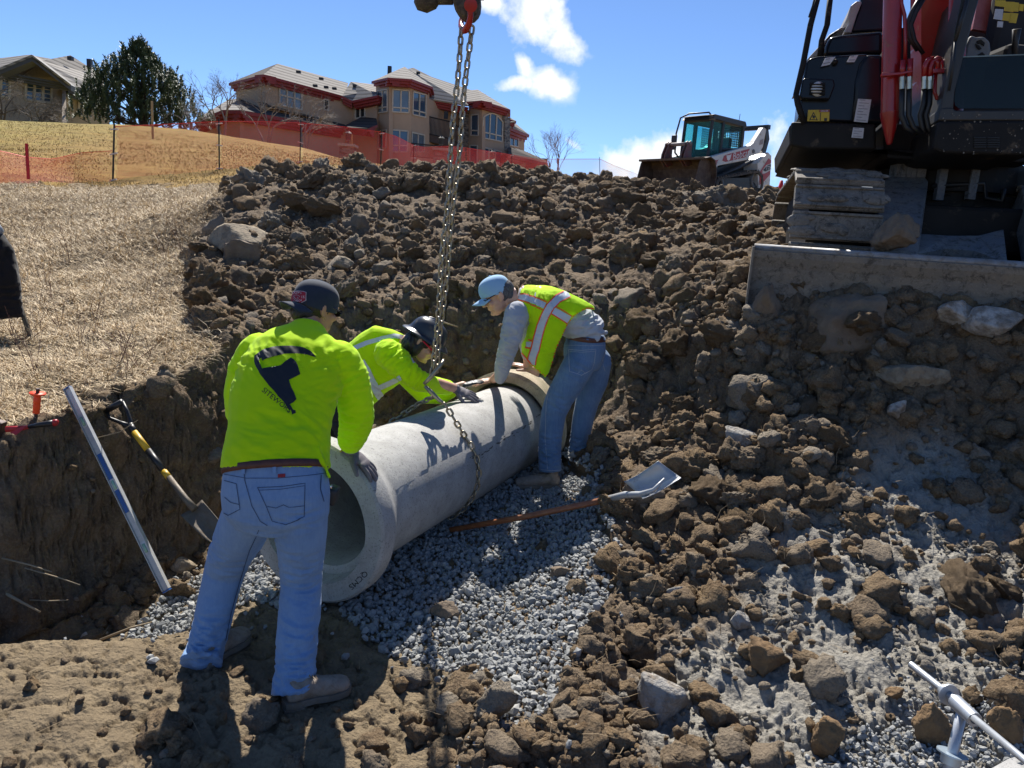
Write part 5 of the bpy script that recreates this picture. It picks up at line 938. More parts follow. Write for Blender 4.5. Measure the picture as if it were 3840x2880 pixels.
# ------------------------------------------------------------ tools
WOOD = mat('oiled_wood', (.23, .075, .03), .45, c2=(.34, .13, .05), scale=20, bmp=.2, bscale=120)
def tools():
    # square shovel lying on the gravel
    mp = pxmap(1100, 1700, 1600/2212); Q = lambda x, y, Y: P(*mp(x, y), Y)
    s = empty('square_shovel', G(540, 515)+Vector((0, 0, .1)), 'square mouthed shovel with a long red brown wooden handle lying across the gravel', 'shovel')
    gy = lambda x, y, up: PZ(*mp(x, y), GS(*mp(x, y+25)).z+up).y; Q0 = Q; Q = lambda x, y, Y: P(*mp(x, y), YS(x)+(Y-4.2)*.8*(x > 1700)); y0, y1 = gy(812, 398, .03), gy(1500, 290, .07); y2 = gy(1880, 190, .13); YS = lambda x: float(np.interp(x, [812, 1500, 1880], [y0, y1, min(y1, y2)])); ph = [Q(812, 398, 3.86), Q(1220, 325, 4.02), Q(1625, 240, 4.18)]; MB().tube(ph, [.0165, .018, .019], 16).build('handle', WOOD, s, True)
    SH = mat('shovel_steel', (.36, .38, .40), .45, .3, c2=(.42, .43, .44), scale=10, dirt=.2); MB().tube([Q(1625, 240, 4.18), Q(1720, 215, 4.22), Q(1800, 213, 4.24), Q(1870, 190, 4.26), Q(1925, 130, 4.29)], [.021, .020, .017, .013, .006], 14).build('socket', SH, s, True)
    rows = []; b = MB(); A, B, Cc, D = Q(1740, 165, 4.30), Q(1900, 45, 4.42), Q(2020, 135, 4.34), Q(1835, 258, 4.18); n_ = (B-A).cross(D-A).normalized(); n_ = n_ if n_.z > 0 else -n_
    for i in range(9):
        t = i/8; row = []
        for k in range(13):
            u = k/12; p = A.lerp(D, u).lerp(B.lerp(Cc, u), t); lift = .045*(abs(2*u-1)**3)*(1-t*.25)+.028*max(0, .35-t)**1.0*2; row.append(b.bm.verts.new(p+n_*(lift-.02)))
        rows.append(row)
    for a, c in zip(rows, rows[1:]):
        for k in range(12): b.bm.faces.new((a[k], a[k+1], c[k+1], c[k]))
    bo = b.build('blade', SH, s, True); m = bo.modifiers.new('s', 'SOLIDIFY'); m.thickness = .003
    decal('blade_sticker', [[(1900, 165), (1975, 120), (2005, 135), (1925, 190), (1908, 188)]], mp, bo, mat('sticker_pale', (.6, .6, .58), .6), s, .003, 2)
    # D-handle shovel against the bank
    Q = Z7; s = empty('d_handle_shovel', Z7(900, 1330, 3.75), 'shovel with a black D handle and yellow banded shaft leaning against the dark bank', 'shovel'); BL = mat('black_plastic', (.015, .015, .016), .45); YE = mat('yellow_shaft', (.62, .38, .02), .45, dirt=.15)
    top = Z7(545, 890, 4.02); end = Z7(800, 1225, 3.80)
    MB().tube([Z7(440, 818, 4.09), Z7(508, 782, 4.07)], [.018, .018], 14).build('grip', BL, s, True); d = MB()
    d.tube([Z7(440, 818, 4.09), Z7(455, 850, 4.07), Z7(500, 868, 4.05), Z7(535, 882, 4.03)], [.010, .010, .011, .016], 10); d.tube([Z7(508, 782, 4.07), Z7(528, 820, 4.05), Z7(540, 860, 4.03), Z7(545, 890, 4.02)], [.010, .010, .012, .018], 10); d.tube([Z7(538, 875, 4.02), Z7(560, 912, 4.0)], [.019, .018], 14); d.build('yoke', BL, s, True)
    MB().tube([Z7(556, 906, 4.0), Z7(616, 985, 3.96)], .0175, 16).build('yellow_sleeve', YE, s, True); MB().tube([Z7(614, 982, 3.96), Z7(680, 1070, 3.91)], .0178, 16).build('shaft', BL, s, True); MB().tube([Z7(678, 1068, 3.91), Z7(702, 1097, 3.89)], .0172, 16).build('yellow_band', YE, s, True)
    OS = mat('old_shovel_steel', (.16, .135, .105), .6, .4, c2=(.10, .085, .07), scale=18, dirt=.5, bmp=.2, bscale=100); MB().tube([Z7(700, 1094, 3.89), Z7(770, 1185, 3.83), Z7(808, 1228, 3.80)], [.0165, .018, .021], 14).build('socket', OS, s, True)
    b = MB(); rows = []; A, B = Z7(748, 1252, 3.78), Z7(838, 1188, 3.84); T0, T1 = Z7(905, 1405, 3.62), Z7(958, 1330, 3.68); n_ = (B-A).cross(T0-A).normalized(); n_ = n_ if n_.y < 0 else -n_
    for i in range(13):
        t = i/12; w = 1 if t < .55 else math.sqrt(max(0, 1-((t-.55)/.46)**2)); w = max(w, .05); row = []
        for k in range(11):
            u = k/10; p = A.lerp(T0, t).lerp(B.lerp(T1, t), .5+(u-.5)*w); row.append(b.bm.verts.new(p+n_*(-.03*(1-(2*u-1)**2)*(.4+.6*t))))
        rows.append(row)
    for a, c in zip(rows, rows[1:]):
        for k in range(10): b.bm.faces.new((a[k], a[k+1], c[k+1], c[k]))
    bo = b.build('blade', OS, s, True); m = bo.modifiers.new('s', 'SOLIDIFY'); m.thickness = .003
    # spirit level
    s = empty('spirit_level', Z7(690, 1560, 3.58), 'long silver aluminium spirit level with blue inserts leaning against the trench bank', 'level'); AL = mat('brushed_aluminium', (.50, .50, .49), .45, .35, c2=(.42, .42, .42), scale=30, dirt=.08)
    a, b = Z7(280, 726, 3.93), Z7(690, 1560, 3.58); d = (b-a).normalized(); sd = d.cross(Vector((0, 1, 0))).normalized(); nn = sd.cross(d).normalized(); nn = nn if nn.y < 0 else -nn; L = (b-a).length; prof = [(-.021, -.012), (.021, -.012), (.021, .012), (.0165, .012), (.0165, .004), (-.0165, .004), (-.0165, .012), (-.021, .012)]
    fr = MB(); c0 = [a+sd*x+nn*y for x, y in prof]; fr.prism(c0, d*L); fr.build('frame', AL, s)
    BLU = mat('level_blue', (.012, .10, .36), .4); cap = MB()
    for p in (a-d*.004, b+d*.004): cap.prism([p+sd*x+nn*y for x, y in ((-.0205, -.0118), (.0205, -.0118), (.0205, .0118), (-.0205, .0118))], d*.006*(1 if p is b else 1))
    cap.build('end_cap', BLU, s)
    for t0, t1 in ((.335, .46), (.515, .625)):
        q = MB(); q.prism([a+d*(L*t0)+sd*x+nn*.0045 for x in (-.012, .012)]+[a+d*(L*t1)+sd*x+nn*.0045 for x in (.012, -.012)], nn*.004); q.build('blue_insert', BLU, s)
    for t in (.17, .49, .80):
        v = MB(); c = a+d*(L*t)+nn*.006; v.tube([c-d*.025, c+d*.025], .009, 12); v.build('vial', mat('vial_green', (.35, .55, .4), .1), s, True)
        MB().box(c-nn*.002, (.034, .006, .075), Matrix((sd, nn, d)).transposed(), .004).build('vial_mount', mat('white_plastic', (.6, .62, .64), .4), s)
    # chisel with guard, standing in the bank top
    mp = pxmap(0, 1380, 300/1659); Q = lambda x, y, Y: P(*mp(x, y), Y); Y0 = 3.72
    s = empty('cold_chisel', Q(720, 1370, Y0), 'steel chisel with an orange plastic hand guard standing upright at the edge of the bank', 'chisel'); t0, t1 = Q(787, 425, Y0), Q(715, 1420, Y0); ax = (t1-t0).normalized(); ln = (t1-t0).length
    MB().tube([t0, t1], .0092, 8).build('shank', mat('dark_tool_steel', (.07, .05, .045), .5, .6, dirt=.3), s); k = ln/995
    OR = mat('orange_rubber', (.95, .075, .008), .5, c2=(.85, .06, .006)); MB().lathe(t0, ax, [(90*k, .0095), (92*k, .038), (105*k, .0385), (125*k, .034), (140*k, .017), (150*k, .0155), (185*k, .0155), (200*k, .0178), (300*k, .0172), (310*k, .0158), (330*k, .017), (430*k, .017), (440*k, .0155), (470*k, .0165), (510*k, .017), (515*k, .0098)], 28).build('hand_guard', OR, s, True)
    # hammer on the bank top
    s = empty('club_hammer', Q(600, 1200, 3.58), 'black and red hammer lying on the edge of the bank in front of the chisel', 'hammer'); MB().tube([Q(600, 1220, 3.6), Q(800, 1180, 3.6), Q(1000, 1155, 3.61), Q(1130, 1135, 3.62)], [.010, .013, .0155, .016], 16).build('grip', BL, s, True); RD = mat('tool_red', (.45, .015, .02), .45); MB().tube([Q(1120, 1137, 3.62), Q(1170, 1130, 3.62), Q(1195, 1135, 3.62)], [.0175, .0172, .012], 16).build('butt_cap', RD, s, True)
    MB().tube([Q(130, 1270, 3.58), Q(350, 1260, 3.59), Q(600, 1220, 3.6)], [.016, .015, .010], 12).build('neck', RD, s, True); MB().prism([Q(200, 1340, 3.56), Q(480, 1200, 3.57), Q(560, 1200, 3.57), Q(330, 1390, 3.55)], (0, .006, 0)).build('tag', RD, s); MB().box(Q(-40, 1300, 3.6), (.05, .05, .11), Matrix.Rotation(.25, 3, 'Y'), .008).build('head', mat('dark_tool_steel', (.07, .05, .045), .5, .6), s)
    # black jacket draped on a wooden stake, left edge
    mp = pxmap(0, 800, 260/814); Q = lambda x, y, Y: P(*mp(x, y), Y); s = empty('draped_jacket', Q(400, 1560, 5.2), 'black jacket with a grey collar draped over a dark wooden stake at the left edge', 'jacket'); mb = MB()
    loft(mb, [(Q(-130, 240, 5.2), .09, .08), (Q(-110, 420, 5.2), .15, .1), (Q(-90, 650, 5.2), .175, .12), (Q(-70, 900, 5.2), .175, .12), (Q(-40, 1100, 5.2), .175, .1), (Q(-20, 1235, 5.2), .175, .07)]); JK = cloth_mat('black_fleece', (.006, .006, .007), (.012, .01, .012), 500); mb.ell(Q(-40, 1000, 5.2), (.16, .1, .06))
    organic('jacket_body', mb, .01, JK, s, 3, folds([(Q(100, 1000, 5.1), (0, 0, 1), .15, .012, 22), (Q(60, 500, 5.1), (1, 0, 0), .2, .012, 16)], .002, 5)); MB().tube([Q(-150, 130, 5.2), Q(-60, 190, 5.2), Q(10, 225, 5.2)], [.05, .05, .03], 16).build('collar', mat('grey_collar', (.33, .36, .38), .7), s, True)
    MB().tube([Q(-60, 300, 5.24), Q(250, 1130, 5.24), Q(400, 1570, 5.2)], [.016, .016, .018], 6).build('stake', mat('weathered_stake', (.09, .075, .05), .8, bmp=.4), s)
    # galvanised rod and coupler, bottom right
    mp = pxmap(3100, 2450, 740/2212); Q = lambda x, y, Y: P(*mp(x, y), Y); s = empty('threaded_rod_clamp', Q(1400, 1240, 1.30), 'galvanised threaded rod held in a tee coupler on a short post, bottom right corner', 'rod clamp'); GV = mat('galvanised_steel', (.46, .49, .52), .42, .55, c2=(.38, .40, .43), scale=30, bmp=.1, bscale=150)
    a, b, c = Q(950, 130, 1.50), Q(1340, 440, 1.38), Q(1620, 700, 1.30); e = Q(2330, 1290, 1.13); dd = (b-a).normalized(); L = (b-a).length+.03; pr = []
    for i in range(int(L/.0018)): pr += [(i*.0018, .0078), (i*.0018+.0009, .0069)]
    MB().lathe(a, dd, [(-.002, .005)]+pr, 24).build('threaded_end', GV, s, True); MB().tube([b, c], .0072, 20).build('rod_core', GV, s, True); MB().tube([c-dd*.01, e, e+(e-c).normalized()*.5], [.0070, .0066, .0066], 20).build('rod', GV, s, True)
    cp = MB().lathe(Q(1440, 540, 1.355), (c-b), [(0, .0085), (0, .0150), (.062, .0142), (.062, .0085)], 32, True).build('coupler', GV, s, True); smooth_angle(cp, 35); nt = MB().lathe(b-dd*.004, dd, [(-.006, .008), (-.006, .0125), (.005, .0145), (.010, .0215), (.014, .0215), (.014, .008)], 32, True).build('flange_nut', GV, s, True); smooth_angle(nt, 35)
    p0, p1 = Q(1520, 640, 1.33), Q(1395, 1180, 1.31); pd = (p1-p0).normalized(); MB().tube([p0, p1, p1+pd*.4], .0100, 20).build('post', GV, s, True); ws = MB().lathe(p1-pd*.012, pd, [(0, .0105), (0, .028), (.003, .028), (.003, .019), (.022, .018), (.022, .0105)], 32, True).build('washer', mat('zinc_washer', (.55, .66, .74), .35, .6), s, True); smooth_angle(ws, 35)
    zc = gz(1.3, 1.75)+.12; MB().prism([PZ(985, 772, zc), PZ(1008, 759, zc), PZ(1060, 744, zc), PZ(1200, 800, zc), PZ(1100, 900, zc)], (0, 0, -.16)).build('concrete_block', CONC, None); tag(bpy.data.objects['concrete_block'], 'pale concrete block edge under the metal rod at the bottom right corner', 'concrete block')
tools()
# ------------------------------------------------------------ rocks one can point at
def rocks():
    tones = {'tan': mat('tan_rock', (.26, .20, .13), .9, c2=(.34, .28, .19), scale=9, bmp=1, bscale=30, bd=.02, dirt=.6), 'grey': mat('grey_rock', (.26, .25, .23), .9, c2=(.36, .34, .31), scale=9, bmp=1, bscale=40, bd=.02, dirt=.6), 'white': mat('white_rock', (.50, .46, .41), .9, c2=(.26, .22, .18), scale=9, bmp=1, bscale=40, bd=.02, dirt=.6), 'dark': mat('dark_slab', (.13, .095, .065), .9, c2=(.19, .145, .1), scale=8, bmp=.8, bscale=40, bd=.012), 'brown': mat('rust_brown_clod', (.20, .125, .06), .95, c2=(.13, .08, .04), scale=14, bmp=1, bscale=50, bd=.012)}
    sh, F = rock_shapes(4, 12, 77, 15, .075); cs, Fc = clod_shapes(4, 6, .5, 900)
    spec = [(236,247,32,19,'tan','large tan boulder half buried at the left foot of the spoil heap',0),(240,258,21,15,'dark','rooty dark lump leaning on the front of the large tan boulder',1),(337,276,15,8,'tan','flat topped tan rock on the slope above the near worker\'s cap',0),(955,332,33,14,'white','white slab of rock lying under the excavator blade',0),(985,358,32,17,'white','mottled white rock beside the slab under the blade, at the right edge',0),(911,402,31,13,'tan','smooth flat tan rock with a pale top in the middle of the right slope',0),(893,443,10,9,'white','small white rock below the smooth flat tan one',0),(737,462,19,14,'grey','grey angular rock right of the square shovel blade',0),(660,706,32,30,'grey','largest round grey boulder in the foreground right of the gravel',0),(738,628,11,10,'grey','grey cobble with a pointed underside between the boulder and the grey mud',0),(672,605,12,14,'grey','upright grey cobble right of the gravel bed',0),(181,571,16,8,'tan','smooth round rock beside the foot of the spirit level',0),(443,616,16,12,'dark','dark lump of mud sitting on the gravel bed',1),(560,578,11,9,'dark','small flat mud cake near the right edge of the gravel',1),(840,342,48,30,'dark','huge dark block of clay on the slope below the excavator blade',1),(760,335,18,22,'dark','steep dark clay block left of the huge one below the blade',1),(765,666,26,21,'brown','large rust brown clod lying on the grey mud',1),(935,735,22,30,'brown','long brown sod lying left of the metal post',1),(895,703,11,8,'brown','small brown clod above the long brown sod',1),(1008,735,22,26,'brown','dark brown rooty clod behind the metal rod',1),(825,745,20,28,'brown','tall brown clod at the bottom edge near the gravel patch',1),(640,505,22,20,'dark','rounded dark lump just below the shovel socket',1),(860,245,23,20,'dark','pale lump of mud caught on the excavator blade arm',1),(252,500,1,1,'','',0)][:-1]
    for i, (px, py, rx, ry, tone, lab, kind) in enumerate(spec):
        if 'blade arm' in lab: c = Z4(850, 1262, 5.0)
        else: c = GS(px, py+ry*.35)+Vector((0, 0, .05 if tone == 'white' else 0))
        k = c.y/.96/FPX; V = (sh[(i*5) % 12]*(1+.13*fbm(sh[(i*5) % 12]*4, 4, i, .65))[:, None] if kind else sh[i % 12]).copy(); V /= np.abs(V).max(0); a = random.uniform(-.4, .4); ca, sa = math.cos(a), math.sin(a); V = V@np.array([[ca, -sa, 0], [sa, ca, 0], [0, 0, 1]]).T
        V = V*np.array([rx*k, rx*k*.8, ry*k*1.12])
        if 'rooty' in lab or 'sod' in lab: V *= (1+.05*fbm(V*30, 3, i))[:, None]
        o = np_mesh('mud_lump' if kind else 'rock', V, F, tones[tone], smooth=True); o.location = (c.x, c.y+rx*k*.3, c.z+ry*k*.35); tag(o, lab, 'mud lump' if kind else 'rock')
rocks()
# ------------------------------------------------------------ plastic safety fence
NET = mat('orange_netting', (.75, .035, .014), .6, c2=(.68, .03, .014))
def net(name, label, tops, bots, cell=.055, w=.0042, group='orange netting panels'):
    """diamond mesh hung between a top and a bottom line of world points"""
    tops = [Vector(p) for p in tops]; bots = [Vector(p) for p in bots]; cum = [0]
    for a, b in zip(tops, tops[1:]): cum.append(cum[-1]+(b-a).length)
    L = cum[-1]; Tx = np.array([list(p) for p in tops]); Bx = np.array([list(p) for p in bots])
    def pt(s, v):
        s = np.clip(s, 0, L); T = np.stack([np.interp(s, cum, Tx[:, i]) for i in range(3)], 1); B = np.stack([np.interp(s, cum, Bx[:, i]) for i in range(3)], 1); p = T*(1-v)[:, None]+B*v[:, None]
        p[:, 1] += .07*np.sin(s*2.1+v*2)*v*(1-v)*4; return p
    H = 1.15; K = 14; V = []; F = []; off = 0; n = int((L+H)/cell)+2; vv = np.linspace(0, 1, K+1)
    for sg in (1, -1):
        for i in range(-int(H/cell)-1, n):
            s = i*cell+sg*(vv-.5)*H+H/2; ok = (s >= 0) & (s <= L)
            if ok.sum() < 2: continue
            v = vv[ok]; p = pt(s[ok], v); a = p.copy(); b = p.copy(); d = w*.5; a = pt(s[ok]-d, v); b = pt(s[ok]+d, v); k = len(v); V.append(np.concatenate([a, b])); i0 = np.arange(k-1); F.append(np.stack([i0, i0+1, i0+1+k, i0+k], 1)+off); off += 2*k
    for v0 in (0., .985):
        s = np.linspace(0, L, int(L*6)+2); a = pt(s, np.full(len(s), v0)); b = pt(s, np.full(len(s), v0+.015)); k = len(s); V.append(np.concatenate([a, b])); i0 = np.arange(k-1); F.append(np.stack([i0, i0+1, i0+1+k, i0+k], 1)+off); off += 2*k
    o = np_mesh(name, np.concatenate(V), np.concatenate(F), NET); m = o.modifiers.new('s', 'SOLIDIFY'); m.thickness = .004; return tag(o, label, 'netting', group)
def fence():
    tp = lambda l: [P(a, b, c) for a, b, c in l]
    net('safety_netting', 'sagging orange netting at the left, between the red stake and the first dark post', tp([(-60,148,16.2),(0,150.5,16.4),(27,157,16.6),(53,159,16.7),(81,152.5,16.9),(113,150.5,17)]), tp([(-60,198,14.6),(0,193.5,14.9),(27,190,15.3),(53,187,15.8),(81,184.5,16.4),(113,182.5,17)]))
    net('safety_netting', 'first taut panel of orange netting over the golden lawn', tp([(115,126,17.0),(150,124.6,18),(219,121,19.6)]), tp([(113.5,183,17),(150,179,18),(219,170.5,19.6)]))
    net('safety_netting', 'second panel of orange netting, from the lawn to the house front', tp([(219,121,19.6),(260,121,21.2),(301,122.6,23)]), tp([(219,170.5,19.6),(260,167,21.2),(301,164,23)]))
    net('safety_netting', 'red panel of netting sloping down in front of the beige house', tp([(301,122.6,23),(340,126,24.4),(381.6,131.8,26)]), tp([(301,164,23),(340,165.5,24.4),(381,168.5,26)]))
    net('safety_netting', 'slack and crumpled red netting in front of the bay tower', tp([(381.6,131.8,26),(396,136,26.8),(414,145,28),(424,147,28.6),(449,145.8,30.2),(466,147.5,31.5)]), tp([(381,168.5,26),(396,170,26.8),(414,171.5,28),(424,172,28.6),(449,174,30.2),(466,176,31.5)]), .05, .008)
    net('safety_netting', 'far red netting behind the chain, ending at the pavilion', tp([(466,147.5,31.5),(511.5,154.5,36),(549,161,39)]), tp([(466,176,31.5),(511,181,36),(549,184,39)]), .06, .009)
    net('safety_netting', 'pale distant netting between the pavilion and the compact loader', tp([(550,159,41),(600,158.8,43),(613,165,43.5),(642,176,44)]), tp([(550,182,41),(600,184,43),(613,185,43.5),(642,188,44)]), .12, .010)
    DP = mat('dark_steel_post', (.012, .015, .013), .6); TIE = mat('white_tie', (.7, .65, .6), .6)
    def post(top, bot, lab, m=DP, r=.022, ties=True):
        t, b = P(*top), P(*bot); b = b+(b-t).normalized()*.15; o = empty('fence_post', b, lab, 'post', 'fence posts'); mb = MB(); mb.box((t+b)/2, (r*2.2, r*.5, (t-b).length), (t-b).to_track_quat('Z', 'Y').to_matrix()); mb.box((t+b)/2+Vector((0, -r*.7, 0)), (r*.5, r*1.4, (t-b).length), (t-b).to_track_quat('Z', 'Y').to_matrix()); mb.build('post_shaft', m, o)
        if ties:
            for f in (.08, .45, .85): mb = MB(); c = t.lerp(b, f); mb.box(c, (.16, .05, .025), Matrix.Rotation(random.uniform(-.3, .3), 3, 'Y')); mb.build('tie', TIE, o)
    post((114.5,124,17), (113,183,17), 'dark fence post at the left end of the taut netting'); post((219,119,19.6), (219.5,171,19.6), 'dark fence post on the lawn in front of the bare tree'); post((301,120.5,23), (300,164,23), 'dark fence post just above the highest clod of the spoil heap')
    post((382,130,26), (380.5,169,26), 'dark fence post in front of the tile roofed bay'); post((414,143,28), (413,172,28), 'leaning post where the netting sags'); post((512,153,36), (511,181,36), 'thin dark post at the pavilion end of the netting', r=.018); post((599.5,157,43), (600,184,43), 'distant thin post left of the compact loader', r=.02, ties=False)
    for a, b, lab, c, w in (((27.2,143.5,15.4), (27.2,169,15.4), 'short bright red stake in the sagging netting', (.55, .01, .02), .035), ((152.3,101,27), (152.3,133,27), 'bare wooden survey stake on the lawn crest below the pine', (.42, .30, .14), .045), ((908/1,178.5,19.5), (908,186,19.5), '', (0,0,0), 0)):
        if not lab: continue
        t, q = P(*a), P(*b); o = tag(MB().box((t+q)/2-Vector((0, 0, .1)), (w*1.6, w*.7, (t-q).length+.2)).build('stake', mat('stake_'+('red' if w < .04 else 'wood'), c, .7)), lab, 'stake')
    t = P(627+1.5, 178.7, 19.5)
    cx = P(780, 193, 16.5); o = empty('traffic_cone', cx, 'red cone tip showing over the heap between the loader and the excavator', 'cone'); MB().lathe(cx, (0, 0, 1), [(-.3, .14), (.26, .03), (.27, .0)], 20).build('cone_body', mat('cone_red', (.7, .02, .02), .5), o, True); MB().box(cx-Vector((0, 0, .31)), (.36, .36, .03)).build('base', mat('cone_red', (.7, .02, .02), .5), o)
fence()
# ------------------------------------------------------------ houses
def stucco(name, c): return mat(name, c, .9, c2=tuple(v*.9 for v in c), scale=1.2, bmp=.3, bscale=25, bd=.01)
def tile_mat(name, a, b_, per=.33):
    m, n, l, b = new_mat(name); tc = n.new('ShaderNodeTexCoord').outputs['Object']; sx = n.new('ShaderNodeSeparateXYZ'); l.new(tc, sx.inputs[0])
    f = mathn(n, l, 'FRACT', mathn(n, l, 'ADD', mathn(n, l, 'MULTIPLY', sx.outputs[2], 1/per), mathn(n, l, 'MULTIPLY', nz(n, l, 1.5, 3, .5, tc), .15))); c = mixc(n, l, ramp(n, l, f, [(.0, 0.), (.3, 0.), (.48, 1.), (.97, 1.)]), b_, a); c = mixc(n, l, nz(n, l, 2.5, 6, .7, tc), c, tuple(v*.75 for v in a)); l.new(c, b.inputs['Base Color']); b.inputs['Roughness'].default_value = .9; b.inputs['Specular IOR Level'].default_value = .15; bump(n, l, b, f, .6, .08); return m  # dark band per course paints the shadow line under each tile row
TILE = tile_mat('pale_roof_tile', (.33, .305, .275), (.035, .03, .028)); TILED = tile_mat('dark_shaded_roof_tile', (.10, .085, .075), (.035, .03, .03)); REDT = mat('red_eaves', (.26, .022, .018), .55, c2=(.2, .018, .015), scale=2); WFR = mat('cream_window_frame', (.62, .55, .44), .6)  # TILED: darker tile copy, shade of the dark roof sides put into its colour
def glass_win(name, c): 
    if name in _mc: return _mc[name]
    m = mat(name, c, .08, c2=tuple(v*.6 for v in c), scale=.6, spec=.8); return m
WG = glass_win('window_glass_blue', (.045, .10, .17)); WGD = glass_win('window_glass_dark', (.012, .018, .022)); WGB = glass_win('window_blind', (.16, .22, .27))
STONE = None
def stone_mat():
    m, n, l, b = new_mat('ledge_stone'); tc = n.new('ShaderNodeTexCoord').outputs['Object']; mp = n.new('ShaderNodeMapping'); mp.inputs['Scale'].default_value = (2, 2, 7); l.new(tc, mp.inputs[0]); v = n.new('ShaderNodeTexVoronoi'); v.inputs['Scale'].default_value = 1.4; l.new(mp.outputs[0], v.inputs['Vector']); sx = n.new('ShaderNodeSeparateColor'); l.new(v.outputs['Color'], sx.inputs[0])
    l.new(ramp(n, l, sx.outputs[0], [(0, (.06, .055, .05)), (.5, (.15, .135, .12)), (1, (.27, .24, .2))]), b.inputs['Base Color']); b.inputs['Roughness'].default_value = .9; bump(n, l, b, v.outputs['Distance'], .8, .06); return m
STONE = stone_mat(); IRON = mat('black_iron', (.012, .012, .014), .5)
class Fac:
    def __init__(s, Z, x0, Y0, x1, Y1, y=350):
        s.Z = Z; a, b = Z(x0, y, Y0), Z(x1, y, Y1); s.a = Vector((a.x, a.y, 0)); s.d = Vector((b.x-a.x, b.y-a.y, 0)).normalized(); s.n = Vector((s.d.y, -s.d.x, 0))
        if s.n.dot(s.a) > 0: s.n = -s.n
    def pt(s, x, y, out=0):
        v = (s.Z(x, y, 50)-CAM); o = CAM; a = s.a+s.n*out; t = (a-o).dot(s.n)/v.dot(s.n); return o+v*t
    def wall(s, poly, m, par, thick=.3, name='wall', out=0):
        p = [s.pt(x, y, out) for x, y in poly]; return MB().prism(p, -s.n*thick).build(name, m, par)
    def window(s, q, par, cols=2, rows=1, glass=None, split=0, arch=0, fw=.09, name='window'):
        """q: tl, tr, br, bl in zoom pixels"""
        tl, tr, br, bl = [s.pt(*c, .02) for c in q]; g = MB(); top = [tl, tr]
        if arch: top = [tl.lerp(tr, i/12)+Vector((0, 0, arch*(math.sin(math.pi*i/12)))) for i in range(13)]
        f = MB(); f.quad(*(top+[br, bl])); o = f.build(name, glass or WG, par)
        fr = MB(); nn = s.n; bar = lambda a, b, w=fw: fr.prism([a+(w/2)*(b-a).cross(nn).normalized(), b+(w/2)*(b-a).cross(nn).normalized(), b-(w/2)*(b-a).cross(nn).normalized(), a-(w/2)*(b-a).cross(nn).normalized()], nn*.07)
        for a, b in zip(top, top[1:]): bar(a, b)
        bar(tr, br); bar(br, bl); bar(bl, tl)
        for i in range(1, cols): t = i/cols; k = int(round(t*12)); tt = top[k] if arch else tl.lerp(tr, t); bar(tt, bl.lerp(br, t))
        if split: bar(tl.lerp(bl, split), tr.lerp(br, split))
        for i in range(1, rows): t = i/rows; bar(tl.lerp(bl, t), tr.lerp(br, t), fw*.3)
        fr.build('frame', WFR, o); return o
def eave(par, pts, h=.47, depth=.9, m=None, name='eaves'):
    """stepped fascia under a roof edge; pts are world points along the top edge"""
    mb = MB()
    for a, b in zip(pts, pts[1:]):
        n = Vector((b.y-a.y, a.x-b.x, 0)).normalized(); n = -n if n.dot(a) < 0 else n          # away from the viewer
        for k, (dz, dep, off) in enumerate(((h*.35, depth, 0), (h*.35, depth-.18, .18), (h*.3, depth-.36, .36))):
            z0 = sum((h*.35, h*.35, h*.3)[:k]); mb.prism([a+n*off-Vector((0, 0, z0+.003*k)), b+n*off-Vector((0, 0, z0+.003*k)), b+n*off-Vector((0, 0, z0+dz)), a+n*off-Vector((0, 0, z0+dz))], n*dep)
    return mb.build(name, m or REDT, par)
def roof(par, polys, m, Z=None, name='roof', t=.12):
    mb = MB()
    for pl in polys: p = [Z(*q) for q in pl]; mb.faces(p, [(0, i, i+1) for i in range(1, len(p)-1)])
    o = mb.build(name, m, par, fix=False)
    bm = bmesh.new(); bm.from_mesh(o.data); bmesh.ops.remove_doubles(bm, verts=bm.verts[:], dist=.02)
    for f in bm.faces:
        f.normal_update()
        if f.normal.z < 0: f.normal_flip()
    bm.to_mesh(o.data); bm.free(); s = o.modifiers.new('s', 'SOLIDIFY'); s.thickness = t; return o
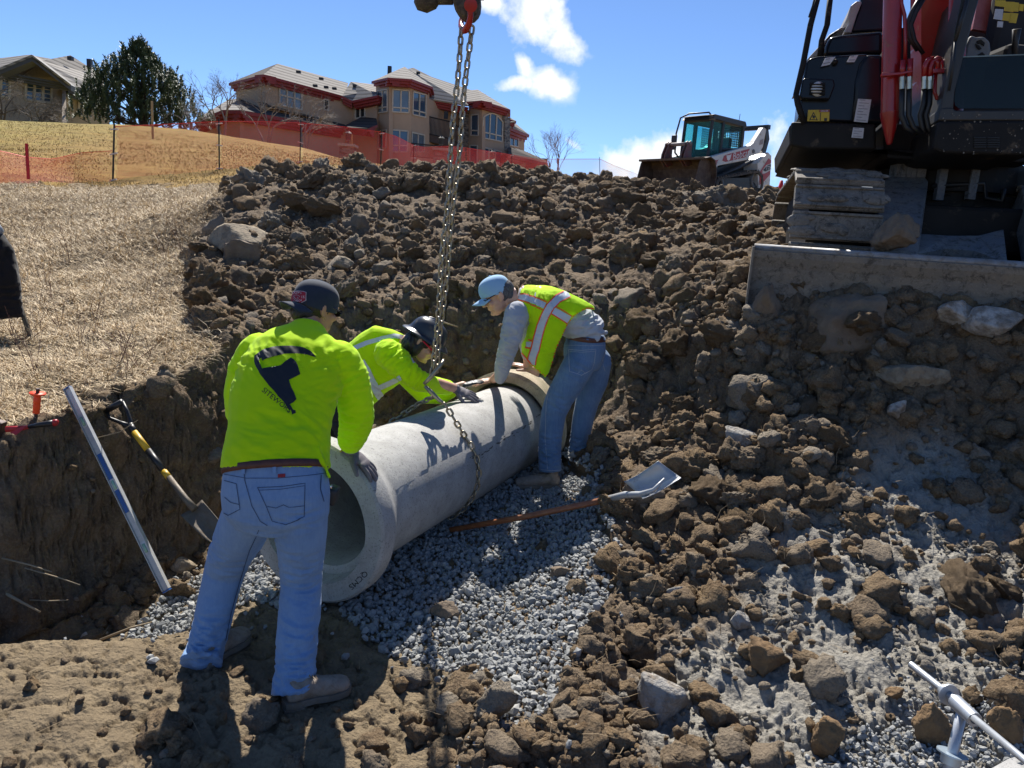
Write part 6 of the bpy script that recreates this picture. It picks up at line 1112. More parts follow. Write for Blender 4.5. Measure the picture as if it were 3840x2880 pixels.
def main_house():
    Z = Z2; root = empty('beige_house', Vector((-8, 58, 4)), 'large beige stucco house with pale tiled roofs, red eaves and bay towers', 'house'); ST = stucco('beige_stucco', (.44, .315, .215))
    A = Fac(Z, 450, 52.0, 950, 58.0, 300); A.wall([(450, 225), (950, 350), (950, 720), (450, 720)], ST, root)
    B = Fac(Z, 283, 54.8, 452, 52.0, 280); B.wall([(283, 262), (452, 225), (452, 720), (283, 720)], ST, root)
    A2 = Fac(Z, 950, 58.0, 1088, 57.2, 350); A2.wall([(950, 350), (1088, 320), (1088, 720), (950, 720)], ST, root)
    T = [(1083, 58.0), (1158, 56.0), (1284, 56.6), (1388, 59.2), (1391, 62)]; F = [Fac(Z, T[i][0], T[i][1], T[i+1][0], T[i+1][1], 300) for i in range(4)]; ys = [255, 240, 248, 285, 320]
    for i in range(3): F[i].wall([(T[i][0], ys[i]), (T[i+1][0], ys[i+1]), (T[i+1][0], 800), (T[i][0], 800)], ST, root)
    tcore = [Z(T[i][0], 300, T[i][1]) for i in range(4)]; mb = MB(); pp = [Vector((p.x, p.y, 0)) for p in tcore]; pp += [pp[3]+Vector((1.2, 4, 0)), pp[0]+Vector((1.5, 4, 0))]; mb.prism([p+Vector((0, .32, 2.5)) for p in pp], (0, 0, 9.5)); mb.build('tower_core', ST, root)
    Cc = Fac(Z, 1375, 61.5, 1580, 64.0, 420); Cc.wall([(1375, 340), (1600, 390), (1600, 800), (1375, 800)], ST, root)
    D = [(1613, 63.0), (1690, 61.2), (1822, 63.0)]; DF = [Fac(Z, D[i][0], D[i][1], D[i+1][0], D[i+1][1], 450) for i in range(2)]
    DF[0].wall([(1613, 375), (1690, 365), (1690, 820), (1613, 820)], ST, root); DF[1].wall([(1690, 365), (1822, 400), (1822, 820), (1690, 820)], ST, root)
    Fac(Z, 1572, 62.6, 1615, 63.0, 450).wall([(1572, 395), (1615, 400), (1615, 820), (1572, 820)], STONE, root, .5, 'stone_pier'); Fac(Z, 1820, 62.9, 1850, 64.0, 550).wall([(1820, 435), (1850, 445), (1850, 830), (1820, 830)], STONE, root, .5, 'stone_pier')
    E = Fac(Z, 1848, 66.0, 1925, 68.5, 560); E.wall([(1848, 505), (1925, 540), (1925, 830), (1848, 830)], ST, root); Fac(Z, 1925, 68.5, 1950, 72, 560).wall([(1925, 540), (1932, 540), (1932, 830), (1925, 830)], ST, root)
    # windows
    A.window([(530, 265), (657, 297), (657, 400), (530, 370)], root, 3, 1, WGB, .45); A.window([(784, 338), (810, 345), (810, 404), (784, 398)], root, 1, 1, WGD); A2.window([(967, 380), (1021, 369), (1021, 441), (967, 450)], root, 2, 1, WGD)
    F[0].window([(1092, 292), (1150, 283), (1150, 410), (1092, 419)], root, 2, 1, WGB, .78); F[1].window([(1179, 282), (1273, 290), (1271, 417), (1177, 411)], root, 2, 1, WGB, .8); F[2].window([(1294, 296), (1367, 314), (1365, 443), (1291, 426)], root, 2, 1, WG, .8)
    F[1].window([(1171, 514), (1266, 522), (1262, 640), (1168, 640)], root, 2, 1, WG, .7); F[2].window([(1287, 528), (1358, 544), (1356, 640), (1284, 640)], root, 2, 1, WGB); F[0].window([(1098, 521), (1144, 514), (1142, 620), (1096, 620)], root, 2, 1, WG)
    Cc.window([(1384, 375), (1457, 393), (1455, 515), (1382, 500)], root, 3, 1, WG, name='balcony_door'); DF[0].window([(1630, 430), (1672, 425), (1670, 548), (1628, 545)], root, 1, 1, WG, .76); DF[1].window([(1697, 440), (1807, 470), (1803, 582), (1693, 560)], root, 3, 1, WG, .72, .45)
    DF[0].window([(1622, 603), (1665, 604), (1663, 760), (1620, 760)], root, 1, 1, WG); DF[1].window([(1690, 612), (1800, 640), (1798, 790), (1688, 780)], root, 3, 1, WG); E.window([(1848, 533), (1896, 547), (1894, 611), (1846, 602)], root, 2, 1, WG)
    # roofs and eaves
    w = lambda l: [Z(*q) for q in l]
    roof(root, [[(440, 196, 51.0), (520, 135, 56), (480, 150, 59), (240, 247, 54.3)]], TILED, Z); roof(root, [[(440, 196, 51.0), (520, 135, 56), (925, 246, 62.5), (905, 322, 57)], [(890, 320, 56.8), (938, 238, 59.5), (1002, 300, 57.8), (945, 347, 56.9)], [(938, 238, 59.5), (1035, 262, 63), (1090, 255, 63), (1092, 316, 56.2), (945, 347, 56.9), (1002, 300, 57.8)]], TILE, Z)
    eave(root, w([(240, 247, 54.3), (440, 196, 51.0), (890, 320, 56.8)])); eave(root, w([(890, 320, 56.8), (945, 347, 56.9), (1092, 316, 56.2)]))
    roof(root, [[(1265, 165, 62), (1297, 158, 64), (1530, 275, 70), (1640, 290, 70), (1610, 372, 61.6), (1385, 335, 60.0), (1380, 250, 60)]], TILE, Z); eave(root, w([(1385, 337, 60.2), (1612, 385, 62.0)]))
    te = [(1057, 236, 58.0), (1150, 214, 54.9), (1290, 224, 55.5), (1408, 268, 58.4), (1422, 325, 62)]; roof(root, [[te[i], te[i+1], (1247, 152, 60)] for i in range(4)], TILE, Z); eave(root, w(te))
    be = [(1598, 352, 62.4), (1688, 346, 60.0), (1852, 398, 62.6), (1852, 430, 66)]; roof(root, [[be[i], be[i+1], (1665, 283, 66)] for i in range(3)]+[[(1598, 352, 62.4), (1665, 283, 66), (1590, 290, 68), (1530, 330, 66)]], TILE, Z); eave(root, w(be))
    roof(root, [[(1845, 440, 66), (1886, 463, 64.6), (1850, 468, 64)], [(1850, 476, 65), (1885, 480, 70), (1960, 542, 69), (1905, 520, 66.5), (1850, 500, 64.6)]], TILE, Z); eave(root, w([(1825, 445, 64.0), (1886, 463, 64.8)]), .6, .6); eave(root, w([(1850, 500, 64.8), (1905, 522, 66.5), (1960, 543, 69)]), .65)
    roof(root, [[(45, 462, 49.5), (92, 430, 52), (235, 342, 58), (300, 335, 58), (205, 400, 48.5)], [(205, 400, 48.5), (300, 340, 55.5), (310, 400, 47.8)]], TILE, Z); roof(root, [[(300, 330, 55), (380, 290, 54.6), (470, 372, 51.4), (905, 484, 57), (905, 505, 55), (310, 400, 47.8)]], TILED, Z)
    eave(root, w([(45, 462, 49.5), (205, 400, 48.5), (310, 402, 47.8), (905, 508, 55)]), .6, .8); gb = Fac(Z, 75, 50.5, 305, 48.6, 450); gb.wall([(75, 470), (305, 415), (305, 720), (75, 720)], ST, root); Fac(Z, 300, 48.8, 905, 55.8, 500).wall([(300, 420), (905, 515), (905, 760), (300, 760)], ST, root)
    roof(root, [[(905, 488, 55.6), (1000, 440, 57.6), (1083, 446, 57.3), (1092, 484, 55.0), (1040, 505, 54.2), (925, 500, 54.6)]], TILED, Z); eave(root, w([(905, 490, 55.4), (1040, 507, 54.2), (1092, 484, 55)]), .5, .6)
    # chimney pipe and roof vents
    MB().box(Z(1161, 178, 60), (.28, .28, .7)).build('flue', IRON, root)
    for x, y, Y in ((640, 183, 53.6), (770, 222, 55.2), (735, 262, 53.8), (798, 270, 55.2), (845, 278, 56.0), (1325, 188, 62.4), (962, 262, 58.9), (985, 270, 59.2)): MB().box(Z(x, y, Y-.3), (.28, .25, .15)).build('roof_vent', IRON, root)
    # balcony
    rl = MB(); a, b, c = Z(1376, 436, 59.6), Z(1520, 470, 60.2), Z(1572, 510, 61.8); dn = Vector((0, 0, -1.35))
    for p, q, n in ((a, b, 20), (b, c, 8)):
        rl.tube([p, q], .05, 6); rl.tube([p+dn*.93, q+dn*.93], .04, 6)
        for i in range(n+1): z = p.lerp(q, i/n); rl.tube([z, z+dn*.93], .022, 4)
    rl.build('balcony_railing', IRON, root); MB().prism([a+dn*.95, b+dn*.95, c+dn*.95, c+dn*.95+Vector((.2, 3, 0)), a+dn*.95+Vector((0, 3, 0))], (0, 0, -.55)).build('balcony_floor', mat('brown_deck', (.09, .06, .045), .8), root)
    Cc.wall([(1372, 545), (1570, 590), (1570, 760), (1372, 760)], mat('doorway_shade', (.03, .025, .02), .9), root, .2, 'doorway_shade_panel', .05); lb = MB(); p, q = Z(1284, 590, 54.5), Z(1500, 612, 57); lb.tube([p, q], .04, 6); lb.tube([p-Vector((0, 0, .9)), q-Vector((0, 0, .9))], .04, 6)  # near-black panel on the wall face paints the shade of a deep opening
    for i in range(34): z = p.lerp(q, i/33); lb.tube([z, z-Vector((0, 0, .9))], .02, 4)
    lb.build('terrace_railing', IRON, root)
    for x, y, Y in ((1484, 430, 61.2),): MB().box(Z(x, y, Y), (.3, .25, .55)).build('wall_lantern', IRON, root)
    # pavilion at the right end
    pv = empty('pavilion', Z(1990, 780, 62), 'low tiled pavilion with square columns at the right end of the beige house', 'pavilion'); roof(pv, [[(1840, 612, 61), (1905, 622, 66), (2064, 692, 65), (2050, 702, 63), (1840, 655, 59.5)]], TILED, Z); eave(pv, w([(1840, 657, 59.5), (2050, 704, 63), (2064, 694, 65)]), .6, .8); RC = stucco('terracotta_stucco', (.40, .22, .14))
    for x, Y in ((2036, 63.6), (1908, 61.6), (1985, 66.5)): b0 = Z(x, 712, Y); MB().box(b0+Vector((0, 0, -2.2)), (.85, .85, 4.6)).build('column', RC, pv)
    MB().box(Z(1945, 775, 66), (3.4, .3, 3.0)).build('back_wall', RC, pv)
    for x, y, Y in ((1457, 575, 53.5), (925, 548, 49.5), (1750, 655, 56.5)):
        c = Z(x, y, Y); o = empty('lantern_pillar', c-Vector((0, 0, 2.4)), {1457: 'stone pillar with a lantern in front of the balcony', 925: 'lantern pillar behind the red netting left of the bay tower', 1750: 'small lantern pillar right of the chain, below the arched window'}[x], 'lamp pillar'); MB().box(c-Vector((0, 0, 1.9)), (.9, .9, 2.4)).build('pillar', STONE, o); MB().box(c-Vector((0, 0, .62)), (1.1, 1.1, .16)).build('cap_stone', mat('cap_stone', (.4, .37, .33), .9), o); l_ = MB(); l_.tube([c-Vector((0, 0, .55)), c-Vector((0, 0, .3))], .05, 8); l_.lathe(c-Vector((0, 0, .3)), (0, 0, 1), [(0, .09), (.02, .16), (.42, .22), (.44, .26), (.6, .06), (.68, .03)], 6); l_.build('lantern', IRON, o)
def left_house():
    Z = Z1; root = empty('taupe_house', Vector((-26, 50, 5)), 'taupe house with a grey gable and pale tiled roof behind the pine, top left', 'house'); ST = stucco('taupe_stucco', (.42, .345, .27)); GR = mat('grey_trim', (.075, .075, .075), .6, c2=(.06, .06, .06)); w = lambda l: [Z(*q) for q in l]
    A = Fac(Z, 60, 46.5, 426, 50.0, 450); A.wall([(-160, 250), (60, 270), (203, 215), (426, 350), (426, 700), (-160, 700)], ST, root); Bf = Fac(Z, 426, 51.0, 640, 53.5, 480); Bf.wall([(420, 365), (700, 410), (700, 720), (420, 720)], ST, root); Fac(Z, 424, 50.2, 428, 51.5, 450).wall([(420, 360), (428, 360), (428, 700), (420, 700)], ST, root, .2)
    A.window([(163, 357), (327, 379), (325, 486), (161, 464)], root, 3, 4, WG, fw=.13); Bf.window([(501, 466), (562, 478), (560, 575), (499, 567)], root, 2, 4, WG, fw=.12); A.window([(5, 330), (60, 338), (58, 450), (3, 442)], root, 1, 3, WG, fw=.12); A.window([(190, 590), (336, 600), (336, 660), (190, 660)], root, 3, 1, WGB)
    mb = MB(); ap = Z(203, 180, 45.6); lf = Z(-60, 288, 43.8); rt = Z(452, 372, 48.2); dn = Vector((0, 0, -.34))
    for a, b in ((lf, ap), (ap, rt)): mb.prism([a, b, b+dn, a+dn], (-.15, .9, 0))
    mb.build('gable_trim', GR, root); eave(root, w([(60, 292, 45.6), (452, 366, 48.3)]), .36, .7, GR, 'cornice'); 
    roof(root, [[(203, 178, 45.5), (452, 368, 48.0), (470, 362, 52), (270, 205, 55)], [(203, 178, 45.5), (-60, 284, 43.6), (-120, 215, 52), (170, 180, 55)]], TILE, Z); roof(root, [[(262, 218, 50), (300, 210, 53), (450, 182, 56), (660, 315, 60), (660, 418, 51.6), (548, 398, 50.6), (452, 372, 49.6)]], TILE, Z); eave(root, w([(446, 372, 49.6), (548, 400, 50.6), (700, 424, 52)]), .7, .8, GR)
    roof(root, [[(-100, 215, 50), (0, 210, 52), (185, 180, 55), (330, 205, 57), (270, 225, 52)]], TILE, Z)
    A.wall([(140, 315), (238, 243), (345, 322)], mat('gable_panel', (.36, .30, .23), .9), root, .05, 'gable_panel', .1)
    for x, y, Y in ((450, 203, 54), (573, 240, 57)): MB().box(Z(x, y, Y), (.3, .3, .25 if x == 450 else .7)).build('roof_vent', IRON, root)
main_house(); left_house()
# ------------------------------------------------------------ trees
def pine():
    base = P(144, 126, 44); root = empty('pine_tree', base-Vector((0, 0, 1)), 'dense dark green pine tree with upright tips beside the taupe house', 'tree'); BK = mat('pine_bark', (.07, .05, .035), .9, bmp=.6, bscale=10); MB().tube([base-Vector((0, 0, 1.5)), base+Vector((0, 0, 2)), base+Vector((.1, 0, 4.2))], [.22, .16, .06], 8).build('trunk', BK, root)
    k = 44/.985/FPX; prof = [(45, 1.0), (54, 8), (62, 16), (70, 26), (78, 36), (86, 43), (94, 49), (102, 54), (110, 57), (118, 58), (126, 55)]   # crown half width by photo height
    rs = np.random.RandomState(11); V = []; F = []; off = 0; br = MB(); tips = []
    for i in range(1150):
        y = 47+(126-47)*rs.uniform(0, 1)**.75; hw = np.interp(y, [a for a, b in prof], [b for a, b in prof]); c = P(139, y, 44); th = rs.uniform(0, 2*math.pi); rr = hw*k*(rs.uniform(.25, 1)**.6)*(1+.20*noise(np.array([[th*1.3, y*.12, 3]]), 4)[0]*2); tip = Vector((c.x+math.cos(th)*rr, c.y+math.sin(th)*rr*.9, c.z+rs.uniform(-.1, .35))); tips.append(tip)
        if i % 12 == 0: br.tube([Vector((c.x, c.y, c.z-.5-rr*.25)), tip-Vector((0, 0, .15))], [.05, .012], 4, cap=False)
    for hx, hy in ((139, 44), (132, 56), (128, 62), (147, 53), (154, 66), (120, 66), (113, 75), (160, 78), (168, 82), (172, 74), (106, 84), (183, 96), (192, 100), (101, 78), (95, 90), (150, 60)): 
        for j in range(5): tips.append(P(hx+j*.5*rs.uniform(-1, 1), hy+j*2.6, 44+rs.uniform(-.6, .6)))
    for tip in tips:
        ax = Vector((rs.normal(0, .25), rs.normal(0, .25), 1)).normalized(); L = rs.uniform(.35, .7); n = 46; t = rs.uniform(0, 1, n); a = rs.uniform(0, 6.283, n); sp = rs.uniform(.10, .2)
        o = np.array(tip)+np.outer(t*L-.3*L, np.array(ax)); d = np.stack([np.cos(a)*.8, np.sin(a)*.8, rs.uniform(.2, 1.0, n)], 1); d /= np.linalg.norm(d, axis=1)[:, None]; e = o+d*rs.uniform(.7, 1.2, n)[:, None]*sp; s = np.stack([-np.sin(a), np.cos(a), a*0], 1)*.03
        V.append(np.stack([o-s, o+s, e+s*.4, e-s*.4], 1).reshape(-1, 3)); F.append(np.arange(n*4).reshape(n, 4)+off); off += n*4
    m, n_, l, b = new_mat('pine_needles'); tc = n_.new('ShaderNodeTexCoord').outputs['Object']; l.new(mixc(n_, l, ramp(n_, l, nz(n_, l, 1.6, 4, .6, tc), [(.35, 0.), (.65, 1.)]), (.045, .075, .042), (.10, .145, .08)), b.inputs['Base Color']); b.inputs['Roughness'].default_value = .6
    np_mesh('crown', np.concatenate(V), np.concatenate(F), m, root); br.build('branch', BK, root)
def bare(name, base, h, spread, seed, label, lean=0, mt=None, depth=6, n0=3, r0=.09, cat='tree', down=0):
    rs = random.Random(seed); mb = MB(); mt = mt or mat('bare_twigs', (.11, .085, .065), .85)
    def grow(p, d, L, r, k):
        pts = [p]; q = p.copy(); dd = d.copy()
        for i in range(3): dd = (dd+Vector((rs.gauss(0, .12), rs.gauss(0, .12), rs.gauss(.02, .08)-down*.1))).normalized(); q = q+dd*L/3; pts.append(q.copy())
        mb.tube(pts, [r, r*.85, r*.7, r*.55], 5 if k < 2 else 3, cap=False)
        if k >= depth: return
        for j in range(rs.choice((2, 3, 3)) if k < depth-1 else 3):
            a = rs.uniform(.3, .75)*spread; ph = rs.uniform(0, 6.283); o = dd.orthogonal().normalized(); o2 = dd.cross(o); nd = (dd*math.cos(a)+(o*math.cos(ph)+o2*math.sin(ph))*math.sin(a)+Vector((0, 0, .10-down*.2))).normalized(); grow(pts[rs.choice((2, 3, 3))], nd, L*rs.uniform(.66, .84), r*.58, k+1)
    root = empty(name, base, label, cat); root_p = Vector(base)
    for i in range(n0):
        an = i*2.4+rs.random(); grow(root_p+Vector((math.cos(an)*.12*(n0 > 1), math.sin(an)*.12*(n0 > 1), -.2)), Vector((math.cos(an)*.25*spread*(n0 > 1)+lean, math.sin(an)*.2, 1)).normalized(), h*.27, r0, 0)
    mb.build('branches', mt, root); return root
pine()
GY = mat('pale_twigs', (.23, .20, .18), .85); bare('bare_tree', P(222, 132, 42), 3.9, 1.1, 3, 'bare leafless tree standing against the sky left of the beige house', 0, GY, 6, 2, .09)
bare('bare_tree', P(266, 140, 41), 3.5, 1.15, 8, 'bare pale tree in front of the left wing window of the beige house', 0, GY, 6, 3, .07); bare('bare_tree', P(305, 145, 41), 3.6, 1.15, 12, 'low bare tree in front of the small upper window of the beige house', 0, GY, 5, 3, .06)
bare('bare_tree', P(556, 183, 46), 4.2, .75, 5, 'small upright reddish bare tree right of the pavilion', 0, mat('reddish_twigs', (.22, .13, .11), .85), 5, 5, .04); bare('bare_tree', P(0, 124, 38), 3.6, 1.25, 21, 'tangled bare shrub tree at the left edge in front of the taupe house', 0, None, 6, 4, .06, down=.8); bare('bare_shrub', P(38, 124, 38), 2.4, 1.3, 22, 'low drooping bare shrub in front of the arched taupe garage', 0, None, 6, 4, .05, 'shrub', .9); bare('bare_shrub', P(190, 127, 38.5), 2.2, 1.2, 25, 'grey bare shrub at the right foot of the pine', 0, GY, 5, 4, .04, 'shrub', .4)
# weeds, roots
def weeds():
    m = mat('dead_weed_stem', (.13, .055, .04), .8); g = 0
    for i, (px, py, h) in enumerate([(128, 372, .42), (118, 366, .34), (140, 370, .3), (60, 330, .4), (95, 335, .35), (30, 250, .5), (70, 262, .5), (52, 300, .45), (150, 300, .4), (165, 262, .45), (182, 255, .5), (35, 378, .4), (20, 352, .35), (83, 352, .3)]):
        b = GS(px, py); o = tag(MB().build('dead_weed', m), 'thin reddish dead weed stalks standing in the straw field', 'weed', 'dead weed stalks'); mb = MB(); rs = random.Random(i)
        for j in range(4):
            d = Vector((rs.gauss(0, .3), rs.gauss(0, .3), 1)).normalized(); p = b.copy(); pts = [p.copy()]
            for k in range(4): d = (d+Vector((rs.gauss(0, .15), rs.gauss(0, .15), 0))).normalized(); p = p+d*h/4*rs.uniform(.7, 1.1); pts.append(p.copy())
            mb.tube(pts, [.0022, .002, .0018, .0015, .001], 3, cap=False); q = pts[2]; mb.tube([q, q+Vector((rs.gauss(0, .06), 0, h*.25))], [.0015, .001], 3, cap=False)
        mb.bm.to_mesh(o.data); mb.bm.free()
    RT = mat('pale_root', (.34, .26, .16), .8)
    for pts, lab, r in (([(2, 558, 3.42), (30, 565, 3.40), (52, 572, 3.35)], 'pale root poking out of the bank, uppermost of the left cluster', .005), ([(25, 568, 3.42), (60, 578, 3.38), (80, 585, 3.3)], 'long thin pale root hanging from the bank face', .004), ([(0, 590, 3.4), (12, 597, 3.35), (40, 612, 3.3)], 'thick broken root stub at the left edge of the bank', .010), ([(30, 600, 3.4), (50, 601, 3.36), (68, 600, 3.3)], 'short straight root low on the dark bank', .004), ([(100, 640, 3.2), (130, 628, 3.2), (152, 622, 3.25)], 'dry stalk lying across the edge of the dark hollow', .006), ([(88, 440, 3.9), (120, 432, 3.85), (138, 420, 3.85)], 'thin root crossing in front of the spirit level', .003), ([(425, 318, 6.0), (442, 322, 5.9), (458, 327, 5.9)], 'pale stick poking out above the brimmed hard hat', .010), ([(755, 370, 4.9), (762, 345, 4.95), (757, 320, 5.0)], 'thin pale root hanging on the clay below the blade', .005)):
        tag(MB().tube([P(*q) for q in pts], [r, r*.8, r*.5], 6).build('root', RT, None, True), lab, 'root')
    G_ = mat('dry_tuft', (.34, .24, .07), .8)
weeds()
# ------------------------------------------------------------ compact track loader on the crest
def blk(name, c, rough=.5, **k): return mat(name, c, rough, **k)
def glassy(name, tint, alpha, rough=.05):
    m, n, l, b = new_mat(name); b.inputs['Base Color'].default_value = (*tint, 1); b.inputs['Roughness'].default_value = rough; b.inputs['Specular IOR Level'].default_value = .35
    t = n.new('ShaderNodeBsdfTransparent'); t.inputs[0].default_value = (*[min(1, x*3+.35) for x in tint], 1); mx = n.new('ShaderNodeMixShader'); mx.inputs[0].default_value = alpha; l.new(t.outputs[0], mx.inputs[1]); l.new(b.outputs[0], mx.inputs[2]); l.new(mx.outputs[0], n['Material Output'].inputs[0]); return m
def loader():
    WH = mat('loader_white', (.62, .60, .56), .4, c2=(.55, .53, .49), scale=6, dirt=.22); BK = blk('loader_black', (.015, .016, .018), .5, c2=(.025, .025, .026), dirt=.2); RD = mat('loader_red', (.42, .02, .012), .4); RUB = mat('rubber_track', (.03, .029, .028), .85, c2=(.06, .055, .05), scale=8, dirt=.5, bmp=.4, bscale=40); BS = mat('muddy_bucket_steel', (.10, .075, .06), .7, .2, c2=(.055, .032, .024), scale=5, dirt=.4, bmp=.3, bscale=30); TG = glassy('teal_glass', (.10, .26, .24), .2); GRY = mat('loader_grey', (.12, .12, .12), .6, dirt=.3)
    gp = P(710, 196.5, 20.3); th = R(47); f = Vector((-math.sin(th), -math.cos(th), 0)); l = Vector((math.cos(th), -math.sin(th), 0)); u = Vector((0, 0, 1)); S = .93
    tilt = R(-1.5); f = (f*math.cos(tilt)+u*math.sin(tilt)).normalized(); u = f.cross(l).normalized(); u = u if u.z > 0 else -u
    T = lambda x, y, z: gp+(f*x+l*y+u*z)*S
    root = empty('compact_track_loader', gp, 'white compact track loader with red decals and a muddy bucket on the crest', 'loader'); M = Matrix((f, l, u)).transposed()
    def side(mb, pts, y0, y1): mb.prism([T(x, y0, z) for x, z in pts], l*(y1-y0)*S); return mb
    # tracks
    loop = [(1.02, .02), (1.2, .12), (1.25, .28), (1.12, .42), (.3, .56), (-.5, .72), (-.85, .76), (-1.08, .66), (-1.16, .45), (-1.12, .18), (-.98, .02), (0, .0)]
    for sgn in (1, -1):
        y0, y1 = (.50, .93) if sgn > 0 else (-.93, -.50); mb = MB(); inner = [((x-.02)*.9, .36+(z-.36)*.82) for x, z in loop]; n = len(loop)
        for i in range(n):
            a, b, c, d = loop[i], loop[(i+1) % n], inner[(i+1) % n], inner[i]; mb.prism([T(*q) for q in ((a[0], y0, a[1]), (b[0], y0, b[1]), (c[0], y0, c[1]), (d[0], y0, d[1]))], l*(y1-y0))
        per = []; 
        for i in range(n): a, b = Vector(loop[i]), Vector(loop[(i+1) % n]); k = max(1, int((b-a).length/.11)); per += [(a.lerp(b, j/k), (b-a).normalized()) for j in range(k)]
        for p, t in per: nn = Vector((t.y, -t.x)); c = p+nn*.012; mb.box(T(c.x, (y0+y1)/2, c.y), (.055, abs(y1-y0), .035), Matrix(((f*t.x+u*t.y), l, (f*-t.y+u*t.x))).transposed())
        tr = mb.build('rubber_track', RUB, root); w = MB()
        for x, z, r in ((.95, .24, .2), (.55, .15, .1), (.25, .15, .1), (-.05, .15, .1), (-.35, .15, .1), (-.65, .15, .1), (-.85, .5, .24), (-.9, .2, .14)): w.lathe(T(x, y0+.06, z), l, [(0, r), (.0, r*.6), (.31, r*.6), (.31, r), (0, r)], 20)
        w.build('track_wheel', GRY, tr, True)
        fr = side(MB(), [(.9, .2), (.9, .42), (-.5, .55), (-.9, .4), (-.9, .2)], y0+.12, y1-.06); fr.build('track_frame', BK, root)
    # chassis and rear
    c = side(MB(), [(1.0, .28), (.9, .62), (-.2, .95), (-1.0, 1.15), (-1.35, 1.0), (-1.4, .35), (-1.0, .25)], -.5, .5); c.build('chassis', BK, root)
    e = side(MB(), [(-.75, .95), (-1.25, 1.3), (-1.45, 1.22), (-1.55, .42), (-1.3, .3), (-.95, .30), (-.85, .6)], .48, .94); e.prism([T(-1.1, -.94, .32), T(-1.5, -.94, .42), T(-1.45, -.94, 1.2), T(-1.1, -.94, 1.2)], l*1.42); rp = e.build('rear_cover', WH, root)
    q = lambda pts, m, n, y=.944: MB().prism([T(x, y, z) for x, z in pts], l*.004).build(n, m, rp); q([(-.90, .72), (-1.30, 1.14), (-1.46, 1.10), (-1.47, 1.02), (-1.22, .95), (-1.05, .80), (-1.06, .70), (-1.22, .72), (-1.48, .82), (-1.49, .72), (-1.2, .50), (-.98, .38)], RD, 'red_panel'); q([(-1.08, .80), (-1.28, .94), (-1.475, 1.0), (-1.485, .86), (-1.2, .77)], BK, 'black_panel', .945)
    text_flat('lettering', 'T76', T(-1.19, .951, .82), -f*.19-u*.0+u*.012, u*.14, mat('white_lettering', (.75, .75, .75), .5), rp)
    # lift arms
    arm = [(1.34, .12), (1.44, .3), (1.42, .80), (1.34, .93), (.3, 1.20), (-.55, 1.42), (-.72, 1.52), (-1.12, 1.96), (-1.30, 1.96), (-1.22, 1.45), (-1.05, 1.25), (-.62, 1.14), (-.45, 1.02), (.95, .74), (1.08, .55), (1.16, .12)]
    for y0, y1 in ((.62, .78), (-.78, -.62)):
        ao = side(MB(), arm, y0, y1).build('lift_arm', WH, root); bv = ao.modifiers.new('b', 'BEVEL'); bv.width = .015; bv.segments = 2
        side(MB(), [(-1.22, 2.0), (-1.42, 2.0), (-1.56, 1.7), (-1.42, 1.25), (-1.18, 1.05), (-1.1, 1.15), (-1.3, 1.4), (-1.38, 1.65)], y0+.02, y1-.02).build('rear_link', BK, root)
        MB().tube([T(.95, (y0+y1)/2, .42), T(-.85, (y0+y1)/2, 1.02)], .045, 12).build('lift_cylinder', BK, root, True)
        if y0 > 0:
            d = lambda pts, m, n, yy=.783: MB().prism([T(x, yy, z) for x, z in pts], l*.004).build(n, m, ao); d([(.78, .89), (.72, 1.02), (.55, 1.08), (-.52, 1.33), (-.40, 1.12), (-.32, 1.08), (.62, .87)], RD, 'brand_panel'); WL = mat('white_lettering', (.75, .75, .75), .5); text_flat('lettering', 'Bobcat', T(.30, .792, .955), (-f*.27+u*.065), u*.25, WL, ao); d([(1.34, .72), (1.30, .84), (.98, .89), (1.04, .76)], RD, 'small_panel')
            text_flat('lettering', 'T76 R-SERIES', T(1.29, .792, .76), (-f*.075+u*.01), u*.08, WL, ao)
            hd = MB(); hp = [(.62, 1.08), (.60, .99), (.56, .93), (.50, .91), (.45, .93), (.41, .99), (.38, 1.12), (.44, 1.06), (.50, 1.07), (.56, 1.04)]; hd.prism([T(x, .790, z) for x, z in hp], l*.003); hd.build('head_emblem', WL, ao); d([(-1.02, 1.62), (-1.18, 1.66), (-1.18, 1.52), (-1.0, 1.48)], mat('grey_label', (.35, .3, .28), .6), 'label'); MB().lathe(T(-.72, .78, 1.28), l, [(0, .055), (.02, .05)], 16).build('pivot_pin', GRY, ao)
    MB().box(T(-1.34, 0, 2.0), (.12, 1.56, .11), M).build('cross_beam', BK, root); MB().box(T(1.36, 0, .62), (.12, 1.2, .22), M).build('front_cross_tube', BK, root)
    # cab
    cb = MB(); pil = lambda a, b, w=.05: cb.tube([T(*a), T(*b)], w, 6)
    for y in (.43, -.43):
        pil((.98, y, .62), (.90, y, 1.95), .045); pil((.42, y, .95), (.40, y, 2.0), .06); pil((-.62, y, 1.2), (-.60, y, 1.95), .07); pil((.9, y, 1.95), (-.6, y, 1.97), .05); pil((.45, y, 1.22), (-.62, y, 1.34), .04)
        side(cb, [(.42, .95), (.42, 1.22), (-.62, 1.34), (-.62, 1.1)], y-.02, y+.02)
    pil((.9, .43, 1.95), (.9, -.43, 1.95)); pil((-.6, .43, 1.95), (-.6, -.43, 1.95)); pil((.98, .43, .62), (.98, -.43, .62)); side(cb, [(.98, 1.97), (.9, 2.05), (-.65, 2.06), (-.72, 1.94)], -.5, .5); side(cb, [(-.68, .9), (-.68, 1.32), (-.5, 1.32), (-.5, .9)], -.45, .45); cab = cb.build('cab', BK, root)
    side(MB(), [(.99, 2.052), (.9, 2.058), (-.66, 2.066), (-.66, 2.085), (.88, 2.085)], -.48, .48).build('cab_roof', mat('dusty_roof', (.2, .18, .15), .8), cab)
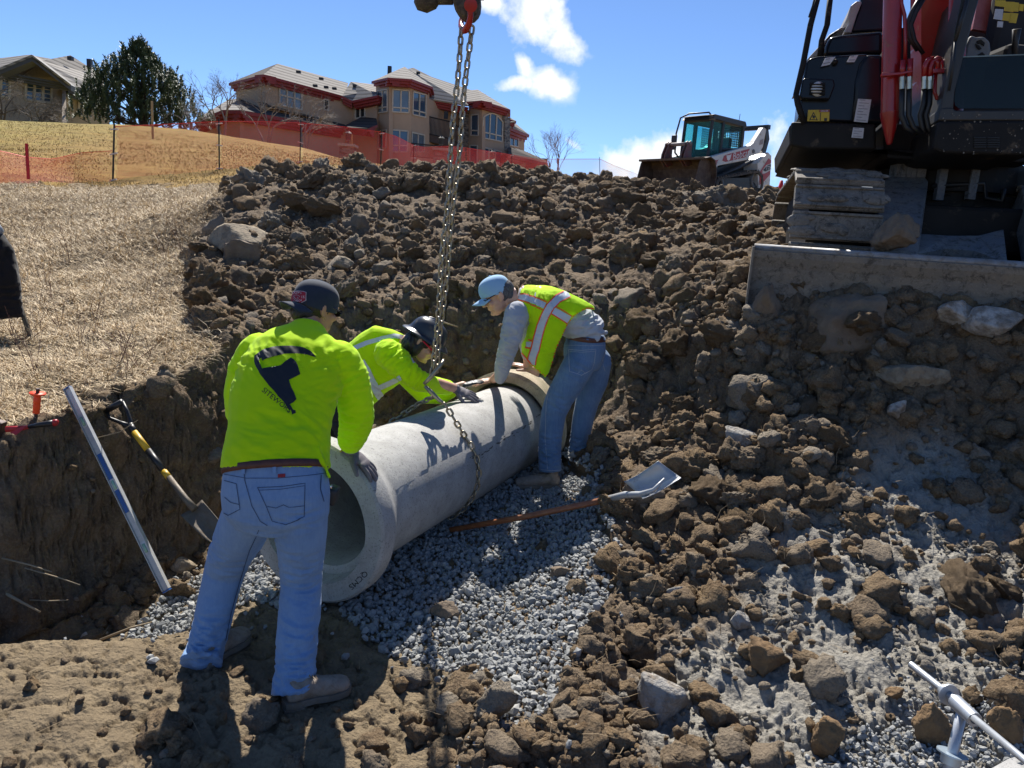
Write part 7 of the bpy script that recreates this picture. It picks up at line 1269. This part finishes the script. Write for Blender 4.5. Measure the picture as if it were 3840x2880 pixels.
    g = MB(); g.prism([T(.99, .40, .66), T(.91, .40, 1.90), T(.91, -.40, 1.90), T(.99, -.40, .66)], f*.012); g.build('front_glass', TG, cab)
    for y in (.44, -.45): MB().prism([T(.38, y, 1.26), T(.36, y, 1.9), T(-.56, y, 1.9), T(-.56, y, 1.36)], l*.01).build('side_window', TG, cab); MB().prism([T(.9, y, .72), T(.86, y, 1.9), T(.44, y, 1.9), T(.46, y, .98)], l*.01).build('door_glass', TG, cab)
    for y in (.46, -.46):
        gr = MB()
        for i in range(9): x = .34-i*.055-.32; gr.tube([T(x, y, 1.36), T(x, y, 1.9)], .007, 4)
        for i in range(9): z = 1.38+i*.06; gr.tube([T(.0, y, z), T(-.5, y, z)], .007, 4)
        gr.build('window_grid', BK, cab)
    gr = MB()
    for i in range(12): gr.tube([T(-.62, -.36+i*.065, 1.4), T(-.62, -.36+i*.065, 1.9)], .007, 4)
    for i in range(8): gr.tube([T(-.62, -.38, 1.42+i*.065), T(-.62, .38, 1.42+i*.065)], .007, 4)
    gr.build('rear_grid', BK, cab); st = MB(); st.box(T(-.1, 0, .98), (.5, .5, .12), M, .03); st.box(T(-.38, 0, 1.3), (.12, .48, .62), M, .04); st.build('seat', BK, cab)
    MB().tube([T(1.0, -.44, .95), T(1.22, -.46, 1.1), T(1.24, -.46, 1.6), T(1.12, -.45, 2.02), T(.95, -.3, 2.14), T(.9, .3, 2.14), T(.86, .46, 1.95)], .022, 8).build('grab_rail', BK, root, True); MB().box(T(1.28, -.48, 1.36), (.05, .16, .36), M, .02).build('mirror', BK, root)
    MB().tube([T(-.6, .3, 2.05), T(-.62, .3, 2.3)], .008, 5).build('aerial', BK, root); MB().box(T(.9, .42, 1.98), (.1, .14, .1), M, .02).build('work_light', GRY, root)
    # bucket
    W = .96; pr = [(2.0, .82), (1.82, .86), (1.62, .80), (1.52, .62), (1.48, .4), (1.54, .16), (1.68, .03), (1.95, .0), (2.38, -.02)]; b = MB()
    for a, c_ in zip(pr, pr[1:]): d = Vector(c_)-Vector(a); n_ = Vector((-d.y, d.x)).normalized()*-.025; b.prism([T(a[0], -W, a[1]), T(c_[0], -W, c_[1]), T(c_[0]+n_.x, -W, c_[1]+n_.y), T(a[0]+n_.x, -W, a[1]+n_.y)], l*2*W)
    for y in (-W, W-.025): b.prism([T(x, y, z) for x, z in pr+[(2.30, .06), (2.14, .42), (2.05, .74)]], l*.025)
    b.box(T(2.0, 0, .83), (.09, 2*W, .05), M); bu = b.build('bucket', BS, root); br = MB()
    for y in (-.36, -.26, .26, .36): br.prism([T(x, y, z) for x, z in ((1.98, .80), (1.95, .98), (1.80, 1.28), (1.72, 1.32), (1.66, 1.24), (1.66, .98), (1.55, .75), (1.8, .66))], l*.03)
    br.build('bucket_bracket', mat('worn_red_bracket', (.17, .03, .035), .6, c2=(.1, .08, .07), scale=8, dirt=.4), bu); MB().tube([T(1.74, -.4, 1.24), T(1.74, .4, 1.24)], .045, 12).build('bucket_crossbar', mat('bare_bar', (.24, .2, .19), .6), bu, True)
loader()
# ------------------------------------------------------------ excavator
def excavator():
    a, b = Z4(108, 1288, 5.15), Z4(1507, 1383, 4.72); lat = (b-a).normalized(); fw = Vector((-lat.y, lat.x, 0)).normalized(); fw = fw if fw.y > 0 else -fw; up = lat.cross(fw); up = up if up.z > 0 else -up
    def Z(x, y, Y):
        # the machine's own upright planes, parallel to its blade; Y is the depth of the plane at its left end
        v = Z4(x, y, 10)-CAM; r0 = Z4(450, 700, Y)-CAM; return CAM+v*(r0.dot(fw)/v.dot(fw))
    BLK = mat('glossy_black_panel', (.006, .007, .010), .25, c2=(.010, .012, .016), scale=3, dirt=.02, spec=.25, coat=.0); BLM = mat('matt_black_panel', (.011, .010, .0095), .6, c2=(.018, .016, .014), scale=4, dirt=.14, spec=.18); RED = mat('excavator_red', (.30, .006, .008), .35, c2=(.24, .005, .006), scale=5, dirt=.1, coat=.3); GW_ = mat('grey_white_panel', (.36, .34, .32), .5, dirt=.2); STL = mat('hose_fitting', (.55, .52, .42), .3, .8); HOSE = mat('black_hose', (.012, .012, .013), .5)
    BLD = None
    def dusty(name, top, face):
        m, n, l, b = new_mat(name); tc = n.new('ShaderNodeTexCoord').outputs['Object']; x = mixc(n, l, ramp(n, l, nz(n, l, 3, 9, .75, tc, .4), [(.4, 0.), (.6, 1.)]), top, face); x = mixc(n, l, ramp(n, l, nz(n, l, 16, 9, .8, tc, .6), [(.5, 0.), (.62, 1.)]), x, tuple(v*.28 for v in face)); x = mixc(n, l, mathn(n, l, 'MULTIPLY', ramp(n, l, nz(n, l, 60, 5, .7, tc), [(.55, 0.), (.7, 1.)]), .5), x, (.34, .29, .22)); l.new(x, b.inputs['Base Color']); b.inputs['Roughness'].default_value = .75; bump(n, l, b, nz(n, l, 40, 6, .7, tc), .6, .008); return m
    BLD = dusty('dusty_blade_steel', (.17, .15, .125), (.225, .185, .135)); MUD = dusty('mud_caked_steel', (.19, .17, .145), (.115, .095, .072)); ARM = dusty('scuffed_blade_arm', (.12, .135, .16), (.17, .17, .165))
    root = empty('excavator', a-up*.45, 'big black and red tracked excavator with a dozer blade towering over the right slope', 'excavator')
    B = lambda x, y, z: a+lat*x+fw*y+up*z     # along the blade, away from the viewer, up from the blade top
    # blade: curved mouldboard
    prof = [(-.01, .0), (-.035, -.01), (-.03, -.05), (.0, -.12), (.02, -.22), (.02, -.34), (-.01, -.46), (-.05, -.56), (.0, -.56), (.06, -.44), (.085, -.3), (.085, -.18), (.06, -.08), (.045, .0), (.02, .012)]; mb = MB(); mb.prism([B(0, y, z) for y, z in prof], lat*2.62); bl = mb.build('dozer_blade', BLD, root); MB().tube([B(0, .005, .005), B(2.62, .005, .005)], .028, 12).build('top_edge', mat('pale_edge_steel', (.26, .27, .28), .5, .3, c2=(.18, .16, .14), scale=12, dirt=.3), bl, True); MB().prism([B(-.012, y, z) for y, z in [(-.05, .012), (-.05, -.57), (.09, -.57), (.12, -.3), (.07, .015)]], lat*.014).build('end_plate', BLD, bl)  # top rim paler and bluer than the blade face
    # blade arms
    for x0 in (None,):
        pass
    def armm(dx):
        t = [Z(838, 905, 6.35), Z(985, 905, 6.35), Z(1012, 940, 6.3), Z(975, 1215, 5.55), Z(958, 1320, 5.22), Z(722, 1278, 5.22), Z(775, 935, 6.25)]; q = [p+lat*dx for p in t]; o = MB().prism(q, fw*.12-up*.16).build('blade_arm', ARM, root); bv = o.modifiers.new('b', 'BEVEL'); bv.width = .012; bv.segments = 2
        for k in range(5): MB().box(Z(850+k*27, 888, 6.36)+lat*dx, (.07, .12, .10)).build('arm_lug', ARM, o)
    armm(0); armm((Z(1560, 930, 6.3)-Z(835, 905, 6.35)).length)
    w = MB(); w.prism([Z(965, 1212, 5.75), Z(1120, 1222, 5.75), Z(1270, 1222, 5.75), Z(1400, 1190, 5.75), Z(1420, 1360, 5.3), Z(1370, 1345, 5.4), Z(1250, 1300, 5.55), Z(1100, 1290, 5.55), Z(940, 1320, 5.3)], Vector((0, .03, -.06))); w.build('arm_web', ARM, root)
    # tracks of bolted shoes
    shoe = .215; tw = .60; tl = 3.0
    def track(x0, nm):
        c0 = a+lat*x0+fw*.36-up*.42; rr = .48; pts = []; per = [(rr+.0, 0)]; loop = []
        for i in range(14): an = -math.pi/2-math.pi*i/13; loop.append(Vector((rr+math.cos(an)*rr, rr+math.sin(an)*rr*(1.12))))
        loop = [Vector((tl-rr, -.05)), Vector((rr, -.05))]+loop[1:]; top = loop[-1].y; 
        for i in range(10): an = math.pi/2-math.pi*i/9; loop.append(Vector((tl-rr+math.cos(an)*rr, rr+math.sin(an)*rr*1.1)))
        cum = [0]; n = len(loop)
        for i in range(n): cum.append(cum[-1]+(loop[(i+1) % n]-loop[i]).length)
        k = int(cum[-1]/shoe); to = empty(nm, c0); to.parent = root; to.matrix_parent_inverse = wm(root).inverted(); rs = random.Random(int(x0*10)); mb = MB()
        for j in range(k):
            s = (j+.5)*cum[-1]/k; i = max(q for q in range(n) if cum[q] <= s); p, q = loop[i], loop[(i+1) % n]; t = (q-p).normalized(); c = p+t*(s-cum[i]); nrm = Vector((t.y, -t.x)); 
            if nrm.dot(c-Vector((tl/2, rr))) < 0: nrm = -nrm
            W_ = lambda e: c0+lat*(tw/2)+fw*e.x+up*e.y; M = Matrix((lat, fw*t.x+up*t.y, fw*nrm.x+up*nrm.y)).transposed(); mb.box(W_(c), (tw, shoe*.93, .03), M, .008)
            for g in (-.40, .40): mb.box(W_(c+nrm*.020+t*shoe*g), (tw*.98, .02, .026), M, .004)
            if rs.random() < .8: 
                for _ in range(5): mb.ell(W_(c+nrm*.022+t*rs.uniform(-.06, .06))+lat*rs.uniform(-tw*.45, tw*.45), (rs.uniform(.03, .11), rs.uniform(.02, .06), rs.uniform(.010, .03)), M, 2)
        me = mb.build('track_shoes', MUD, to); me2 = MB(); me2.prism([c0+lat*.12+fw*p.x+up*p.y for p in [Vector((tl/2+(q.x-tl/2)*.93, rr+(q.y-rr)*.86)) for q in loop]], lat*(tw-.24)); me2.build('track_frame', BLM, to)
    track(.24, 'left_track' if False else 'track'); track(2.62-.84+.14, 'track')
    # undercarriage
    MB().box(B(1.52, 1.9, .25), (1.14, 1.9, .34), Matrix((lat, fw, up)).transposed(), .03).build('undercarriage', BLM, root)
    MB().box(B(1.52, 1.45, .42), (1.1, .12, .24), Matrix((lat, fw, up)).transposed(), .02).build('chassis_front_plate', BLM, root); MB().lathe(B(1.58, 1.9, .42), up, [(0, .52), (.14, .52), (.14, .60), (.36, .60), (.36, .5)], 40).build('slew_ring', BLM, root)
    for x, y in ((1075, 950), (1240, 945)): MB().box(Z(x, y, 6.3), (.06, .05, .26)).build('grease_bracket', ARM, root)
    MB().tube([Z(1030, 965, 6.3), Z(1300, 950, 6.3), Z(1310, 1030, 6.3), Z(1400, 1040, 6.2), Z(1400, 980, 6.2)], .02, 8).build('hydraulic_line', HOSE, root, True)
    # upper body: platform
    H = empty('upper_body', Z(900, 780, 6.4)); H.parent = root; H.matrix_parent_inverse = wm(root).inverted()
    def ex(name, pts, Y, dep, m, par=H, bev=.015, dz=0):
        o = MB().prism([Z(x, y, Y) for x, y in pts], fw*dep+Vector((0, 0, dz))).build(name, m, par)
        if bev: v = o.modifiers.new('b', 'BEVEL'); v.width = bev; v.segments = 3; v.limit_method = 'ANGLE'; smooth_angle(o, 30)
        return o
    ex('platform_deck', [(300, 762), (790, 775), (1560, 800), (1560, 842), (1150, 835), (800, 822), (790, 782), (380, 778)], 6.05, 2.3, BLM)
    ex('skirt_panel', [(300, 630), (740, 642), (742, 778), (385, 774), (296, 756)], 5.92, .5, BLM, bev=.02); ex('skirt_corner', [(289, 655), (305, 640), (312, 766), (292, 752)], 5.95, 2.0, BLM)
    front = ex('hood_front', [(335, 622), (345, 530), (362, 410), (376, 322), (398, 300), (440, 290), (560, 285), (690, 277), (712, 290), (722, 330), (716, 640)], 6.0, .45, BLK, bev=.05); ex('hood_side', [(690, 279), (778, 281), (782, 640), (740, 642), (612, 645), (628, 420), (650, 330)], 5.985, 1.9, BLK, bev=.03)
    ex('upper_hood', [(470, 292), (478, 240), (498, 190), (560, 178), (778, 158), (775, 280)], 6.25, 1.8, BLK, bev=.03); ex('tank_cover', [(605, 168), (650, 40), (662, -10), (680, -60), (790, -60), (782, 160)], 6.6, 1.2, mat('dark_blue_panel', (.008, .014, .022), .3, spec=.3), bev=.02)
    ex('grey_cover', [(572, 168), (580, 150), (600, 120), (590, 90), (608, 30), (640, 4), (668, 8), (640, 80), (612, 170)], 6.55, 1.2, GW_, bev=.01); ex('grey_hood_rim', [(380, 312), (395, 292), (470, 212), (500, 178), (560, 140), (590, 138), (500, 190), (470, 240), (440, 290)], 6.35, 1.6, GW_, bev=.01)
    ex('light_housing', [(358, 412), (372, 404), (520, 410), (528, 440), (500, 515), (352, 512), (342, 500)], 5.93, .15, BLK, bev=.02); ex('light_recess_shade', [(398, 428), (478, 428), (476, 492), (396, 490)], 5.915, .04, mat('deep_black', (.004, .004, .004), .8), bev=0)  # recess is a black plate on the housing, its shade put into the colour
    for k in range(4): ex('lamp_slat', [(402, 434+k*15), (474, 434+k*15), (474, 440+k*15), (402, 440+k*15)], 5.90, .02, BLM, bev=0)
    MB().ell(Z(440, 462, 5.925), (.055, .02, .055), None, 3).build('work_lamp', mat('lamp_lens', (.5, .5, .48), .1, spec=.9), H, True); MB().ell(Z(528, 322, 5.97), (.022, .02, .022), None, 2).build('filler_cap', BLM, H, True)
    # labels
    YL = mat('yellow_label', (.62, .42, .015), .5); WL = mat('white_label', (.50, .50, .52), .5, c2=(.42, .42, .44), scale=60); INK = mat('label_ink', (.02, .02, .02), .6); LR = mat('label_red', (.3, .02, .03), .7)
    def lab(q, m, nm, Y): o = MB().prism([Z(x, y, Y) for x, y in q], (0, .004, 0)).build(nm, m, H); return o
    yl = lab([(388, 570), (500, 568), (496, 628), (384, 628)], YL, 'warning_label', 5.925); ta = Z(396, 622, 5.92); MB().prism([Z(x, y, 5.922) for x, y in ((394, 622), (416, 580), (438, 624))], (0, .002, 0)).build('warning_triangle', INK, yl); MB().prism([Z(x, y, 5.919) for x, y in ((401, 618), (416, 589), (431, 619))], (0, .002, 0)).build('triangle_field', YL, yl); ex('warning_figure', [(412, 612), (410, 600), (416, 597), (424, 604), (420, 616)], 5.916, .002, INK, yl, 0)
    ex('label_header', [(446, 570), (500, 569), (499, 580), (446, 581)], 5.92, .003, LR, yl, 0); ex('label_bar', [(451, 586), (454, 586), (452, 626), (449, 626)], 5.92, .003, INK, yl, 0); ex('label_box', [(472, 612), (486, 612), (485, 627), (471, 627)], 5.92, .003, INK, yl, 0); p = Z(452, 579.5, 5.915); text_flat('label_text', 'DANGER', p, (Z(462, 579.5, 5.915)-p), (Z(452, 568, 5.915)-p), mat('white_print', (.75, .75, .75), .6), yl)
    for q, rows in (([(647, 512), (716, 516), (696, 636), (626, 630)], 8), ([(622, 661), (678, 664), (672, 717), (613, 713)], 4), ([(607, 290), (648, 285), (628, 322), (588, 322)], 2), ([(478, 300), (530, 294), (500, 335), (455, 345)], 2)):
        Y = 5.965 if q[0][1] < 400 else 5.90; o = lab(q, WL, 'paper_label', Y); mb = MB()
        for i in range(rows):
            t0, t1 = (i+.25)/rows, (i+.45)/rows; L0 = Vector(q[0]).lerp(Vector(q[3]), t0); R0 = Vector(q[1]).lerp(Vector(q[2]), t0); L1 = Vector(q[0]).lerp(Vector(q[3]), t1); R1 = Vector(q[1]).lerp(Vector(q[2]), t1); mb.prism([Z(*L0.lerp(R0, .12), Y-.002), Z(*L0.lerp(R0, .55+.3*(i % 2)), Y-.002), Z(*L1.lerp(R1, .55+.3*(i % 2)), Y-.002), Z(*L1.lerp(R1, .12), Y-.002)], (0, .001, 0))
        mb.build('label_print', mat('grey_print', (.2, .2, .22), .6), o)
    # handrails
    MB().tube([Z(450, -60, 5.95), Z(400, 130, 5.95), Z(362, 330, 5.92), Z(325, 490, 5.88), Z(334, 540, 5.86), Z(368, 640, 5.86)], .022, 12).build('handrail', BLM, H, True); MB().tube([Z(440, -60, 5.95), Z(420, 30, 5.95), Z(400, 90, 5.95)], .018, 10).build('handrail_brace', BLM, H, True); MB().tube([Z(508, -60, 6.2), Z(486, 130, 6.2), Z(458, 210, 6.2), Z(448, 300, 6.2)], .022, 12).build('handrail', BLM, H, True)
    # boom, cylinders, pipes
    def cyl(top, bot, Y, wpx, nm):
        t_, b_ = Z(*top, Y), Z(*bot, Y); r = wpx*.7233/3.75/FPX*Y/2*1.0; d = (b_-t_).normalized(); L = (b_-t_).length; o = MB().lathe(t_, d, [(-2.2, r), (L*.97, r*.98), (L*.972, r*1.05), (L, r*1.02), (L+.05, r*.85), (L+.19, r*.3), (L+.2, r*.2)], 32).build(nm, RED, root); smooth_angle(o, 35); return o
    c1 = cyl((828, -20), (812, 600), 5.72, 84, 'boom_cylinder'); c2_ = cyl((1168, -20), (1140, 620), 5.74, 80, 'boom_cylinder')
    bx = MB().prism([Z(974, -20, 5.95), Z(1140, -20, 5.95), Z(1135, 420, 6.05), Z(1080, 660, 6.2), Z(975, 660, 6.2)], fw*.34).build('boom', RED, root); MB().prism([Z(974, -20, 5.95), Z(1140, -20, 5.95), Z(1180, -1400, 5.2), Z(990, -1400, 5.2)], fw*.34).build('boom_upper', RED, root)
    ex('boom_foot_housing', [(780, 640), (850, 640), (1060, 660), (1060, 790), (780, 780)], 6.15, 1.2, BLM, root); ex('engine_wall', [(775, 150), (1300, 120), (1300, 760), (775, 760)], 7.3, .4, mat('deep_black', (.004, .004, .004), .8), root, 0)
    rt = lambda pts, r, m, nm, Y=5.62: MB().tube([Z(x, y, Y) for x, y in pts], r, 12).build(nm, m, root, True)
    rt([(868, -60), (872, 20), (888, 80), (892, 200), (890, 330)], .0125, RED, 'hard_pipe', 5.68); rt([(880, 312), (876, 400)], .019, RED, 'hose_elbow'); rt([(918, 306), (914, 400)], .019, RED, 'hose_elbow'); rt([(1040, 305), (1010, 312), (996, 340), (990, 398)], .019, RED, 'hose_elbow'); rt([(1080, 312), (1058, 304), (1034, 320), (1024, 350), (1020, 398)], .019, RED, 'hose_elbow')
    rt([(1040, 306), (1062, 325), (1062, 360)], .017, RED, 'hose_elbow'); rt([(1080, 312), (1092, 335), (1092, 470), (1080, 480)], .014, RED, 'return_pipe', 5.66); rt([(1050, 370), (1044, 480), (1056, 510), (1085, 514)], .013, RED, 'return_pipe', 5.64)
    for q in ([(770, 378), (860, 374), (930, 362), (930, 374), (862, 388), (770, 396)], [(1035, 355), (1110, 352), (1110, 376), (1035, 378)]): ex('pipe_clamp', q, 5.60, .05, RED, root, .004)
    for x in (876, 913, 990, 1020):
        f0 = MB().tube([Z(x, 398, 5.62), Z(x, 418, 5.62)], .021, 6); f0.tube([Z(x, 418, 5.62), Z(x-1, 462, 5.62)], .0185, 16); f0.build('hose_fitting', STL, root); k = -1 if x < 950 else -1
        rt([(x-1, 458), (x-3, 540), (x-4 if x < 950 else x-22, 600), (x+20 if x < 950 else x-10, 660), (x+60 if x < 950 else x+5, 690)], .0185, HOSE, 'hydraulic_hose', 5.63)
    rt([(975, -20), (930, 60), (905, 120), (912, 190), (960, 260)], .02, HOSE, 'hydraulic_hose', 5.85); rt([(990, -10), (945, 70), (922, 130), (940, 210), (985, 280)], .014, HOSE, 'hydraulic_hose', 5.83)
    # cab
    cab = empty('cab', Z(1300, 790, 5.6)); cab.parent = root; cab.matrix_parent_inverse = wm(root).inverted(); CB = mat('cab_frame_dark', (.020, .018, .015), .45, c2=(.03, .027, .023), scale=3, dirt=.1); Yc = 5.45
    ex('lower_panel', [(1062, 626), (1560, 622), (1560, 806), (1100, 796), (1040, 778), (1042, 740)], Yc, 1.5, BLM, cab, .02); ex('sill_panel', [(1075, 560), (1140, 556), (1150, 572), (1560, 570), (1560, 626), (1064, 626)], Yc+.01, .3, CB, cab, .01)
    ex('front_pillar', [(1228, -60), (1290, -60), (1232, 150), (1150, 470), (1142, 562), (1070, 600), (1078, 560), (1105, 420), (1150, 210), (1180, 90)], Yc+.02, .12, CB, cab, .012); ex('side_pillar', [(1192, -60), (1232, -60), (1155, 215), (1108, 420), (1080, 570), (1066, 620), (1086, 500), (1120, 330), (1140, 200)], Yc+.05, 1.4, CB, cab, .01)
    MB().tube([Z(1228, -60, Yc-.02), Z(1190, 90, Yc-.02), Z(1150, 212, Yc-.02)], .012, 8).build('wiper_arm', HOSE, cab, True); MB().tube([Z(1150, 212, Yc-.02), Z(1142, 330, Yc-.02), Z(1118, 470, Yc-.02)], .009, 8).build('wiper_blade', HOSE, cab, True)
    ex('lower_glass', [(1182, 296), (1560, 282), (1560, 562), (1172, 562), (1150, 545), (1146, 510), (1160, 400)], Yc+.03, .012, glassy('green_grey_glass', (.010, .016, .014), .6, .12), cab, 0); ex('glass_rim', [(1182, 292), (1560, 278), (1560, 284), (1182, 298)], Yc+.025, .02, mat('glass_edge', (.2, .25, .23), .3), cab, 0)
    ex('cab_back_wall', [(1150, -60), (1700, -60), (1700, 640), (1120, 640)], Yc+1.35, .1, mat('cab_interior', (.025, .024, .024), .8), cab, 0); ex('cab_floor', [(1080, 600), (1700, 600), (1700, 622), (1070, 622)], Yc+.1, 1.2, BLM, cab, 0)
    ex('console', [(1232, 178), (1262, 190), (1300, 186), (1332, 212), (1338, 262), (1318, 330), (1300, 420), (1290, 470), (1200, 470), (1190, 330), (1205, 240)], Yc+.45, .25, mat('grey_console', (.15, .16, .17), .6), cab, .02)
    for q in ([(1264, 212), (1284, 204), (1304, 222), (1300, 238), (1282, 224), (1266, 226)], [(1256, 226), (1276, 236), (1288, 252), (1276, 258), (1262, 244)], [(1270, 282), (1290, 270), (1304, 282), (1300, 304), (1278, 310), (1268, 300)], [(1234, 360), (1252, 350), (1264, 362), (1258, 384), (1240, 386)]): ex('console_hole_shade', q, Yc+.44, .01, mat('deep_black', (.004, .004, .004), .8), cab, 0)  # holes are flat black plates; the shade inside is in their colour
    ex('red_boom_glimpse' if False else 'boom_reflection_panel', [(1268, 0), (1340, -40), (1376, 60), (1386, 160), (1350, 210), (1330, 170), (1300, 160), (1240, 150)], Yc+1.0, .05, mat('reflection_red', (.28, .05, .04), .35, c2=(.35, .12, .1), scale=10), cab, 0)  # flat red plate painted as the boom's reflection in the cab
    st = MB(); st.box(Z(1480, 330, Yc+.7), (.5, .5, .14), None, .04); st.box(Z(1490, 120, Yc+.95), (.46, .14, .75), None, .05); st.build('operator_seat', mat('seat_fabric', (.02, .02, .022), .9), cab); MB().tube([Z(1450, 330, Yc+.45), Z(1462, 220, Yc+.42), Z(1470, 150, Yc+.4)], [.03, .02, .028], 12).build('joystick', HOSE, cab, True)
    for q in ([(1358, 0), (1412, 2), (1408, 36), (1356, 30)], [(1412, 8), (1460, 10), (1452, 62), (1404, 56)], [(1446, 10), (1482, 14), (1478, 60), (1448, 58)], [(1402, 66), (1440, 68), (1434, 110), (1396, 104)], [(1436, 66), (1478, 70), (1466, 120), (1430, 116)], [(1484, 20), (1507, 22), (1503, 58), (1482, 54)]): o = lab(q, YL, 'yellow_sticker', Yc+.3); o.parent = cab; o.matrix_parent_inverse = wm(cab).inverted()
    for q in ([(1360, 46), (1400, 48), (1394, 104), (1350, 98)], [(1372, 110), (1400, 112), (1396, 142), (1368, 140)]): o = lab(q, WL, 'white_sticker', Yc+.3); o.parent = cab; o.matrix_parent_inverse = wm(cab).inverted()
    v = MB()
    for cx in (1282, 1350):
        for k in range(5): v.prism([Z(x, y, Yc-.012) for x, y in ((cx-32, 712+k*12), (cx+30, 712+k*12), (cx+30, 716+k*12), (cx-32, 716+k*12))], (0, .02, 0))
    v.build('vent_slats', HOSE, cab)
    MB().prism([Z(x, y, Yc-.004) for x, y in ((1246, 706), (1384, 708), (1382, 768), (1246, 764))], (0, .006, 0)).build('vent', mat('deep_black', (.004, .004, .004), .8), cab)
    sp = MB(); rs = random.Random(4)
    for i in range(60): c = Z(rs.uniform(1070, 1500), rs.uniform(575, 800)**1, Yc-.001); r = rs.uniform(.002, .007); sp.ell(c, (r, .001, r), None, 1)
    sp.build('mud_spatter', mat('dry_mud', (.22, .19, .15), .9), cab)
excavator()
